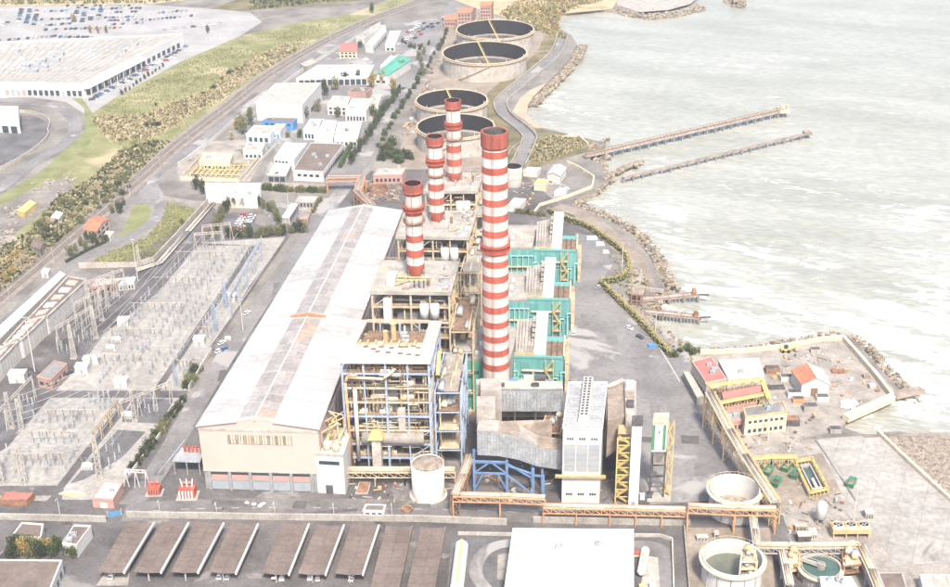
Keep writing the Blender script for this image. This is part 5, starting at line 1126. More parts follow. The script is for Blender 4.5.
# scrap and pipes behind the hall
mb = MB()
for _ in range(240):
    p = G(random.uniform(362, 400), random.uniform(181, 201)); s_ = random.uniform(.4, 1.2); e = p+V((random.gauss(0, 4), random.gauss(0, 4), random.uniform(0, 1.6)))
    if random.random() < .4: mb.beam(p+V((0, 0, .4)), e+V((0, 0, .4)), .3, mi=random.choice([0, 1, 2]))
    else: mb.blob(p+V((0, 0, s_*.3)), s_, s_, s_*.8, .4, seg=(5, 3), mi=random.choice([0, 1, 2]))
tag(mb.build('scrap_heap', ['rust', 'duct_brown', 'concrete_dirty']), kind='stuff')
c = G(378, 192); T = thing('round_basin', 'round rusty basin among scrap behind the turbine hall', 'tank', c)
MB().lathe(c, [(6, 0), (6, 3), (5.6, 3), (5.6, .4), (.05, .4)], 24).build('shell', 'rust', T)
# quay huts beyond the tall stack
bld('hut', 'white flat shed between small tank and sea', 'shed', [(547, 174), (560, 176), (566, 168), (554, 165)], 5, 'white', 'white_roof', 1.5, gable='v')
bld('hut', 'white lean-to next to the small cream tank', 'shed', [(523, 171), (537, 172), (541, 168), (528, 167)], 3.5, 'white', 'white_clean', .2)
bld('site_cabin', 'cream site cabin with yellow tanks by the quay', 'shed', [(534, 184), (546, 185), (549, 180), (538, 179)], 4, 'cream', 'yellow', .3)
bld('site_cabin', 'long white site cabin along the quay wall', 'shed', [(554, 192), (566, 190), (568, 187), (557, 189)], 3, 'white', 'white_clean', .2)
bld('site_cabin', 'white cabin beside the wall close to the tall stack', 'shed', [(508, 205), (520, 206), (526, 199), (514, 198)], 4, 'white', 'white_roof', .2)
# ================================================================== SWITCHYARD
# long building along the track in three staggered lengths
for lab, px in (('nearest length of the long white switchgear building', [(-30, 388), (0, 361), (22, 338), (-12, 352)]), ('middle length of the long white switchgear building', [(0, 349), (22, 340), (47, 316), (24, 322)]), ('farthest length of the long white switchgear building', [(26, 322), (47, 317), (87, 280), (68, 277)])):
    q = Quad(px, 9); T = thing('switchgear_building', lab, 'building', zz(q.c(), 0), 'lengths of the long switchgear building')
    MB().prism(q.ring(), 0, 9).build('wall', 'white', T); MB().prism(q.ring(.4), 9, 9.1).build('roof', 'brown_roof', T)
    mb = MB()
    for (u0, v0), (u1, v1) in (((0, 0), (1, 0)), ((1, 0), (1, 1)), ((1, 1), (0, 1)), ((0, 1), (0, 0))): mb.beam(q.at(u0, v0, 9.2), q.at(u1, v1, 9.2), .7, .7)
    mb.build('parapet', 'white_dirty', T)
    for k in range(5): MB().prism(q.ring(0, .25, .75, .1+k*.18, .19+k*.18), 9.1, 9.9).build('roof_light', 'white' if k % 2 else 'white_dirty', T)
    a, b = q.side(1)
    for k in range(8): mb = MB(); wallbox(mb, a, b, .03+k*.12, .036+k*.12, .2, 8.4, .2); mb.build('pilaster', 'concrete', T)
q = Quad([(-30, 352), (-22, 360), (66, 274), (60, 271)], 4)
T = thing('greenhouse_duct', 'long narrow pale blue glazed roof beside the railway road', 'canopy', zz(q.c(), 0)); MB().prism(q.ring(), 0, 3.9).build('wall', 'concrete', T)
for k in range(40): MB().prism(q.ring(0, .02, .98, k/40+.002, (k+1)/40-.003), 3.92, 4.05+.06*(k % 2)).build('pane', 'pale_blue' if k % 3 else 'white_clean', T)
bld('control_hut', 'brick red control hut with dark flat roof in the switchyard', 'hut', [(37, 377), (51, 380), (67, 364), (54, 361)], 5, 'brick', 'asphalt_pale', .3, wins=[W(1, 3, 1, 3, .1, .9, .5), W(0, 2, 1.5, 3)])
bld('equipment_kiosk', 'long pale brick store behind the switchyard lattice towers', 'shed', [(90, 287), (118, 284), (124, 278), (96, 279)], 4, 'brick', 'white_dirty', .2, wins=[W(0, 4, .6, 2.6)])
bld('equipment_kiosk', 'white windowed kiosk at the end of the brick store', 'shed', [(118, 284), (134, 282), (136, 277), (122, 278)], 4, 'white', 'white_clean', .2, wins=[W(0, 5, .6, 2.6)])
for lab, x, y, w_, d_, h_ in (('white relay kiosk beside the brick red control hut', 83, 372, 5.5, 4, 3.6), ('white relay kiosk on the lower edge of the main slab', 122, 386, 5.5, 4, 3.6), ('white relay kiosk in the upper part of the main slab', 124, 325, 5, 4, 3.4), ('white relay kiosk by the dark lane, middle of the right slab', 200, 344, 5, 4, 3.4), ('white relay kiosk near the far end of the right slab', 231, 301, 5, 4, 3.4), ('white relay kiosk left of the control hut', 19, 381, 7, 4.5, 4.4), ('pale kiosk pair behind the relay kiosk', 92, 363, 7, 3.5, 2.8)):
    c = G(x, y); T = thing('relay_kiosk', lab, 'kiosk', c); MB().box(c.x-w_/2, c.x+w_/2, c.y-d_/2, c.y+d_/2, .1, h_).build('body', 'white', T)
    MB().box(c.x-w_/2-.2, c.x+w_/2+.2, c.y-d_/2-.2, c.y+d_/2+.2, h_, h_+.3).build('roof', 'white_clean', T); MB().box(c.x-.5, c.x+.5, c.y-d_/2-.06, c.y-d_/2, .1, 2.2).build('door', 'grey_metal', T)
# lattice towers
def lattice(name, label, h, w0, w1, m, group=None, arm=0):
    T = thing(name, label, 'pylon', (0, 0, 0), group); c = lambda z: w0+(w1-w0)*z/h
    for sx in (-1, 1):
        for sy in (-1, 1): MB().beam((sx*w0, sy*w0, 0), (sx*w1, sy*w1, h), .26).build('leg', m, T)
    n = int(h/2.2); mb = MB()
    for k in range(n):
        z0, z1 = h*k/n, h*(k+1)/n; a, b = c(z0), c(z1)
        for s in (-1, 1):
            mb.beam((-a, s*a, z0), (b, s*b, z1), .14); mb.beam((a, s*a, z0), (-b, s*b, z1), .14); mb.beam((s*a, -a, z0), (s*b, b, z1), .14); mb.beam((s*a, a, z0), (s*b, -b, z1), .14)
    mb.build('lacing', m, T)
    if arm:
        for z in (h-.5, h*.8, h*.6):
            MB().beam((-arm, 0, z), (arm, 0, z), .25).beam((-arm, 0, z), (0, 0, z+1.6), .15).beam((arm, 0, z), (0, 0, z+1.6), .15).build('cross_arm', m, T)
    MB().box(-w0-.5, w0+.5, -w0-.5, w0+.5, 0, .3).build('footing', 'concrete', T)
    return T
random.seed(20)
LT = lattice('lattice_pylon', '', 17, 1.0, .5, 'pylon_steel', 'lattice pylons of the switchyard')
spots = [(100, 478, 19, 'pale lattice pylon beside the dark cable yard at the lower slab edge'), (22, 430, 15, 'lattice pylon at the far left of the lower slab'), (12, 428, 17, 'leftmost lattice pylon at the picture edge of the lower slab'), (135, 421, 15, 'lattice pylon above the upper dark cable yard'), (74, 358, 17, 'near one of the lattice pylons by the long white building'), (96, 338, 17, 'lattice pylon halfway up the row by the long white building'), (102, 320, 16, 'lattice pylon third from the front of the row by the long white building'), (108, 306, 15, 'lattice pylon fourth from the front of the row by the long white building'), (116, 296, 14, 'lattice pylon fifth from the front of the row by the long white building'), (92, 316, 15, 'lattice pylon nearest the long white building wall'), (24, 484, 18, 'slender pale pylon on the left side of the lower slab front'), (2, 484, 18, 'slender pale pylon cut by the left picture edge'), (216, 332, 15, 'slim grey pylon beside the dark lane in the right slab'), (226, 308, 15, 'slim grey pylon farther up the dark lane in the right slab'), (176, 386, 13, 'slim grey pylon at the near end of the right slab'), (140, 270, 14, 'lone pylon by the concrete wall bend')]
for k, (x, y, h, lab) in enumerate(spots):
    o = dup(LT, G(x, y), random.uniform(-.2, .2), lab, None, (h/17*.95,)*2+(h/17,), mats={'leg': 'blue_grey', 'lacing': 'blue_grey', 'leg.': 0} if 'grey' in lab else None)
for ch in list(LT.children): bpy.data.objects.remove(ch)
ROOTS.remove(LT); bpy.data.objects.remove(LT)
# portal gantries
def gantry(label, a, b, h, m, bays=3):
    A, B_ = G(*a), G(*b); T = thing('busbar_gantry', label, 'gantry', A.lerp(B_, .5), 'busbar gantries of the switchyard')
    for k in range(bays+1):
        p = A.lerp(B_, k/bays); d = (B_-A).normalized()*.6
        MB().beam(p-d*1.6, p+V((0, 0, h)), .3).build('leg', m, T); MB().beam(p+d*1.6, p+V((0, 0, h)), .3).build('leg', m, T)
    mb = MB(); n = int((B_-A).length/1.8)
    for j in range(n):
        p, q = A.lerp(B_, j/n), A.lerp(B_, (j+1)/n); mb.beam(p+V((0, 0, h)), q+V((0, 0, h-1.2)), .14); mb.beam(p+V((0, 0, h-1.2)), q+V((0, 0, h)), .14)
    mb.beam(A+V((0, 0, h)), B_+V((0, 0, h)), .25); mb.beam(A+V((0, 0, h-1.2)), B_+V((0, 0, h-1.2)), .25); mb.build('crossbeam', m, T)
    for j in range(bays*2):
        p = A.lerp(B_, (j+.5)/(bays*2)); MB().cyl(p+V((0, 0, h-1.2)), p+V((0, 0, h-3.4)), .18, n=6).build('insulator', 'brown', T)
gantry('bluish gantry along the right slab edge by the street', (232, 318), (262, 262), 12, 'blue_grey', 4)
gantry('white portal gantry at the far end of the main slab', (196, 252), (224, 250), 11, 'white_dirty', 3)
gantry('white portal gantry behind the far end gantry', (204, 244), (232, 241), 11, 'white_dirty', 3)
gantry('beige gantry across the brick store end of the row', (88, 306), (126, 292), 13, 'pylon_steel', 3)
gantry('beige gantry over the dark bay beside the long white building', (60, 352), (96, 330), 13, 'pylon_steel', 3)
gantry('beige gantry across the middle of the dark bay', (78, 330), (108, 312), 14, 'pylon_steel', 3)
gantry('grey gantry over the upper cable yard', (124, 424), (172, 404), 11, 'pylon_steel', 3)
gantry('grey gantry at left of the lower slab', (-6, 446), (36, 400), 12, 'pylon_steel', 3)
gantry('yellow brown overhead busbar beam from the pylon to the upper cable yard', (94, 450), (120, 416), 8, 'ochre', 3)
# post insulators: each a small column on a stand
# overhead conductors between the gantries
def conductors(label, a, b, h, n, spread, sag=1.5):
    A, B_ = G(*a), G(*b); d = (B_-A).normalized(); nn = V((d.y, -d.x, 0)); T = thing('conductor_span', label, 'cables', A.lerp(B_, .5)+V((0, 0, h)))
    for k in range(n):
        o_ = nn*((k-(n-1)/2)*spread); P = [A.lerp(B_, t_/8)+o_+V((0, 0, h-sag*4*(t_/8)*(1-t_/8))) for t_ in range(9)]; MB().tube(P, .13, 4).build('conductor', 'grey_metal', T)
conductors('sagging conductors along the middle of the main slab', (120, 380), (212, 250), 10.5, 6, 6)
conductors('sagging conductors over the left half of the main slab', (96, 350), (198, 250), 10, 5, 5)
conductors('sagging conductors along the right slab beside the lane', (180, 384), (256, 262), 11, 4, 3)
conductors('sagging conductors over the dark bay beside the long building', (66, 356), (112, 298), 13, 6, 4)
conductors('sagging conductors across the lower slab', (10, 440), (100, 404), 12, 6, 5)
conductors('sagging conductors from the lower slab pylons to the cable yard', (20, 478), (98, 470), 15, 4, 4)
conductors('sagging conductors from the cable yard up to the dark lane', (100, 470), (138, 414), 12, 4, 4)
# tubular busbars carried on posts
def busbar(label, a, b, h, n):
    A, B_ = G(*a), G(*b); T = thing('busbar', label, 'busbar', A.lerp(B_, .5), 'tubular busbars on posts')
    MB().cyl(A+V((0, 0, h)), B_+V((0, 0, h)), .16, n=6).build('tube', 'white_dirty', T)
    for k in range(n): p = A.lerp(B_, (k+.5)/n); MB().beam(p, p+V((0, 0, h*.5)), .3).build('post', 'grey_metal', T); MB().cyl(p+V((0, 0, h*.5)), p+V((0, 0, h)), .26, n=6).build('insulator', 'duct_brown', T)
for k in range(5): busbar('white tubular busbar on posts, %s of five across the main slab' % ['nearest', 'second', 'third', 'fourth', 'farthest'][k], (88+k*22, 366-k*26), (146+k*20, 366-k*26), 6, 8)
for k in range(3): busbar('white tubular busbar on posts, %s of three across the lower slab' % ['nearest', 'middle', 'farthest'][k], (14+k*16, 466-k*22), (66+k*16, 466-k*22), 6, 7)
for k in range(3): busbar('white tubular busbar on posts, %s of three on the right slab' % ['nearest', 'middle', 'farthest'][k], (178+k*20, 372-k*34), (194+k*20, 372-k*34), 6, 4)
def insul():
    T = thing('post_insulator', 'grey post insulator on a steel stand standing on the pale switchyard slab', 'insulator', (0, 0, 0), 'post insulators in rows on the switchyard slabs')
    MB().beam((-.3, 0, 0), (-.3, 0, 2.2), .16).beam((.3, 0, 0), (.3, 0, 2.2), .16).beam((-.5, 0, 2.2), (.5, 0, 2.2), .2).build('stand', 'grey_metal', T)
    prof = []
    for k in range(7): prof += [(.2, 2.3+k*.36), (.32, 2.42+k*.36), (.2, 2.5+k*.36)]
    MB().lathe((0, 0, 0), prof+[(.05, 5)], 8).build('insulator_column', 'grey_metal', T); MB().cyl((0, 0, 5), (0, 0, 5.3), .26, n=8).build('cap', 'white_dirty', T)
    return T
I0 = insul(); first = True; random.seed(33)
rows = []
for (x0, y0), (x1, y1), n in (((170, 300), (150, 335), 7), ((180, 300), (160, 335), 7), ((190, 298), (170, 338), 8), ((205, 268), (186, 292), 6), ((215, 266), (198, 290), 6), ((225, 264), (208, 288), 6), ((132, 352), (150, 352), 4), ((118, 362), (140, 362), 4), ((180, 268), (168, 282), 4), ((36, 424), (50, 424), 3), ((64, 422), (64, 444), 3), ((74, 418), (74, 440), 3), ((90, 404), (110, 404), 5), ((100, 410), (116, 410), 4), ((50, 434), (38, 450), 3), ((100, 462), (110, 470), 2), ((108, 456), (116, 464), 2), ((114, 450), (121, 458), 2), ((142, 408), (150, 418), 3), ((152, 406), (158, 416), 3), ((245, 250), (236, 262), 4), ((254, 250), (246, 262), 4), ((52, 330), (76, 342), 5), ((58, 350), (72, 356), 4), ((80, 346), (92, 340), 4), ((96, 306), (120, 302), 5), ((20, 402), (34, 410), 4), ((150, 346), (140, 360), 4), ((200, 300), (180, 330), 7), ((210, 296), (192, 324), 6), ((140, 320), (120, 340), 4), ((160, 356), (150, 376), 4), ((110, 372), (100, 384), 4), ((175, 350), (165, 368), 4), ((150, 300), (132, 322), 6), ((84, 412), (70, 430), 5), ((60, 456), (46, 474), 4), ((30, 456), (16, 474), 4), ((78, 452), (66, 470), 4), ((188, 346), (178, 364), 4), ((212, 318), (204, 332), 4), ((240, 268), (228, 286), 4), ((262, 246), (256, 256), 3), ((8, 456), (2, 470), 3), ((128, 372), (120, 384), 3)):
    rows += [(x0+(x1-x0)*k/max(1, n-1)+random.uniform(-.5, .5), y0+(y1-y0)*k/max(1, n-1)) for k in range(n)]
def area(x, y):
    if y > 398: return 'in the dark lower cable yard' if (x > 92 and y > 448) else ('in the upper cable yard' if x > 126 else ('at the top of the lower slab' if y < 416 else ('on the left half of the lower slab' if x < 52 else 'on the right half of the lower slab')))
    if x+.62*(y-245) > 262 or x > 236: return 'on the narrow right slab beyond the lane'
    if x < 98 and y < 358: return 'in the dark bay beside the long white building'
    return 'on the far third of the main slab' if y < 296 else ('on the middle of the main slab' if y < 340 else 'on the near third of the main slab')
for x, y in rows:
    p = G(x, y)
    if first: I0.location = p; first = False; o = I0
    else: o = dup(I0, p, random.uniform(-.1, .1), sc=random.uniform(.95, 1.35))
    o['label'] = 'grey post insulator on a steel stand '+area(x, y); o['group'] = 'post insulators '+area(x, y)
# circuit breakers / transformers
def breaker(label, x, y, sc=1.0, n=3):
    c = G(x, y); T = thing('circuit_breaker', label, 'switchgear', c)
    MB().box(c.x-2.4*sc, c.x+2.4*sc, c.y-1.2*sc, c.y+1.2*sc, .1, 2.2*sc).build('tank', 'white', T); MB().cyl(c+V((-2*sc, 0, 2.6*sc)), c+V((2*sc, 0, 2.6*sc)), .7*sc, n=10).build('conservator', 'white_clean', T)
    for k in range(n): p = c+V(((k-1)*1.5*sc, 0, 2.2*sc)); MB().cyl(p, p+V(((k-1)*.9*sc, -.4, 4.2*sc)), .22*sc, .15*sc, 8).build('bushing', 'grey_metal', T)
    for k in range(4): MB().box(c.x+(-1.8+1.0*k)*sc, c.x+(-1.4+1.0*k)*sc, c.y-1.9*sc, c.y-1.2*sc, .3, 1.9*sc).build('radiator', 'grey_metal', T)
breaker('white transformer with bushings left of the pale pylon in the cable yard', 88, 469, .9)
breaker('white transformer in the upper cable yard below the dark lane', 128, 418, 1.0)
breaker('nearer of two white transformers on the main slab middle', 111, 350, .9)
breaker('farther of two white transformers on the main slab middle', 117, 342, .9)
breaker('white transformer among insulators beside the lane at the far right slab', 228, 340, .6)
# lamp mast and walls
for lab, x, y, ty in (('tall slanting white lamp mast by the long white building', 35, 372, 318), ('tall white lamp mast on the right slab by the lane', 175, 386, 356), ('white lamp mast standing on the concrete wall bend', 138, 281, 240), ('white twin lamp post in the workshop yard', 290, 229, 194), ('white street lamp at the far end of the yard fence', 243, 330, 300)):
    c = G(x, y); h = HT(x, y, ty); T = thing('lamp_mast', lab, 'lamp', c); MB().cyl(c, c+V((0, 0, h)), .28, .14, 8).build('pole', 'white', T); MB().box(c.x-1.2, c.x+1.2, c.y-.3, c.y+.3, h, h+.3).build('lamp_head', 'grey_metal', T)
def wall_line(label, px, h, t_, m, name='wall', z=0, n=1, cap=None):
    P = [G(*p) for p in px] if n == 1 else site_line(px, n); T = thing(name, label, 'wall', P[len(P)//2]); k0 = 0
    for a, b in zip(P, P[1:]):
        k = max(1, round((b-a).length/6))
        for j in range(k):
            A, B_ = a.lerp(b, j/k+.0), a.lerp(b, (j+1)/k-.06/max(.1, (b-a).length)); hh = h*random.uniform(.97, 1.03)
            MB().beam(A+V((0, 0, hh/2)), B_+V((0, 0, hh/2)), t_, hh).build('panel', m, T)
        if cap: MB().beam(a+V((0, 0, h*1.03+.1)), b+V((0, 0, h*1.03+.1)), t_+.3, .2).build('coping', cap, T)
    return T
wall_line('pale concrete panel wall bending round the green meadow', [(208, 203), (182, 232), (154, 262), (136, 267), (79, 268)], 3, .5, 'white_dirty')
for k, d_ in enumerate((2.2, 3.4, 4.6)):
    ln = offset([G(*p) for p in ((208, 204), (182, 233), (154, 264), (134, 270))], -d_); mb = MB().tube([p+V((0, 0, 1.2)) for p in ln], .42, 8)
    single(mb, 'pipeline', ['cream', 'duct_brown', 'pylon_steel'][k], '%s pipe of the three following the meadow wall' % ['inner cream', 'middle brown', 'outer beige'][k], 'pipe', tuple(ln[0]), smooth=True)
wall_line('white fence wall between switchyard hedge and street', [(189, 391), (200, 372), (212, 352)], 2.4, .3, 'white')
wall_line('low white kerb wall down the right edge of the switchyard', [(186, 399), (160, 436), (130, 476), (116, 498)], 1.6, .35, 'white')
wall_line('low kerb along the long right edge of the far slab', [(212, 345), (238, 308), (262, 272), (284, 240)], .8, .4, 'concrete')
wall_line('concrete panel wall bounding the gas yard and meadow corner', [(165, 200), (190, 204), (207, 205)], 2.2, .4, 'concrete')
wall_line('long pale wall above the hedge behind the workshop yard', [(262, 186), (300, 187), (326, 188)], 2.4, .4, 'white_dirty')
wall_line('white fence wall between the gas yard and the office', [(245, 182), (258, 165), (276, 146)], 2, .3, 'white')
# hut with the yellow and white gear by the gate
bld('gate_hut', 'white flat roofed gate hut with orange front at the switchyard corner', 'hut', [(92, 499), (113, 500), (123, 483), (104, 482)], 4, 'pinkpanel', 'white_clean', .4, doors=[(0, .35, .7, 2.6, 'white')], units=1)
bld('store', 'rust brown low store at the left edge of the switchyard', 'shed', [(0, 500), (26, 500), (34, 493), (4, 492)], 3, 'rust', 'red_roof', .2)
c = G(72, 494); T = thing('boat_hull', 'upturned white and yellow hull lying beside the gate hut', 'boat', c)
mb = MB()
for k in range(8):
    x0, x1 = -5+k*1.25, -5+(k+1)*1.25; w0, w1 = [1.3*math.sin(math.pi*(x+5.2)/10.4)**.7 for x in (x0, x1)]
    for s in (0, 1, 2, 3): a0, a1 = math.pi*s/4, math.pi*(s+1)/4; mb.face([c+V((x0, math.cos(a0)*w0, math.sin(a0)*w0+.1)), c+V((x1, math.cos(a0)*w1, math.sin(a0)*w1+.1)), c+V((x1, math.cos(a1)*w1, math.sin(a1)*w1+.1)), c+V((x0, math.cos(a1)*w0, math.sin(a1)*w0+.1))], mi=0 if s in (1, 2) else 1)
mb.build('hull', ['white', 'yellow'], T, smooth=True)
# ================================================================== QUAY SIDE
random.seed(50)
bld('quay_shed', 'large shed with plain red roof at the quay corner', 'building', [(706.5, 383), (727, 379), (711, 356.5), (692, 361.5)], 10, 'white_dirty', 'red_roof', .1, wins=[W(3, 6, 1, 5), W(0, 4, 1, 4)])
bld('quay_shed', 'large white roofed shed adjoining the red roofed shed', 'building', [(728, 378.5), (764, 376), (758.5, 358.5), (718.5, 360.5)], 10, 'white', 'white_clean', .3, wins=[W(1, 5, 1, 4)])
bld('quay_shed', 'narrow red roofed shed under yellow gantries', 'building', [(724, 398.5), (763, 391), (763, 385), (721, 392)], 8, 'white_dirty', 'red_roof', 1.2, gable='u', wins=[W(0, 7, 1, 4)])
bld('quay_shed', 'low rusty roofed shed in front of the yellow gantries', 'building', [(726, 408), (757, 402.5), (754, 397), (724, 401)], 6, 'pinkpanel', 'rust', .3, wins=[W(0, 6, 1, 3)])
bld('pump_house', 'two storey cream pump house with orange bands and grey roof', 'building', [(745.5, 417), (787.5, 412), (783, 401.5), (743, 408.5)], 9, 'cream', 'asphalt_pale', .4, wins=[W(0, 7, 5.6, 6.8), W(0, 7, 1.2, 2.8)], band='ochre')
bld('pump_house', 'low pink block with pipes at the left of the pump house', 'building', [(722, 424), (744, 420), (742, 410), (722, 413)], 5, 'pinkpanel', 'concrete_dirty', .4, wins=[W(0, 4, 1, 3)])
bld('ramp_canopy', 'long sloping concrete canopy left of the red roofed shed', 'canopy', [(697, 398), (704, 396), (690, 371), (683, 372)], 4, 'concrete', 'white_dirty', .2, wins=[W(3, 6, .5, 3.2)])
q = Quad([(802, 384), (829.5, 384), (822, 369.5), (792, 370.5)], 6); T = thing('quay_warehouse', 'gabled quay warehouse with one brown and one white roof slope', 'building', zz(q.c(), 0))
MB().prism(q.ring(), 0, 6).build('wall', 'white', T)
for s, u0, m_ in ((0, 0, 'tile_roof'), (1, 1, 'white')):
    A = [q.at(-.04 if s == 0 else 1.04, -.03, 5.7), q.at(.5, -.03, 9), q.at(.5, 1.03, 9), q.at(-.04 if s == 0 else 1.04, 1.03, 5.7)]; MB().hexa(A, [p+V((0, 0, .25)) for p in A]).build('roof', m_, T)
MB().face([q.at(0, 0, 6), q.at(1, 0, 6), q.at(.5, 0, 8.95)]).build('gable', 'white', T); MB().face([q.at(1, 1, 6), q.at(0, 1, 6), q.at(.5, 1, 8.95)]).build('gable', 'white', T)
a, b = q.side(0); mb = MB(); wallbox(mb, a, b, .35, .6, 0, 4); mb.build('door', 'brown', T)
# yellow gantries over the red sheds
def trestle(label, px, h, m, n, w=2.0):
    P = [G(x, y, h) for x, y in px]; T = thing('pipe_gantry', label, 'gantry', zz(P[0], 0))
    for A, B_ in zip(P, P[1:]):
        MB().beam(A, B_, w, .3).build('deck', m, T); MB().beam(A+V((0, 0, 1.1)), B_+V((0, 0, 1.1)), .14).build('railing', m, T)
        for k in range(n+1):
            p = A.lerp(B_, k/n); MB().beam(zz(p, 0), p, .35).build('leg', m, T)
        mb = MB()
        for k in range(n): mb.beam(zz(A.lerp(B_, k/n), h*.3), A.lerp(B_, (k+1)/n), .2); mb.beam(zz(A.lerp(B_, (k+1)/n), h*.3), A.lerp(B_, k/n), .2)
        mb.build('brace', m, T)
trestle('yellow gantry along the back of the red roofed narrow shed', [(716, 385), (762, 379)], 11, 'yellow', 5)
trestle('yellow gantry along the front of the red roofed narrow shed', [(720, 403), (766, 394)], 9, 'yellow', 5)
trestle('yellow gantry across the right end of the sheds', [(762, 380), (769, 398)], 10, 'yellow', 3)
trestle('yellow gantry at the top of the conveyor', [(708, 386), (716, 384)], 18, 'ochre', 2, 5)
trestle('yellow walkway over the green skips', [(752, 459), (772, 457), (797, 457)], 6, 'yellow', 3)
# walls of the quay
wall_line('pale sea wall along the quay top edge', [(700, 354), (740, 353), (780, 349), (822, 341), (843, 340)], 2.2, 1.0, 'cream', n=1)
wall_line('pale sea wall on the right edge of the quay', [(843, 340), (858, 357), (876, 378), (892, 399)], 2.4, 1.4, 'cream')
wall_line('thick ochre wall on the lower edge of the quay', [(892, 400), (868, 411), (845, 421)], 2.6, 3.2, 'cream')
wall_line('short brown groyne at the quay tip', [(893, 397), (908, 394), (922, 391)], 1.4, 4.5, 'duct_brown', 'groyne')
wall_line('pale wall running to the lower right between slab and rubble', [(878, 434), (905, 460), (932, 485), (965, 515)], 1.8, 1.2, 'cream')
wall_line('low wall between the sea and the rubble ground', [(884, 435), (960, 435)], 1.4, 1.0, 'concrete_dirty')
wall_line('dark gutter wall at the left edge of the pale slab', [(816, 441), (836, 470), (856, 502)], .5, .6, 'asphalt_pale')
# clutter on the quay yard
junk = ['rust', 'white_dirty', 'duct_brown', 'white', 'pale_blue', 'orange_steel', 'dark_metal', 'concrete']
names = {0: ('crate', 'box'), 1: ('pipe_bundle', 'pipes'), 2: ('pallet_stack', 'pallets')}
jl = [((772, 372), 'rusty brown crate right of the white roofed shed', 0, 'rust', 3), ((786, 380), 'white crate between shed and gabled warehouse', 0, 'white', 2.6), ((794, 396), 'white and blue container before the gabled warehouse', 0, 'pale_blue', 3), ((798, 402), 'orange crate next to the blue container', 0, 'orange_steel', 2.4), ((822, 400), 'white skip before the right end of the gabled warehouse', 0, 'white', 2.6), ((838, 372), 'rust pile of bars right of the gabled warehouse', 1, 'rust', 3), ((846, 362), 'grey bars stacked by the right sea wall', 1, 'concrete', 3), ((866, 378), 'pallets by the right sea wall, middle', 2, 'duct_brown', 2), ((872, 388), 'pale pallets by the right sea wall, near the tip', 2, 'white_dirty', 2), ((810, 410), 'grey crate below the gabled warehouse', 0, 'concrete', 3), ((815, 352), 'pale boxes near the top sea wall', 0, 'white_dirty', 2.2), ((775, 388), 'long brown trough beside the gantry end', 1, 'dark_metal', 4), ((835, 432), 'grey crate at the foot of the thick wall', 0, 'concrete', 2.4), ((790, 424), 'dark skip right of the pump house', 0, 'dark_metal', 3.4)]
for (x, y), lab, kd, m_, s_ in jl:
    c = G(x, y); T = thing(names[kd][0], lab, names[kd][1], c); rz = random.uniform(-.3, .3)
    if kd == 0:
        MB().box(c.x-s_, c.x+s_, c.y-s_*.6, c.y+s_*.6, .1, s_*.85).build('body', m_, T)
        for k in range(5): MB().box(c.x-s_+k*s_*.48, c.x-s_+k*s_*.48+.15, c.y-s_*.6-.12, c.y-s_*.6, .1, s_*.85).build('rib', m_, T)
        MB().box(c.x-s_*.9, c.x+s_*.9, c.y-s_*.5, c.y+s_*.5, s_*.85, s_*.85+.12).build('lid', 'dark_metal' if m_ != 'dark_metal' else 'rust', T)
    elif kd == 1:
        for k in range(7): a = random.uniform(-.15, .15); p = c+V((0, (k-3)*.5, .4+.3*(k % 2))); MB().cyl(p-V((s_, 0, 0)), p+V((s_, a*3, 0)), .25, n=8).build('pipe', m_, T)
    else:
        for k in range(6): MB().box(c.x-s_*.7, c.x+s_*.7, c.y-s_*.6, c.y+s_*.6, .1+k*.3, .1+k*.3+.22).build('pallet', m_, T)
mb = MB()
for _ in range(60): p = G(849+random.gauss(0, 4), 405+random.gauss(0, 1.6)); mb.blob(p+V((0, 0, .5)), random.uniform(.7, 1.6), random.uniform(.7, 1.4), random.uniform(.5, 1.2), .3)
tag(mb.build('rubble_pile', 'white'), 'heap of white rubble inside the quay corner', 'heap', kind='stuff')
mb = MB()
for _ in range(1600):
    y = random.uniform(438, 500); x = random.uniform(884+(y-437)*1.12, 985); mb.blob(G(x, y), *(random.uniform(.25, .8),)*2, .35, .4, seg=(5, 3))
tag(mb.build('rubble', 'rubble'), kind='stuff')
# yellow excavator-like crane by the top wall
c = G(786, 352); T = thing('wheel_loader', 'small yellow loader parked by the top sea wall', 'loader', c)
MB().box(c.x-2.4, c.x+1.6, c.y-1, c.y+1, .8, 2.0).build('body', 'yellow', T); MB().box(c.x-1, c.x+.6, c.y-.8, c.y+.8, 2.0, 3.4).build('cab', 'glass', T); MB().beam(c+V((1.5, 0, 1.6)), c+V((4, 0, 2.4)), .5).build('arm', 'yellow', T); MB().box(c.x+3.8, c.x+4.8, c.y-1.2, c.y+1.2, 1.4, 2.6).build('bucket', 'yellow', T)
for sx in (-1.6, .9):
    for sy in (-1.1, 1.1): MB().cyl(c+V((sx, sy-.25, .8)), c+V((sx, sy+.25, .8)), .75, n=12).build('wheel', 'tyre', T)
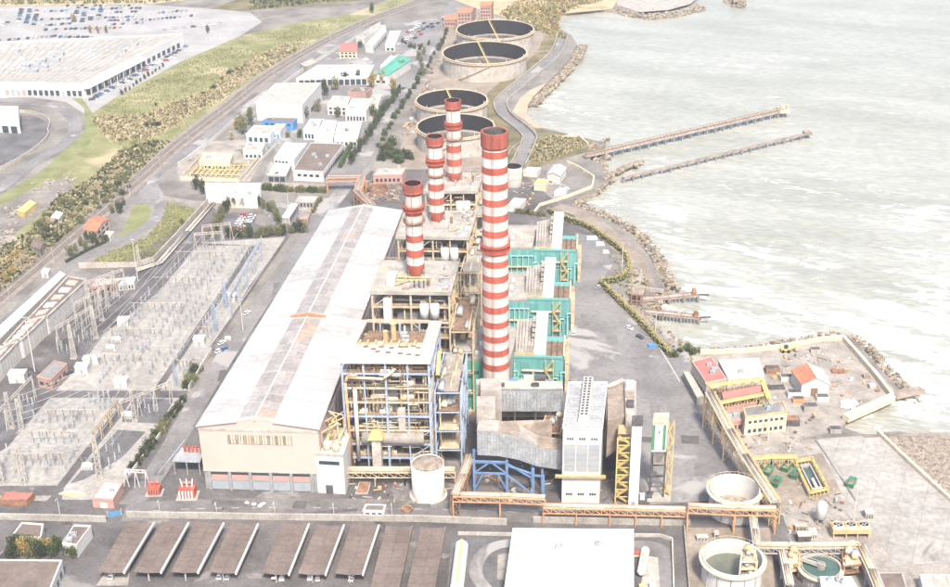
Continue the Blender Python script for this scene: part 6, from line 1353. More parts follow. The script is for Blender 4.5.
# green skips
for k, (x, y, lab) in enumerate(((768, 474, 'green skip leftmost of the group under the yellow walkway'), (776, 485, 'green skip nearest in the group under the yellow walkway'), (786, 470, 'green skip upper right in the group under the yellow walkway'), (795, 477, 'dark green skip beside the yellow framed basin'), (851, 486, 'lone green skip on the pale slab by the lamp mast'))):
    c = G(x, y); T = thing('skip', lab, 'skip', c); s = .9
    B_ = [c+V((-2.2*s, -1.2, .2)), c+V((2.2*s, -1.2, .2)), c+V((2.2*s, 1.2, .2)), c+V((-2.2*s, 1.2, .2))]; Tp = [c+V((-3*s, -1.4, 2.4)), c+V((3*s, -1.4, 2.4)), c+V((3*s, 1.4, 2.4)), c+V((-3*s, 1.4, 2.4))]
    rot = Matrix.Rotation(R(58), 3, 'Z'); B_ = [c+rot@(p-c) for p in B_]; Tp = [c+rot@(p-c) for p in Tp]
    mb = MB(); mb.face(B_[::-1])
    for j in range(4): mb.face([B_[j], B_[(j+1) % 4], Tp[(j+1) % 4], Tp[j]])
    mb.build('body', 'green_paint', T); mb = MB()
    for j in range(4): mb.beam(Tp[j], Tp[(j+1) % 4], .22)
    mb.build('rim', 'green_paint', T); MB().face([p.lerp(c, .12)+V((0, 0, 1.4)) for p in B_]).build('waste', 'dark_metal' if k % 2 else 'rubble', T)
# yellow framed basin
q = Quad([(810, 493), (828, 489), (812, 459), (795, 462)], 2.2); T = thing('basin', 'rectangular basin inside a yellow handrail frame', 'basin', zz(q.c(), 0))
for (u0, v0), (u1, v1) in (((0, 0), (1, 0)), ((1, 0), (1, 1)), ((1, 1), (0, 1)), ((0, 1), (0, 0))):
    MB().beam(q.at(u0, v0, 2.2), q.at(u1, v1, 2.2), .9, .5).build('walkway', 'yellow', T); MB().beam(q.at(u0, v0, 3.3), q.at(u1, v1, 3.3), .16).build('railing', 'yellow', T)
    for k in range(5): p = q.at(u0+(u1-u0)*k/5, v0+(v1-v0)*k/5); MB().beam(zz(p, 0), zz(p, 3.3), .22).build('post', 'yellow', T)
for (u0, u1, v0, v1) in ((.2, .28, .1, .9), (.72, .8, .1, .9), (.28, .72, .1, .15), (.28, .72, .85, .9)): MB().prism(q.ring(0, u0, u1, v0, v1), 0, 1.9).build('basin_wall', 'concrete', T)
MB().prism(q.ring(0, .27, .73, .14, .86), .1, .8).build('basin_water', 'green_water', T); MB().prism(q.ring(0, .4, .55, .12, .4), .9, 2.4).build('scraper', 'white_dirty', T)
# round basins
def basin(label, cx, cy, rx, h, liq, zl, seed, inner='white'):
    random.seed(seed); c = G(cx, cy, h); r_ = rx*MPP(cx, cy, h); c = zz(c, 0); T = thing('round_tank', label, 'tank', c)
    MB().lathe(c, [(r_, 0), (r_, h), (r_-.35, h), (r_-.4, .3)], 44).build('shell', inner, T, smooth=False); MB().lathe(c, [(r_-.4, zl), (.05, zl)], 44).build('contents', liq, T)
    MB().lathe(c, [(r_, h-1.1), (r_+1.2, h-1.0), (r_+1.2, h-.85), (r_, h-.85)], 44).build('walkway', 'cream', T)
    mb = MB()
    for k in range(36): a = k*math.pi/18; p = c+V((math.cos(a)*(r_+1.15), math.sin(a)*(r_+1.15), h-.9)); mb.beam(p, p+V((0, 0, 1.2)), .1)
    mb.lathe(c, [(r_+1.1, h+.25), (r_+1.2, h+.35), (r_+1.1, h+.35)], 44); mb.build('railing', 'beige_steel', T)
    for k in range(14): a = k*math.pi/7; MB().beam(c+V((math.cos(a)*(r_+.1), math.sin(a)*(r_+.1), 0)), c+V((math.cos(a)*(r_+.1), math.sin(a)*(r_+.1), h-1.1)), .3).build('rib', 'concrete', T)
    return T, c, r_
basin('open white tank with dark bottom beside the orange bridge end', 735, 488, 25, 10, 'rubble', .8, 1)
basin('larger open white tank with murky sludge in the lower yard', 733, 557, 30, 9, 'sludge', 3.2, 2)
T, c, r_ = basin('round concrete clarifier with green water and a scraper bridge', 821, 566, 19.5, 5, 'green_water', 4.2, 3, 'concrete')
MB().beam(c+V((-r_*.9, r_*.55, 5.3)), c+V((1, -1, 5.3)), 2, .3).build('scraper_bridge', 'concrete', T); MB().beam(c+V((-r_*.9, r_*.55-1, 6.3)), c+V((1, -2, 6.3)), .15).beam(c+V((-r_*.9, r_*.55+1, 6.3)), c+V((1, 0, 6.3)), .15).build('bridge_railing', 'white_dirty', T)
MB().cyl(c+V((0, 0, 3)), c+V((0, 0, 6)), 1.4, n=14).build('drive', 'concrete_dirty', T)
T, q = rack('cream pipe lattice in front of the sludge tank', [(738, 590), (754, 590), (752, 578), (740, 578)], 12, 'cream', 61, n=2, levels=4)
T, q = rack('ochre valve lattice left of the clarifier', [(783, 578), (798, 577), (797, 562), (785, 562)], 6, 'ochre', 62, n=3, levels=2)
T, q = rack('brown motor rack right of the clarifier', [(842, 580), (862, 578), (857, 560), (840, 561)], 6, 'rust', 63, n=3, levels=2)
bridge('white pipe rack crossing above the clarifier', [(755, 545, 7), (800, 546, 7), (860, 545, 7)], 7, 'white_dirty', w=3.4, pipes=4, leg_every=12)
bridge('white pipe rack going down the right of the clarifier', [(860, 545, 7), (872, 570, 7), (884, 600, 7)], 7, 'white_dirty', w=3.4, pipes=4, leg_every=12)
bridge('white pipe rack linking the orange bridge to the lower yard', [(752, 510, 7), (755, 530, 7), (757, 545, 7)], 7, 'grey_metal', w=2.6, pipes=3, leg_every=9)
bridge('white pipe rack left of the clarifier', [(782, 546, 6), (786, 565, 6), (790, 585, 6)], 6, 'white_dirty', w=2.6, pipes=3, leg_every=9)
# fan coolers
c = G(850, 535); T = thing('fan_cooler', 'row of three round fan coolers on an ochre frame', 'cooler', c)
MB().box(c.x-7, c.x+6.5, c.y-2.5, c.y+2.5, 2.2, 4).build('plenum', 'ochre', T)
for k in range(3):
    p = c+V((-4.8+4.6*k, 0, 4)); MB().lathe(p, [(2.1, 0), (1.9, .9), (1.7, .9), (1.8, 0)], 20).build('fan_ring', 'cream', T); MB().cyl(p, p+V((0, 0, .15)), 1.75, n=16).build('fan_duct', 'soot', T)
    for j in range(4): a = j*math.pi/2+.4; MB().beam(p+V((0, 0, .5)), p+V((math.cos(a)*1.6, math.sin(a)*1.6, .5)), .35, .08).build('fan_blade', 'grey_metal', T)
for sx in (-6.5, -2, 2, 6): MB().box(c.x+sx-.2, c.x+sx+.2, c.y-2.2, c.y+2.2, 0, 2.2).build('leg', 'ochre', T)
c = G(820, 523); T = thing('upright_vessel', 'white upright vessel on legs above the clarifier', 'tank', c)
MB().lathe(c, [(.3, 1.6), (1.9, 2.6), (1.9, 8), (1.3, 9), (.05, 9.4)], 18).build('shell', 'white', T, smooth=True)
for k in range(4): a = k*math.pi/2+.7; MB().beam(c+V((math.cos(a)*1.6, math.sin(a)*1.6, 0)), c+V((math.cos(a)*1.6, math.sin(a)*1.6, 3)), .3).build('leg', 'white_dirty', T)
for lab, x, y, w_, d_, h_, m_ in (('grey pump container above the clarifier, left', 803, 541, 4.5, 3, 3, 'dark_metal'), ('white pump container above the clarifier, right', 812, 537, 2.6, 3, 2.6, 'white'), ('small grey pump unit left of the sludge tank', 702, 540, 4, 2, 1.6, 'grey_metal'), ('pale concrete block on the slab edge', 868, 517, 3, 3, 2.6, 'concrete'), ('white tank cabinet by the sludge tank', 716, 538, 1.5, 1.5, 2.6, 'white'), ('brown crate on the rack side of the clarifier', 800, 530, 4, 2, 2, 'duct_brown')):
    c = G(x, y); T = thing('equipment_box', lab, 'equipment', c); MB().box(c.x-w_/2, c.x+w_/2, c.y-d_/2, c.y+d_/2, .1, h_).build('body', m_, T); MB().box(c.x-w_/2-.1, c.x+w_/2+.1, c.y-d_/2-.1, c.y+d_/2+.1, h_, h_+.2).build('lid', 'white_dirty', T)
    for k in range(3): MB().box(c.x-w_*.35+k*w_*.3, c.x-w_*.35+k*w_*.3+.4, c.y-d_/2-.08, c.y-d_/2, .4, h_*.7).build('grille', 'dark_metal', T)
for lab, x, y, ty in (('tall white lamp mast on the edge of the pale slab', 853, 522, 478), ('white lamp mast beside the quay pump house', 768, 440, 418), ('slender lamp mast at the hedge above the intake', 622, 270, 243), ('lamp mast on the hedge near the lower intake pier', 655, 335, 312)):
    c = G(x, y); h = HT(x, y, ty); T = thing('lamp_mast', lab, 'lamp', c); MB().cyl(c, c+V((0, 0, h)), .25, .14, 8).build('pole', 'white', T); MB().box(c.x-1, c.x+1, c.y-.3, c.y+.3, h, h+.3).build('lamp_head', 'grey_metal', T)
bld('shed', 'white flat shed in front of the clarifier at the bottom edge', 'building', [(822, 590), (858, 590), (851, 577), (820, 577)], 6, 'white', 'white_clean', .2)
bld('shed', 'brown flat shed at the bottom edge right of the clarifier', 'building', [(878, 592), (908, 592), (902, 573), (875, 573)], 4, 'concrete', 'brown_roof', .2)
bld('shed', 'pale blue white shed in the bottom right corner', 'building', [(925, 594), (965, 594), (958, 575), (920, 575)], 4, 'white', 'white_dirty', .2)
wall_line('low wall round the lower right tank yard', [(684, 528), (690, 600)], 1.6, .5, 'concrete_dirty')
# ---- sea piers
def pier(label, a, b, w_, m, z, pile, ragged=0, cat='pier'):
    A, B_ = G(a[0], a[1], z), G(b[0], b[1], z); T = thing('pier', label, cat, zz(A, z)); L_ = (B_-A).length; t_ = (B_-A).normalized(); n = V((t_.y, -t_.x, 0))
    k = int(L_/7)
    for j in range(k):
        p, q = A+t_*L_*j/k, A+t_*(L_*(j+1)/k-.25); dz = V((0, 0, random.uniform(-ragged, ragged)))
        
        MB().beam(p+dz, q+dz, w_, .7).build('deck_slab', m, T)
    for j in range(k+1):
        p = A+t_*L_*j/k
        for s in (-1, 1): MB().cyl(zz(p+n*s*w_*.38, SEA_Z-4), zz(p+n*s*w_*.38, z-.3), pile, n=8).build('pile', 'concrete_dirty', T)
        MB().beam(zz(p-n*w_*.5, z-.6), zz(p+n*w_*.5, z-.6), .6, .6).build('crosshead', 'duct_brown', T)
    return T, A, B_, t_, n, k, L_
T, A, B_, t_, n, k, L_ = pier('long concrete sea pier with railing, the upper of two', (585, 156), (784, 110), 5, 'concrete', 1.6, .45)
for s in (-1, 1):
    mb = MB(); mb.beam(A+n*s*2.3+V((0, 0, 1.4)), B_+n*s*2.3+V((0, 0, 1.4)), .2)
    for j in range(60): p = A+t_*L_*j/60+n*s*2.3; mb.beam(p, p+V((0, 0, 1.5)), .18)
    mb.build('railing', 'brown', T)
MB().cyl(A+V((0, 0, .9)), B_+V((0, 0, .9)), .45, n=8).build('pipe', 'rust', T)
MB().box(B_.x-4, B_.x+3, B_.y-5, B_.y+5, .8, 2.6).build('pier_head', 'cream', T)
for s in (-1, 1): MB().box(B_.x-.8+s*2, B_.x+.6+s*2, B_.y-1, B_.y+1, 2.6, 5).build('pier_hut', 'ochre', T)
T, A, B_, t_, n, k, L_ = pier('long decayed brown sea pier, the lower of two', (623, 178), (808, 133), 2.6, 'duct_brown', .7, .4, .18)
MB().box(B_.x-3, B_.x+2, B_.y-3, B_.y+3, .2, 1.8).build('pier_head', 'duct_brown', T)
for lab, a, b, tip in (('upper rusty intake pier with ribbed sides', (640, 300), (698, 294.5), (709, 295)), ('lower rusty intake pier with ribbed sides', (645, 312), (700, 317.5), (711, 317))):
    T, A, B_, t_, n, k, L_ = pier(lab, a, b, 3.4, 'duct', .9, .45)
    for s in (-1, 1):
        for j in range(16): p = A+t_*L_*(j+.5)/16+n*s*1.7; MB().beam(p+V((0, 0, -2)), p+V((0, 0, .6)), .4).build('rib', 'duct_brown', T)
        MB().beam(A+n*s*1.7+V((0, 0, .7)), B_+n*s*1.7+V((0, 0, .7)), .3).build('rail', 'rust', T)
    MB().beam(B_, G(*tip, 1.2), 1.2, .5).build('boom', 'dark_metal', T); MB().box(B_.x-3, B_.x-1, B_.y-1, B_.y+1, 1.5, 4.2).build('winch', 'rust', T)
q = Quad([(631, 306), (642, 307), (645, 299), (634, 298)], 0); T = thing('intake_frame', 'brown steel intake gate frame between the two rusty piers', 'gate', zz(q.c(), 0))
for u in (0, .5, 1):
    for v in (0, 1): MB().beam(q.at(u, v, 0), q.at(u, v, 6), .5).build('post', 'rust', T)
for v in (0, 1):
    for z in (3, 6): MB().beam(q.at(0, v, z), q.at(1, v, z), .5).build('beam', 'rust', T)
MB().prism(q.ring(), 6.1, 6.4).build('deck', 'duct_brown', T)
wall_line('pale low wall below the hedge above the upper intake pier', [(628, 287), (648, 291), (664, 293)], 1.8, .8, 'concrete')
wall_line('pale bent parapet around the rock spit quay', [(567, 163), (578, 168), (594, 178), (592, 188), (566, 198), (540, 206), (534, 214)], 1.6, .9, 'cream')
wall_line('pale bent parapet near the root of the long pier', [(562, 138), (578, 136), (588, 145)], 1.4, .9, 'cream')
strip('access_road', site_line([(535, 175), (560, 186), (580, 188)], 3), 7, 'asphalt_pale', .1)
strip('footpath', site_line([(612, 246), (632, 262), (640, 275), (632, 290)], 3), 3, 'concrete_dirty', .1)
strip('footpath', site_line([(645, 312), (662, 330), (682, 352)], 3), 3, 'concrete_dirty', .1)
sheet('grass_verge', [(632, 262), (642, 268), (654, 284), (640, 290), (632, 282)], 'tank_ground', .08)
sheet('grass_verge', [(610, 288), (632, 300), (650, 322), (672, 346), (664, 350), (636, 322), (604, 290)], 'tank_ground', .08)
sheet('grass_verge', [(668, 345), (690, 350), (716, 354), (700, 362), (684, 360)], 'grass', .08)
# far breakwater with the marina platform and a small platform
sheet('breakwater', [(612, -6), (618, 5), (640, 12), (668, 10), (690, 4), (700, -4)], 'concrete', .02)
c = G(739, 2, 0); T = thing('sea_platform', 'small brown platform standing in the sea at the top edge', 'platform', c)
MB().box(c.x-6, c.x+6, c.y-5, c.y+5, 1, 2.5).build('deck', 'duct_brown', T); MB().box(c.x-3, c.x+2, c.y-2, c.y+3, 2.5, 6).build('hut', 'rust', T)
for sx in (-5, 5):
    for sy in (-4, 4): MB().cyl(c+V((sx, sy, -7)), c+V((sx, sy, 1)), .6, n=8).build('pile', 'duct_brown', T)

# loose debris strewn over the working yards: nobody could count it
random.seed(99); DB = ['rust', 'white_dirty', 'duct_brown', 'dark_metal', 'concrete', 'ochre', 'pale_blue', 'orange_steel']
def debris(px, n, smin, smax):
    mb = MB(); xs_ = [p[0] for p in px]; ys_ = [p[1] for p in px]
    def ins(x, y):
        r_ = False; j = len(px)-1
        for i in range(len(px)):
            if (px[i][1] > y) != (px[j][1] > y) and x < (px[j][0]-px[i][0])*(y-px[i][1])/(px[j][1]-px[i][1])+px[i][0]: r_ = not r_
            j = i
        return r_
    k = 0
    while k < n:
        x, y = random.uniform(min(xs_), max(xs_)), random.uniform(min(ys_), max(ys_)); k += .05
        if not ins(x, y) or noise.noise(V((x*.06, y*.06, 2))) < -.05: continue
        k += 1; p = G(x, y); s_ = random.uniform(smin, smax); mi = random.randrange(len(DB)); a = random.uniform(0, 3.14); d = V((math.cos(a), math.sin(a), 0))*s_
        c_ = random.random()
        if c_ < .45: mb.beam(p+V((0, 0, .3))-d*1.6, p+V((0, 0, .3))+d*1.6, .25, .25, mi)
        elif c_ < .8: mb.beam(p+V((0, 0, s_*.35))-d*.6, p+V((0, 0, s_*.35))+d*.6, s_*.9, s_*.6, mi)
        else: mb.cyl(p, p+V((0, 0, s_*.9)), s_*.35, n=8, mi=mi)
    tag(mb.build('debris', DB), kind='stuff')
debris([(770, 356), (840, 345), (885, 396), (845, 416), (800, 430), (770, 400)], 130, .5, 1.5)
debris([(700, 400), (742, 428), (800, 432), (812, 450), (756, 456)], 70, .5, 1.3)
debris([(745, 478), (765, 462), (842, 490), (850, 525), (790, 535), (770, 512)], 90, .4, 1.3)
debris([(470, 505), (545, 503), (560, 480), (600, 505), (640, 505), (630, 430), (560, 440), (480, 455)], 160, .5, 1.6)
debris([(350, 475), (450, 475), (450, 505), (350, 500)], 60, .4, 1.2)
debris([(505, 215), (570, 190), (560, 168), (520, 172)], 80, .5, 1.6)
debris([(445, 440), (480, 440), (492, 330), (470, 330)], 140, .6, 1.8)
debris([(262, 205), (326, 198), (300, 230), (268, 232)], 40, .5, 1.2)
debris([(400, 170), (440, 60), (430, 60), (392, 160)], 120, .6, 2.0)
# ================================================================== FRONT: carports, wall, loading yards
sheds = [((98, 572), (125, 573), (155, 523.7), (128, 521)), ((134, 572), (162, 573), (189.6, 523.7), (162.5, 521)), ((171, 572), (199, 573), (224.7, 524), (196.6, 521.5)), ((208.7, 572), (237, 573.7), (259, 525), (232, 522.3)), ((262, 573.2), (290, 575), (310, 525), (281.5, 522.8)), ((298, 573.7), (326.6, 575), (345, 526), (317, 524)), ((335, 573.7), (364, 575), (380, 526), (351.5, 524)), ((367, 600), (397, 600), (413, 527), (386, 526)), ((404, 600), (433, 600), (446, 528), (421, 527))]
ordn = ['leftmost', 'second from left', 'third from left', 'fourth from left', 'fifth from left', 'sixth from left', 'seventh from left', 'second from right', 'rightmost']
for k, px in enumerate(sheds):
    random.seed(70+k); q = Quad(px, 4.2); T = thing('carport', 'long brown carport roof, %s of the row' % ordn[k], 'carport', zz(q.c(), 0), 'brown carports in a row by the street wall')
    for h_, (u0, u1) in enumerate(((0, .46), (.47, .93))):
        N_ = 9
        for j in range(N_):
            z0, z1 = (4.2, 3.8) if h_ == 0 else (3.8, 4.2)
            A = [q.at(u0, j/N_, z0), q.at(u1, j/N_, z1), q.at(u1, (j+1)/N_-.004, z1), q.at(u0, (j+1)/N_-.004, z0)]; dz = random.uniform(.16, .2)
            MB().hexa(A, [p+V((0, 0, dz)) for p in A]).build('roof_sheet', 'brown_roof', T)
    MB().beam(q.at(.465, 0, 3.9), q.at(.465, 1, 3.9), .16, .2).build('gutter', 'dark_metal', T)
    MB().beam(q.at(.965, -.005, 4.25), q.at(.965, 1.005, 4.25), .62, .9).build('fascia', 'white' if k < 7 else 'brown_roof', T)
    for j in range(5):
        v = .03+.94*j/4; MB().beam(q.at(.465, v, 0), q.at(.465, v, 3.7), .5).build('post', 'concrete', T); MB().beam(q.at(.03, v, 3.95), q.at(.465, v, 3.6), .3).beam(q.at(.465, v, 3.6), q.at(.93, v, 3.95), .3).build('arm', 'concrete', T)
sheet('parking_ground', [(90, 590), (122, 526), (448, 530), (440, 600)], 'asphalt', .085)
for lab, px in (('long concrete panel wall between the carports and the works, left length', [(127, 517.5), (200, 518.5), (300, 520), (420, 521.5), (470, 523.5), (507, 525)]), ('concrete panel wall right of the loading gate', [(533, 522.5), (600, 524), (690, 525.5)]), ('concrete panel wall left of the street gate', [(-20, 519), (50, 520.5), (107, 522)])): wall_line(lab, px, 2.6, .8, 'concrete')
# gate and guard hut
T, q = bld('guard_hut', 'small white guard hut behind the panel wall', 'hut', [(363, 511), (384, 511.5), (386, 505.5), (366, 505)], 3.2, 'white', 'brown_roof', .4, wins=[W(0, 3, 1, 2.4)])
c = G(108, 517); T = thing('gate', 'blue sliding gate at the street entrance by the panel wall', 'gate', c)
MB().beam(c+V((0, 0, 1)), G(122, 515)+V((0, 0, 1)), .25, 1.9).build('leaf', 'blue_paint', T); MB().beam(c, c+V((0, 0, 2.6)), .5).build('post', 'concrete', T); MB().beam(G(122, 515), G(122, 515)+V((0, 0, 2.6)), .5).build('post', 'concrete', T)
# bottom-left buildings
bld('store_box', 'white walled box with brown roof among the trees, bottom left', 'shed', [(11.5, 537.5), (41, 538.5), (43.5, 525), (22, 523.5)], 4, 'white', 'brown_roof', .5)
bld('store_box', 'white walled box with brown roof standing alone by the carports', 'shed', [(62.5, 544), (76.5, 546), (91, 526.5), (74, 526)], 5, 'white', 'brown_roof', .5)
bld('office_block', 'brown flat roofed block with white parapet in the bottom left corner', 'building', [(-30, 605), (44, 606), (62, 561), (-30, 560)], 6, 'white', 'brown_roof', .4, wins=[W(1, 5, 1, 3.6)])
# red and white transformers at the hall's left corner
def transformer(label, x, y, n, s):
    c = G(x, y); T = thing('power_transformer', label, 'transformer', c)
    MB().box(c.x-3*s, c.x+3*s, c.y-2*s, c.y+2*s, .3, 4*s).build('tank', 'red_paint', T)
    for k in range(5): MB().box(c.x+(-2.7+1.15*k)*s, c.x+(-2.1+1.15*k)*s, c.y-2.9*s, c.y-2*s, .5, 3.6*s).build('radiator', 'white' if n > 2 else 'red_roof', T)
    for k in range(n): p = c+V(((-1.8+1.8*k)*s, .4, 4*s)); MB().cyl(p, p+V((.5*(k-1), 0, 3.4*s)), .4*s, .22*s, 8).build('bushing', 'white' if n > 2 else 'red_roof', T)
    MB().cyl(c+V((-2.4*s, 1.4*s, 5*s)), c+V((2.4*s, 1.4*s, 5*s)), .6*s, n=12).build('conservator', 'red_roof', T); MB().box(c.x-4*s, c.x+4*s, c.y-3.4*s, c.y+3*s, .1, .3).build('plinth', 'concrete', T)
transformer('red and white transformer at the left foot of the turbine hall', 188, 496, 3, 1.0)
transformer('all red transformer left of the red and white one', 155, 493, 2, .8)
q = Quad([(172, 462), (200, 463), (205, 449), (180, 448)], 6); T = thing('grey_canopy', 'grey canopy on posts at the left wall of the turbine hall', 'canopy', zz(q.c(), 0)); MB().prism(q.ring(), 6, 6.3).build('roof', 'grey_metal', T)
for u in (.05, .5, .95):
    for v in (.05, .95): MB().beam(q.at(u, v, 0), q.at(u, v, 6), .4).build('post', 'concrete', T)
for k in range(5): MB().cyl(q.at(.3+.15*k, .7, 6.3), q.at(.3+.15*k, .7, 9), .5, n=8).build('bushing', 'red_paint', T)
MB().beam(G(158, 474, 8), G(185, 440, 8), .35).build('pipe', 'grey_metal', T)
gantry('white portal gantry over the street at the panel wall gate', (127, 487), (148, 488), 8, 'white', 2)
# ladder-like white lamps in front of the hall
for k, (x, y, ty) in enumerate(((217, 515, 502), (275, 516, 502), (334, 516.5, 503), (392, 517, 503), (160, 513, 500), (60, 514, 498))):
    c = G(x, y); h = HT(x, y, ty); T = thing('street_lamp', 'slender white street lamp behind the panel wall, %s of the row' % ['third from left', 'fourth from left', 'fifth from left', 'rightmost', 'second from left', 'leftmost'][k], 'lamp', c); MB().cyl(c, c+V((0, 0, h)), .16, .1, 8).build('pole', 'white', T); MB().beam(c+V((0, 0, h)), c+V((0, -1.6, h+.2)), .14).build('arm', 'white', T); MB().box(c.x-.2, c.x+.2, c.y-2.3, c.y-1.5, h+.1, h+.3).build('lamp_head', 'grey_metal', T)
# big white hall at the bottom centre
T, q = bld('white_hall', 'big plain white flat roofed hall at the bottom edge', 'building', [(503, 600), (633.5, 600), (633.5, 530), (513, 529)], 9, 'pale_blue', 'white_clean', .3, band='pale_blue')
for k in range(11): MB().beam(q.at(.04+k*.092, .02, 9.12), q.at(.04+k*.092, .98, 9.12), .12, .1).build('roof_seam', 'white', T)
wall_line('low kerb wall around the loading loop left of the white hall', [(458, 535), (512, 536)], 1.4, .5, 'white_dirty')
wall_line('bent kerb wall around the loading yard right of the white hall', [(634, 537), (660, 537), (672, 541), (674, 600)], 1.4, .5, 'white_dirty')
strip('drive', site_line([(496, 600), (476, 575), (482, 555), (496, 546), (512, 543)], 4), 4.5, 'asphalt_pale', .13)
strip('drive', site_line([(634, 545), (654, 546), (664, 556), (666, 600)], 4), 4.5, 'asphalt_pale', .13)
sheet('pavement', [(452, 532), (512, 533), (505, 600), (446, 600)], 'asphalt_dark', .11); sheet('pavement', [(498, 555), (509, 553), (506, 580), (497, 580)], 'concrete_dirty', .14)
sheet('pavement', [(646, 556), (658, 558), (660, 590), (640, 590)], 'concrete', .14)
def htank(label, a, b, r_, walk=None):
    A, B_ = G(*a), G(*b); T = thing('horizontal_tank', label, 'tank', A.lerp(B_, .5)); up = V((0, 0, r_+1.0)); d = (B_-A).normalized()
    MB().cyl(A+up, B_+up, r_, n=20).build('shell', 'white_clean', T, smooth=False); MB().cyl(A+up-d*.8, A+up, r_*.55, r_, 20).build('end_cap', 'white', T); MB().cyl(B_+up, B_+up+d*.8, r_, r_*.55, 20).build('end_cap', 'white', T)
    for t_ in (.2, .8): p = A.lerp(B_, t_); MB().box(p.x-r_*.8, p.x+r_*.8, p.y-.5, p.y+.5, .1, 1.4).build('saddle', 'concrete', T)
    if walk: MB().beam(A+up*1+V((0, 0, r_+.3)), B_+up+V((0, 0, r_+.3)), .8, .2).build('walkway', 'yellow', T)
    for t_ in (.3, .6): p = A.lerp(B_, t_)+up; MB().cyl(p, p+V((0, 0, r_+.8)), .4, n=8).build('manhole', 'yellow', T)
htank('white horizontal tank with yellow walkway left of the white hall', (457, 596), (462, 553), 2.3, True)
htank('smaller white horizontal tank right of the white hall', (641, 578), (645, 556), 1.5)
for lab, x, y, m_ in (('red and white pump skid right of the white hall', 637, 556, 'red_paint'), ('white cabinet beside the small horizontal tank', 652, 588, 'white'), ('yellow pump skid below the small horizontal tank', 642, 590, 'yellow')):
    c = G(x, y); T = thing('pump_skid', lab, 'equipment', c); MB().box(c.x-1, c.x+1, c.y-1, c.y+1, .1, 1.8).build('body', m_, T); MB().cyl(c+V((-1.4, -1.2, .8)), c+V((1.4, -1.2, .8)), .4, n=10).build('motor', 'white_dirty', T)
# loose things in the yard before the boiler
c = G(407, 510); T = thing('tyre_heap', 'rust red ring lying before the panel wall', 'ring', c); MB().lathe(c, [(1.2, 0.1), (2.2, .1), (2.2, .8), (1.2, .8), (1.2, .1)], 20).build('ring', 'rust', T)
q = Quad([(355, 494), (368, 494), (371, 482), (359, 482)], 0.4); T = thing('pit_frame', 'rusty rectangular pit cover on the yard beside the annex', 'pit', zz(q.c(), 0)); MB().prism(q.ring(), .1, .5).build('kerb', 'concrete', T); MB().prism(q.ring(.6), .5, .62).build('cover', 'rust', T)
for k, (x, y) in enumerate(((247, 504), (254, 505.5), (260, 507), (263, 505))): c = G(x, y); T = thing('white_bag', 'white sack lying on the yard before the turbine hall', 'sack', c, 'white sacks before the turbine hall'); MB().blob(c+V((0, 0, .5)), 1.1, .8, .6, .2, seg=(8, 5)).build('sack', 'white', T, smooth=True)
# ================================================================== TREES, HEDGES, SCRUB
CROWN = []
for s in range(5):
    random.seed(100+s); mb = MB()
    for k in range(9):
        a = random.uniform(0, 6.28); r_ = random.uniform(0, .55); z = random.uniform(.35, .95); w_ = random.uniform(.22, .42)
        mb.leaves((math.cos(a)*r_, math.sin(a)*r_, z), w_, w_, w_*.8, 90, .055)
    me = mb.build('tmp', 'leaf_green'); CROWN.append(me.data); bpy.data.objects.remove(me)
TRUNK = []
for s in range(2):
    random.seed(200+s); mb = MB(); mb.cyl((0, 0, -.02), (0, 0, .45), .045, .03, 7)
    for k in range(5): a = k*1.3; mb.cyl((0, 0, .25+.04*k), (math.cos(a)*.35, math.sin(a)*.35, .7), .022, .01, 5)
    o = mb.build('tmp', 'bark'); TRUNK.append(o.data); bpy.data.objects.remove(o)
STEM = TRUNK
def tree(p, h, w_, leaf, label, name='tree', cat='tree', group=None):
    T = bpy.data.objects.new(name, None); COL.objects.link(T); T.location = p; T.rotation_euler.z = random.uniform(0, 6.28); tag(T, label, cat, group); T.empty_display_size = .3
    t_ = bpy.data.objects.new('trunk' if cat == 'tree' else 'stem', random.choice(TRUNK)); COL.objects.link(t_); t_.parent = T; t_.scale = (h, h, h)
    c = bpy.data.objects.new('crown' if cat == 'tree' else 'foliage', random.choice(CROWN)); COL.objects.link(c); c.parent = T; c.scale = (w_, w_, h if cat == 'tree' else h*1.0)
    if cat != 'tree': c.location.z = -.25*h
    c.material_slots[0].link = 'OBJECT'; c.material_slots[0].material = MAT[leaf]
    return T
def grove(pts, h, leafs, label, name='tree', cat='tree', group=None, jit=1.2, ws=.5, order=None):
    base = label
    for k_, (x, y) in enumerate(pts):
        if order: label = base+', '+(ORD[k_] if k_ else 'first')+' '+order
        hh = h*random.uniform(.75, 1.25); tree(G(x+random.uniform(-jit, jit), y+random.uniform(-jit*.5, jit*.5)), hh, hh*random.uniform(.85, 1.2)*ws*2*.55, random.choice(leafs), label, name, cat, group or base)
def along(px, n): 
    L_ = [G(*p) for p in px]; d = [0]
    for a, b in zip(L_, L_[1:]): d.append(d[-1]+(b-a).length)
    out = []
    for k in range(n):
        s = d[-1]*(k+.5)/n
        for j in range(len(px)-1):
            if d[j] <= s <= d[j+1]:
                t_ = (s-d[j])/(d[j+1]-d[j]); out.append((px[j][0]+(px[j+1][0]-px[j][0])*t_, px[j][1]+(px[j+1][1]-px[j][1])*t_)); break
    return out
random.seed(77)
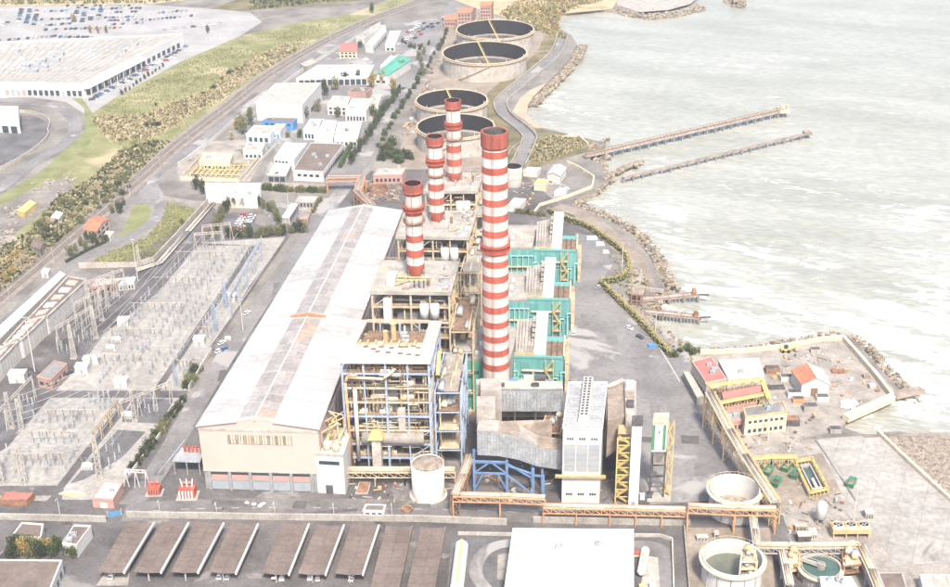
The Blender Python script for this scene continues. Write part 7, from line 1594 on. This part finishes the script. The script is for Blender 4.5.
for x, y, h, lf, lab in ((243, 134, 12, 'leaf_olive', 'tall olive tree at the corner of the pink roofed workshop'), (252, 126, 12, 'leaf_olive', 'olive tree between warehouse and railway wall'), (237, 130, 8, 'leaf_yellow', 'golden autumn tree by the gas pipe yard'), (268, 119, 9, 'leaf_olive', 'leftmost tree before the big warehouse front'), (290, 117, 10, 'leaf_green', 'middle tree before the big warehouse front'), (305, 120, 9, 'leaf_green', 'rightmost tree before the big warehouse front'), (325, 96, 11, 'leaf_dark', 'dark tree right of the big warehouse'), (336, 90, 10, 'leaf_olive', 'tree left of the twin workshop'), (346, 84, 9, 'leaf_dark', 'left dark tree behind the twin workshop'), (358, 83, 9, 'leaf_dark', 'right dark tree behind the twin workshop'), (372, 88, 11, 'leaf_yellow', 'golden tree left of the pair near the teal workshop'), (382, 84, 10, 'leaf_yellow', 'golden tree right of the pair near the teal workshop'), (392, 92, 10, 'leaf_yellow', 'rust gold tree close to the street'), (401, 72, 9, 'leaf_olive', 'yellowish tree between teal workshop and street'), (74, 22, 7, 'leaf_yellow', 'orange tree in the mall car park'), (90, 33, 6, 'leaf_yellow', 'left yellow bush tree behind the shopping hall'), (98, 33, 6, 'leaf_yellow', 'middle yellow bush tree behind the shopping hall'), (106, 33, 6, 'leaf_olive', 'right yellow bush tree behind the shopping hall'), (208, 33, 6, 'leaf_dark', 'small dark tree in the far car park'), (372, 13, 8, 'leaf_dark', 'lone dark tree on the far meadow'), (182, 224, 4, 'leaf_olive', 'lone bush on the green meadow by the wall'), (196, 190, 9, 'leaf_dark', 'left dark tree beside the long white shed'), (204, 194, 9, 'leaf_dark', 'right dark tree beside the long white shed'), (360, 48, 7, 'leaf_dark', 'dark tree beside the red roofed house'), (318, 112, 8, 'leaf_olive', 'olive tree between the big warehouse and the stepped roof workshop'), (338, 118, 7, 'leaf_green', 'green tree between the twin workshop and the three in a row'), (352, 118, 7, 'leaf_dark', 'dark tree behind the rightmost of the three workshops'), (372, 116, 8, 'leaf_green', 'green tree by the street side workshop corner'), (300, 138, 6, 'leaf_green', 'green tree left of the stepped roof workshop'), (288, 138, 5, 'leaf_olive', 'olive tree behind the white office'), (318, 146, 6, 'leaf_green', 'left green tree behind the brown roofed factory'), (334, 143, 6, 'leaf_dark', 'right dark tree behind the brown roofed factory'), (348, 140, 7, 'leaf_olive', 'olive tree behind the factory near the street'), (312, 92, 8, 'leaf_green', 'green tree between big warehouse and flat shed'), (394, 62, 7, 'leaf_olive', 'olive tree behind the teal workshop'), (262, 136, 5, 'leaf_olive', 'small olive tree before the pink roofed workshop'), (276, 180, 5, 'leaf_green', 'small green tree beside the low white canopy'), (232, 140, 6, 'leaf_straw', 'straw coloured tree beside the gas pipe yard')):
    tree(G(x, y), h, h*.5, lf, lab)
grove(along([(448, 30), (436, 52), (414, 88), (392, 124), (378, 150)], 26), 4.5, ['leaf_dark', 'leaf_green'], 'dark green bush between street and oil tanks', 'hedge_bush', 'bush', jit=1.5, ws=.7, order='from the far end')
grove(along([(402, 92), (386, 112), (372, 132), (356, 158), (350, 168)], 20), 7, ['leaf_dark', 'leaf_green'], 'green tree on the left side of the street', order='from the far end')
grove([(384, 152), (390, 150), (397, 156), (404, 158), (410, 160), (388, 158), (396, 162), (381, 159), (402, 163), (392, 145)], 7, ['leaf_green', 'leaf_dark'], 'green bush in the triangle beside the street behind the boilers', 'bush', 'bush', jit=2, ws=.8)
grove(along([(425, 78), (418, 60), (428, 52)], 5), 6, ['leaf_olive'], 'olive tree at the street bend by the lawn', order='from the near end')
grove(along([(262, 190), (300, 192), (326, 192)], 18), 4.5, ['leaf_olive', 'leaf_green'], 'green bush in the hedge before the pale wall', 'hedge_bush', 'bush', jit=1, ws=.8, order='from the left')
grove(along([(212, 243), (216, 230), (222, 216), (230, 208)], 9), 6, ['leaf_olive', 'leaf_dark'], 'olive tree left of the parked car lot', order='from the near end')
grove(along([(232, 208), (256, 206), (276, 214), (280, 226)], 11), 6, ['leaf_olive', 'leaf_green'], 'olive tree behind the parked car lot', order='from the left')
grove(along([(226, 238), (250, 238), (280, 236), (306, 232)], 18), 6, ['leaf_dark', 'leaf_olive'], 'dark tree in the row before the parked car lot', order='from the left')
grove(along([(312, 214), (318, 206), (322, 200)], 6), 4, ['leaf_olive'], 'yellow green bush beside the street near the carport roof', 'bush', 'bush')
grove(along([(198, 370), (190, 382), (186, 390)], 6), 4.5, ['leaf_dark', 'leaf_olive'], 'dark bush behind the white fence wall', 'bush', 'bush', ws=.8, order='from the far end')
grove(along([(184, 402), (172, 416), (158, 436), (146, 452), (132, 470)], 18), 4, ['leaf_dark', 'leaf_olive'], 'dark bush between switchyard and street', 'bush', 'bush', ws=.8, order='from the far end')
grove([(16, 552), (24, 556), (32, 550), (40, 554), (48, 552), (20, 546), (30, 558), (42, 560), (52, 558), (14, 560), (56, 552), (70, 556), (76, 558)], 6, ['leaf_olive', 'leaf_dark', 'leaf_green', 'leaf_yellow'], 'small tree in the clump among the bottom left boxes', jit=2)
grove(along([(430, 44), (418, 50), (402, 44), (398, 40)], 8), 5, ['leaf_dark', 'leaf_green'], 'dark bush around the small lawn near the street top', 'bush', 'bush')
grove(along([(500, 12), (515, 22), (538, 30), (556, 30), (548, 18), (540, 8)], 22), 4, ['leaf_straw', 'leaf_yellow', 'leaf_olive'], 'straw coloured bush on the headland beyond the tanks', 'bush', 'bush', jit=3)
grove(along([(160, 98), (148, 125)], 2), 4, ['leaf_dark'], 'dark bush in the straw coloured reed bed', 'bush', 'bush')
grove([(146, 126), (152, 127), (158, 126), (212, 88), (222, 80), (230, 74), (238, 70), (204, 96)], 4, ['leaf_dark', 'leaf_olive'], 'dark bush along the reed bed by the railway', 'bush', 'bush', jit=2, ws=.8)
random.seed(78)
pts = [(random.uniform(30, 130), 0) for _ in range(70)]; pts = [(x, 262-x*.62+random.uniform(-18, 12)) for x, _ in pts]
grove(pts, 3.6, ['leaf_olive', 'leaf_dark', 'leaf_olive', 'leaf_straw'], 'low scrub bush on the waste ground left of the railway', 'bush', 'bush', jit=2, ws=.9)
grove([(86, 240), (92, 243), (80, 246), (76, 252), (72, 257), (86, 249), (98, 246), (106, 242), (112, 214), (118, 209), (124, 206), (120, 214)], 5, ['leaf_dark', 'leaf_green', 'leaf_olive'], 'garden tree around the pink farmhouse', jit=1)
grove([(4, 278), (12, 272), (20, 266), (28, 262), (8, 264), (16, 258), (2, 268), (24, 256)], 5, ['leaf_straw', 'leaf_yellow', 'leaf_straw'], 'straw yellow bush at the left picture edge by the railway', 'bush', 'bush', jit=2, ws=.9)
grove([(674, 357), (680, 352), (688, 350), (692, 354), (698, 352)], 3.6, ['leaf_green', 'leaf_olive'], 'green bush at the end of the hedge by the red roofed shed', 'bush', 'bush', ws=.9)
grove(along([(120, 96), (150, 76), (165, 66)], 12), 3.2, ['leaf_dark'], 'small dark tree beside the shopping hall car park', jit=.5, order='from the near end')
grove(along([(508, 208), (524, 214), (545, 216)], 9), 4, ['leaf_olive', 'leaf_green'], 'green bush behind the farthest turbine block', 'bush', 'bush', ws=.9, order='from the left')
# hedges: clipped ivy walls, one thing each
def hedge(label, px, h, w_, leaf, n_per_m=22):
    L_ = site_line(px, 3); T = thing('hedge', label, 'hedge', L_[len(L_)//2]); mb = MB(); core = MB()
    for a, b in zip(L_, L_[1:]):
        core.beam(a+V((0, 0, h*.42)), b+V((0, 0, h*.42)), w_*.55, h*.84); L = (b-a).length
        t_ = (b-a)/max(L, .01); n = V((t_.y, -t_.x, 0))
        for _ in range(int(L*n_per_m)):
            x = random.random(); u = random.uniform(-.5, .5)*w_; z = random.uniform(0, h) if abs(u) > w_*.3 else random.uniform(h*.8, h*1.08)
            p = a.lerp(b, x)+n*u+V((0, 0, z)); e = V((random.gauss(0, 1), random.gauss(0, 1), random.gauss(0, .7))).normalized()*.32; f = e.orthogonal().normalized()*.26
            mb.face([p-e, p-f, p+e, p+f])
    core.build('hedge_core', 'leaf_dark', T); o = mb.build('foliage', leaf, T)
hedge('long yellow green hedge following the upper bend of the quay road', [(548, 213), (566, 221), (586, 228), (608, 242), (625, 257), (629, 269), (621, 281), (600, 284)], 3.4, 2.6, 'leaf_hedge')
hedge('long yellow green hedge down the quay road to the red roofed shed', [(600, 285), (614, 298), (640, 324), (660, 346), (671, 358)], 3.4, 2.6, 'leaf_hedge')
hedge('clipped green hedge along the factory and the street', [(340, 168), (348, 152), (352, 146)], 3, 3, 'leaf_green')
hedge('low dark hedge following the curved road below the farmhouse', [(66, 263), (88, 251), (106, 243)], 1.6, 1.6, 'leaf_dark')
# grass and reed tufts: one mass
def tufts(name, px, n, size, leafs, z=.1):
    P = [G(*p) for p in px]; xs_ = [p.x for p in P]; ys_ = [p.y for p in P]; mb = MB(); c = 0
    def inside(x, y):
        r_ = False; j = len(P)-1
        for i in range(len(P)):
            if (P[i].y > y) != (P[j].y > y) and x < (P[j].x-P[i].x)*(y-P[i].y)/(P[j].y-P[i].y)+P[i].x: r_ = not r_
            j = i
        return r_
    while c < n:
        x, y = random.uniform(min(xs_), max(xs_)), random.uniform(min(ys_), max(ys_)); 
        if not inside(x, y): c += .2; continue
        c += 1; s_ = size*random.uniform(.4, 1.4)*(.6+.8*max(0, .5+noise.noise(V((x*.03, y*.03, 1))))); a = random.uniform(0, 3.14); mi = random.randrange(len(leafs))
        for k in range(3):
            b = a+k*1.05; d = V((math.cos(b)*s_*.6, math.sin(b)*s_*.6, 0)); t_ = V((random.gauss(0, .3)*s_, random.gauss(0, .3)*s_, s_))
            mb.face([V((x, y, 0))-d, V((x, y, 0))+d, V((x, y, 0))+d*.5+t_, V((x, y, 0))-d*.5+t_], mi)
    tag(mb.build(name, leafs), kind='stuff')
tufts('reeds', [(90, 118), (140, 116), (205, 92), (240, 66), (285, 44), (300, 48), (262, 72), (222, 96), (180, 122), (150, 138), (110, 142)], 6000, 1.4, ['leaf_straw', 'leaf_straw', 'leaf_olive'])
tufts('scrub', [(30, 232), (60, 196), (95, 176), (120, 152), (150, 142), (170, 142), (140, 170), (100, 204), (62, 238), (30, 268), (-20, 310), (-30, 262)], 6000, 1.2, ['leaf_olive', 'leaf_dark', 'leaf_straw'])
tufts('meadow_grass', [(92, 116), (180, 66), (240, 40), (300, 26), (350, 18), (314, 42), (266, 70), (225, 98), (175, 138), (150, 150), (120, 150)], 7000, .7, ['leaf_grass', 'leaf_grass2'])
tufts('meadow_grass', [(166, 203), (198, 209), (206, 206), (152, 263), (82, 267), (112, 251), (146, 238), (163, 219)], 2500, .6, ['leaf_grass', 'leaf_grass2'])
tufts('coast_grass', [(535, 140), (560, 136), (590, 142), (560, 158), (535, 166), (522, 168)], 1500, .8, ['leaf_straw', 'leaf_olive'])
tufts('coast_grass', [(604, 246), (640, 270), (655, 288), (630, 290), (660, 328), (690, 352), (660, 346), (622, 300)], 450, .6, ['leaf_straw', 'leaf_olive'])
tufts('headland_grass', [(500, 14), (520, -2), (610, -2), (560, 14), (558, 26), (568, 40), (545, 34)], 2500, 1.6, ['leaf_straw', 'leaf_yellow', 'leaf_olive'])
tufts('headland_grass', [(-20, 5), (60, 4), (150, 3), (260, -6), (120, -12), (-20, -8)], 1500, 2.0, ['leaf_straw', 'leaf_olive'])
tufts('headland_grass', [(250, 10), (330, 2), (430, -8), (395, -14), (250, -4)], 1500, 1.6, ['leaf_olive', 'leaf_dark'])
# ================================================================== CARS
def car_mesh(parts=True):
    b = MB(); prof = [(-2.1, .35), (-2.15, .8), (-1.9, .95), (-1.0, 1.0), (1.1, 1.0), (2.0, .85), (2.1, .4)]
    for (x0, z0), (x1, z1) in zip(prof, prof[1:]): b.face([(x0, -.85, z0), (x1, -.85, z1), (x1, .85, z1), (x0, .85, z0)][::-1])
    for s in (-.85, .85): b.face([(x, s, z) for x, z in prof])
    b.face([(-2.1, -.85, .35), (-2.1, .85, .35), (2.1, .85, .4), (2.1, -.85, .4)])
    for A in ([(-1.4, -.68, 1.45), (.55, -.68, 1.45), (.55, .68, 1.45), (-1.4, .68, 1.45)],): b.hexa(A, [V(p)+V((0, 0, .05)) for p in A])
    g_ = MB(); g_.hexa([(-1.95, -.8, .96), (1.2, -.8, .98), (1.2, .8, .98), (-1.95, .8, .96)], [(-1.45, -.69, 1.46), (.6, -.69, 1.46), (.6, .69, 1.46), (-1.45, .69, 1.46)])
    w_ = MB().cyl((0, -.12, 0), (0, .12, 0), .33, n=10)
    return b, g_, w_
b_, g_, w_ = car_mesh()
CAR = thing('parked_car', '', 'car', (0, 0, 0)); cb = b_.build('body', 'car_white', CAR); g_.build('glasshouse', 'glass', CAR)
for sx in (-1.35, 1.3):
    for sy in (-.8, .8): o = w_.build('wheel', 'tyre', CAR); o.location = (sx, sy, .33)
allm = MB(); allm.v = b_.v+g_.v; n0 = len(b_.v); allm.f = b_.f+[tuple(i+n0 for i in f) for f in g_.f]; allm.mi = [0]*len(b_.f)+[1]*len(g_.f)
FAR = allm.build('tmp', ['car_white', 'glass']); FARM = FAR.data; bpy.data.objects.remove(FAR)
def car(x, y, rz, col, label, group=None, z=0.1):
    c = dup(CAR, G(x, y)+V((0, 0, z)), rz, label, group, mats={'body': col}); return c
def farcar(x, y, rz, label, group, dark=.5):
    o = bpy.data.objects.new('parked_car', FARM); COL.objects.link(o); o.location = G(x, y)+V((0, 0, .1)); o.rotation_euler.z = rz; s_ = random.uniform(.95, 1.15); o.scale = (s_,)*3
    o.material_slots[0].link = 'OBJECT'; o.material_slots[0].material = MAT[random.choice(['car_dark', 'car_dark', 'car_blue', 'car_dark', 'car_silver'] if random.random() < dark else ['car_white', 'car_silver']*6+['car_red'])]
    tag(o, label, 'car', group)
random.seed(81)
for (x0, y0), (x1, y1), n, lab, rz in (((92, 100), (186, 47), 26, 'car in the row along the right side of the shopping hall', .4), ((98, 96), (130, 80), 10, 'car in the second row beside the shopping hall', .4), ((0, 41), (60, 36), 14, 'car in the left row behind the shopping hall', 1.4), ((52, 37), (96, 38), 11, 'car in the middle row behind the shopping hall', 1.4), ((70, 41), (94, 41), 7, 'car in the short row at the shopping hall back wall', 1.4), ((74, 22), (78, 8), 8, 'car in the first column of the far car park', 0), ((82, 22), (86, 8), 8, 'car in the second column of the far car park', 0), ((90, 22), (94, 8), 8, 'car in the third column of the far car park', 0), ((98, 20), (102, 8), 7, 'car in the fourth column of the far car park', 0), ((68, 6), (138, 6), 16, 'car in the top row of the far car park', 1.4), ((106, 18), (140, 17), 10, 'car in the short right row of the far car park', 1.4), ((106, 13), (136, 12), 9, 'car in the upper right row of the far car park', 1.4), ((18, 24), (22, 10), 8, 'car in the left lot of the far car park', 0), ((26, 25), (30, 10), 9, 'car in the left lot of the far car park', 0), ((34, 25), (38, 9), 9, 'car in the left lot of the far car park', 0), ((0, 28), (8, 23), 4, 'car at the left edge of the far car park', 0), ((166, 30), (222, 24), 7, 'car on the open yard right of the shopping hall', .4), ((104, 9), (140, 8.5), 10, 'car in the topmost right row of the far car park', 1.4), ((44, 26), (70, 24), 8, 'car in the middle lane of the far car park', 1.4), ((110, 25), (146, 23), 9, 'car in the lower right lane of the far car park', 1.4), ((44, 12), (66, 11), 7, 'car in the upper middle row of the far car park', 1.4), ((150, 14), (186, 11), 9, 'car in the far right row of the far car park', 1.4), ((112, 88), (176, 56), 14, 'car in the outer row beside the shopping hall', .4), ((60, 92), (84, 94), 6, 'car before the shopping hall front', 1.4), ((42, 20), (70, 19), 9, 'car in the lower middle row of the far car park', 1.4), ((108, 21), (146, 20), 12, 'car in the second lower row of the far car park', 1.4), ((150, 20), (196, 16), 12, 'car in the lower far right row of the far car park', 1.4), ((46, 30), (120, 28), 16, 'car along the lane behind the far car park', 1.4)):
    for k in range(n):
        if random.random() < .12: continue
        t_ = k/max(1, n-1); farcar(x0+(x1-x0)*t_+random.uniform(-.4, .4), y0+(y1-y0)*t_+random.uniform(-.2, .2), rz+random.uniform(-.1, .1), lab+', '+(ORD[k] if k else 'first')+' in line', lab.replace('car in', 'cars in').replace('car at', 'cars at').replace('car on', 'cars on'), .6)
for (x0, y0), (x1, y1), n in (((232, 234), (244, 216), 8), ((240, 236), (252, 217), 8), ((235, 229), (247, 229), 2)):
    for k in range(n): t_ = k/max(1, n-1); farcar(x0+(x1-x0)*t_, y0+(y1-y0)*t_, .1+random.uniform(-.1, .1), 'pale car parked in the lot among the dark trees', 'cars in the lot among the trees', .15)
for (x0, y0), (x1, y1), n in (((390, 50), (436, 22), 12), ((404, 46), (444, 20), 8), ((398, 38), (424, 24), 9)):
    for k in range(n): t_ = k/max(1, n-1); farcar(x0+(x1-x0)*t_, y0+(y1-y0)*t_, .9, 'car parked in the lot by the top of the street', 'cars parked near the street top', .3)
for x, y in ((328, 60), (338, 60), (348, 60), (356, 60), (366, 60), (310, 70)): farcar(x, y, .2, 'car parked behind the long white flat shed', 'cars behind the flat shed', .5)
car(629, 329, -.9, 'car_white', 'white car parked beside the hedge on the quay road'); car(640, 338, -.9, 'car_dark', 'dark car parked beside the hedge on the quay road'); car(403, 89, 1.2, 'car_dark', 'dark car driving on the street past the golden trees')
car(574, 334, 1.4, 'car_white', 'white car beside the middle turbine block'); car(69, 374, .9, 'car_dark', 'dark car beside the brick red control hut'); car(642, 498, 1.5, 'car_white', 'white van at the foot of the white lift shaft'); car(650, 496, 1.3, 'car_dark', 'dark car next to the silo foot'); car(599, 288, .8, 'car_silver', 'pale car standing on the open quay road')
random.seed(82)
for (x, y, c_) in ((112, 579, 'car_white'), (220, 579, 'car_white'), (228, 579.5, 'car_silver'), (274, 580, 'car_dark'), (282, 580.5, 'car_white'), (310, 580, 'car_white'), (318, 581, 'car_silver'), (352, 581, 'car_white')): car(x, y-2, random.uniform(1.4, 1.7), c_, 'car sticking out from under the near end of a brown carport', 'cars under the carports')
for (x, y, m_) in ((247, 314, 0), (222, 344, 0), (219, 352, 0), (224, 350, 1)): car(x, y, 1.0, ['car_white', 'car_blue'][m_], 'car parked in the street left of the turbine hall', 'cars in the street beside the turbine hall')
for ch in list(CAR.children): bpy.data.objects.remove(ch)
bpy.data.objects.remove(CAR)
# blue tarpaulin and pallets by the hedge
for lab, x, y, m_, s_ in (('blue tarpaulin covered stack by the quay hedge', 652, 347, 'blue_paint', 1.9), ('stack of pale blue boards by the upper hedge bend', 592, 239, 'pale_blue', 3), ('second stack of pale boards by the upper hedge bend', 600, 245, 'pale_blue', 2.4), ('pale boards stacked left of the hedge bend', 606, 253, 'white', 1.8)):
    c = G(x, y); T = thing('board_stack', lab, 'stack', c)
    for k in range(4): MB().box(c.x-s_+.1*k, c.x+s_-.2*k, c.y-s_*.5, c.y+s_*.5, .1+k*.35, .1+k*.35+.3).build('board_layer', m_, T)
# ------------------------------------------------------------------ air
mb = MB(); mb.box(-8800, 8800, -5800, 8800, -9, 420)
hz = mb.build('haze', 'white'); hz.data.materials.clear()
m = bpy.data.materials.new('haze_air'); m.use_nodes = True; t = m.node_tree; t.nodes.clear()
o_ = t.nodes.new('ShaderNodeOutputMaterial'); v_ = t.nodes.new('ShaderNodeVolumePrincipled'); v_.inputs['Color'].default_value = (.97, .98, 1, 1); v_.inputs['Density'].default_value = HAZE; v_.inputs['Anisotropy'].default_value = .2
t.links.new(v_.outputs[0], o_.inputs['Volume']); hz.data.materials.append(m); hz['kind'] = 'stuff'
for o in bpy.data.objects:
    if '_o' in o: del o['_o']
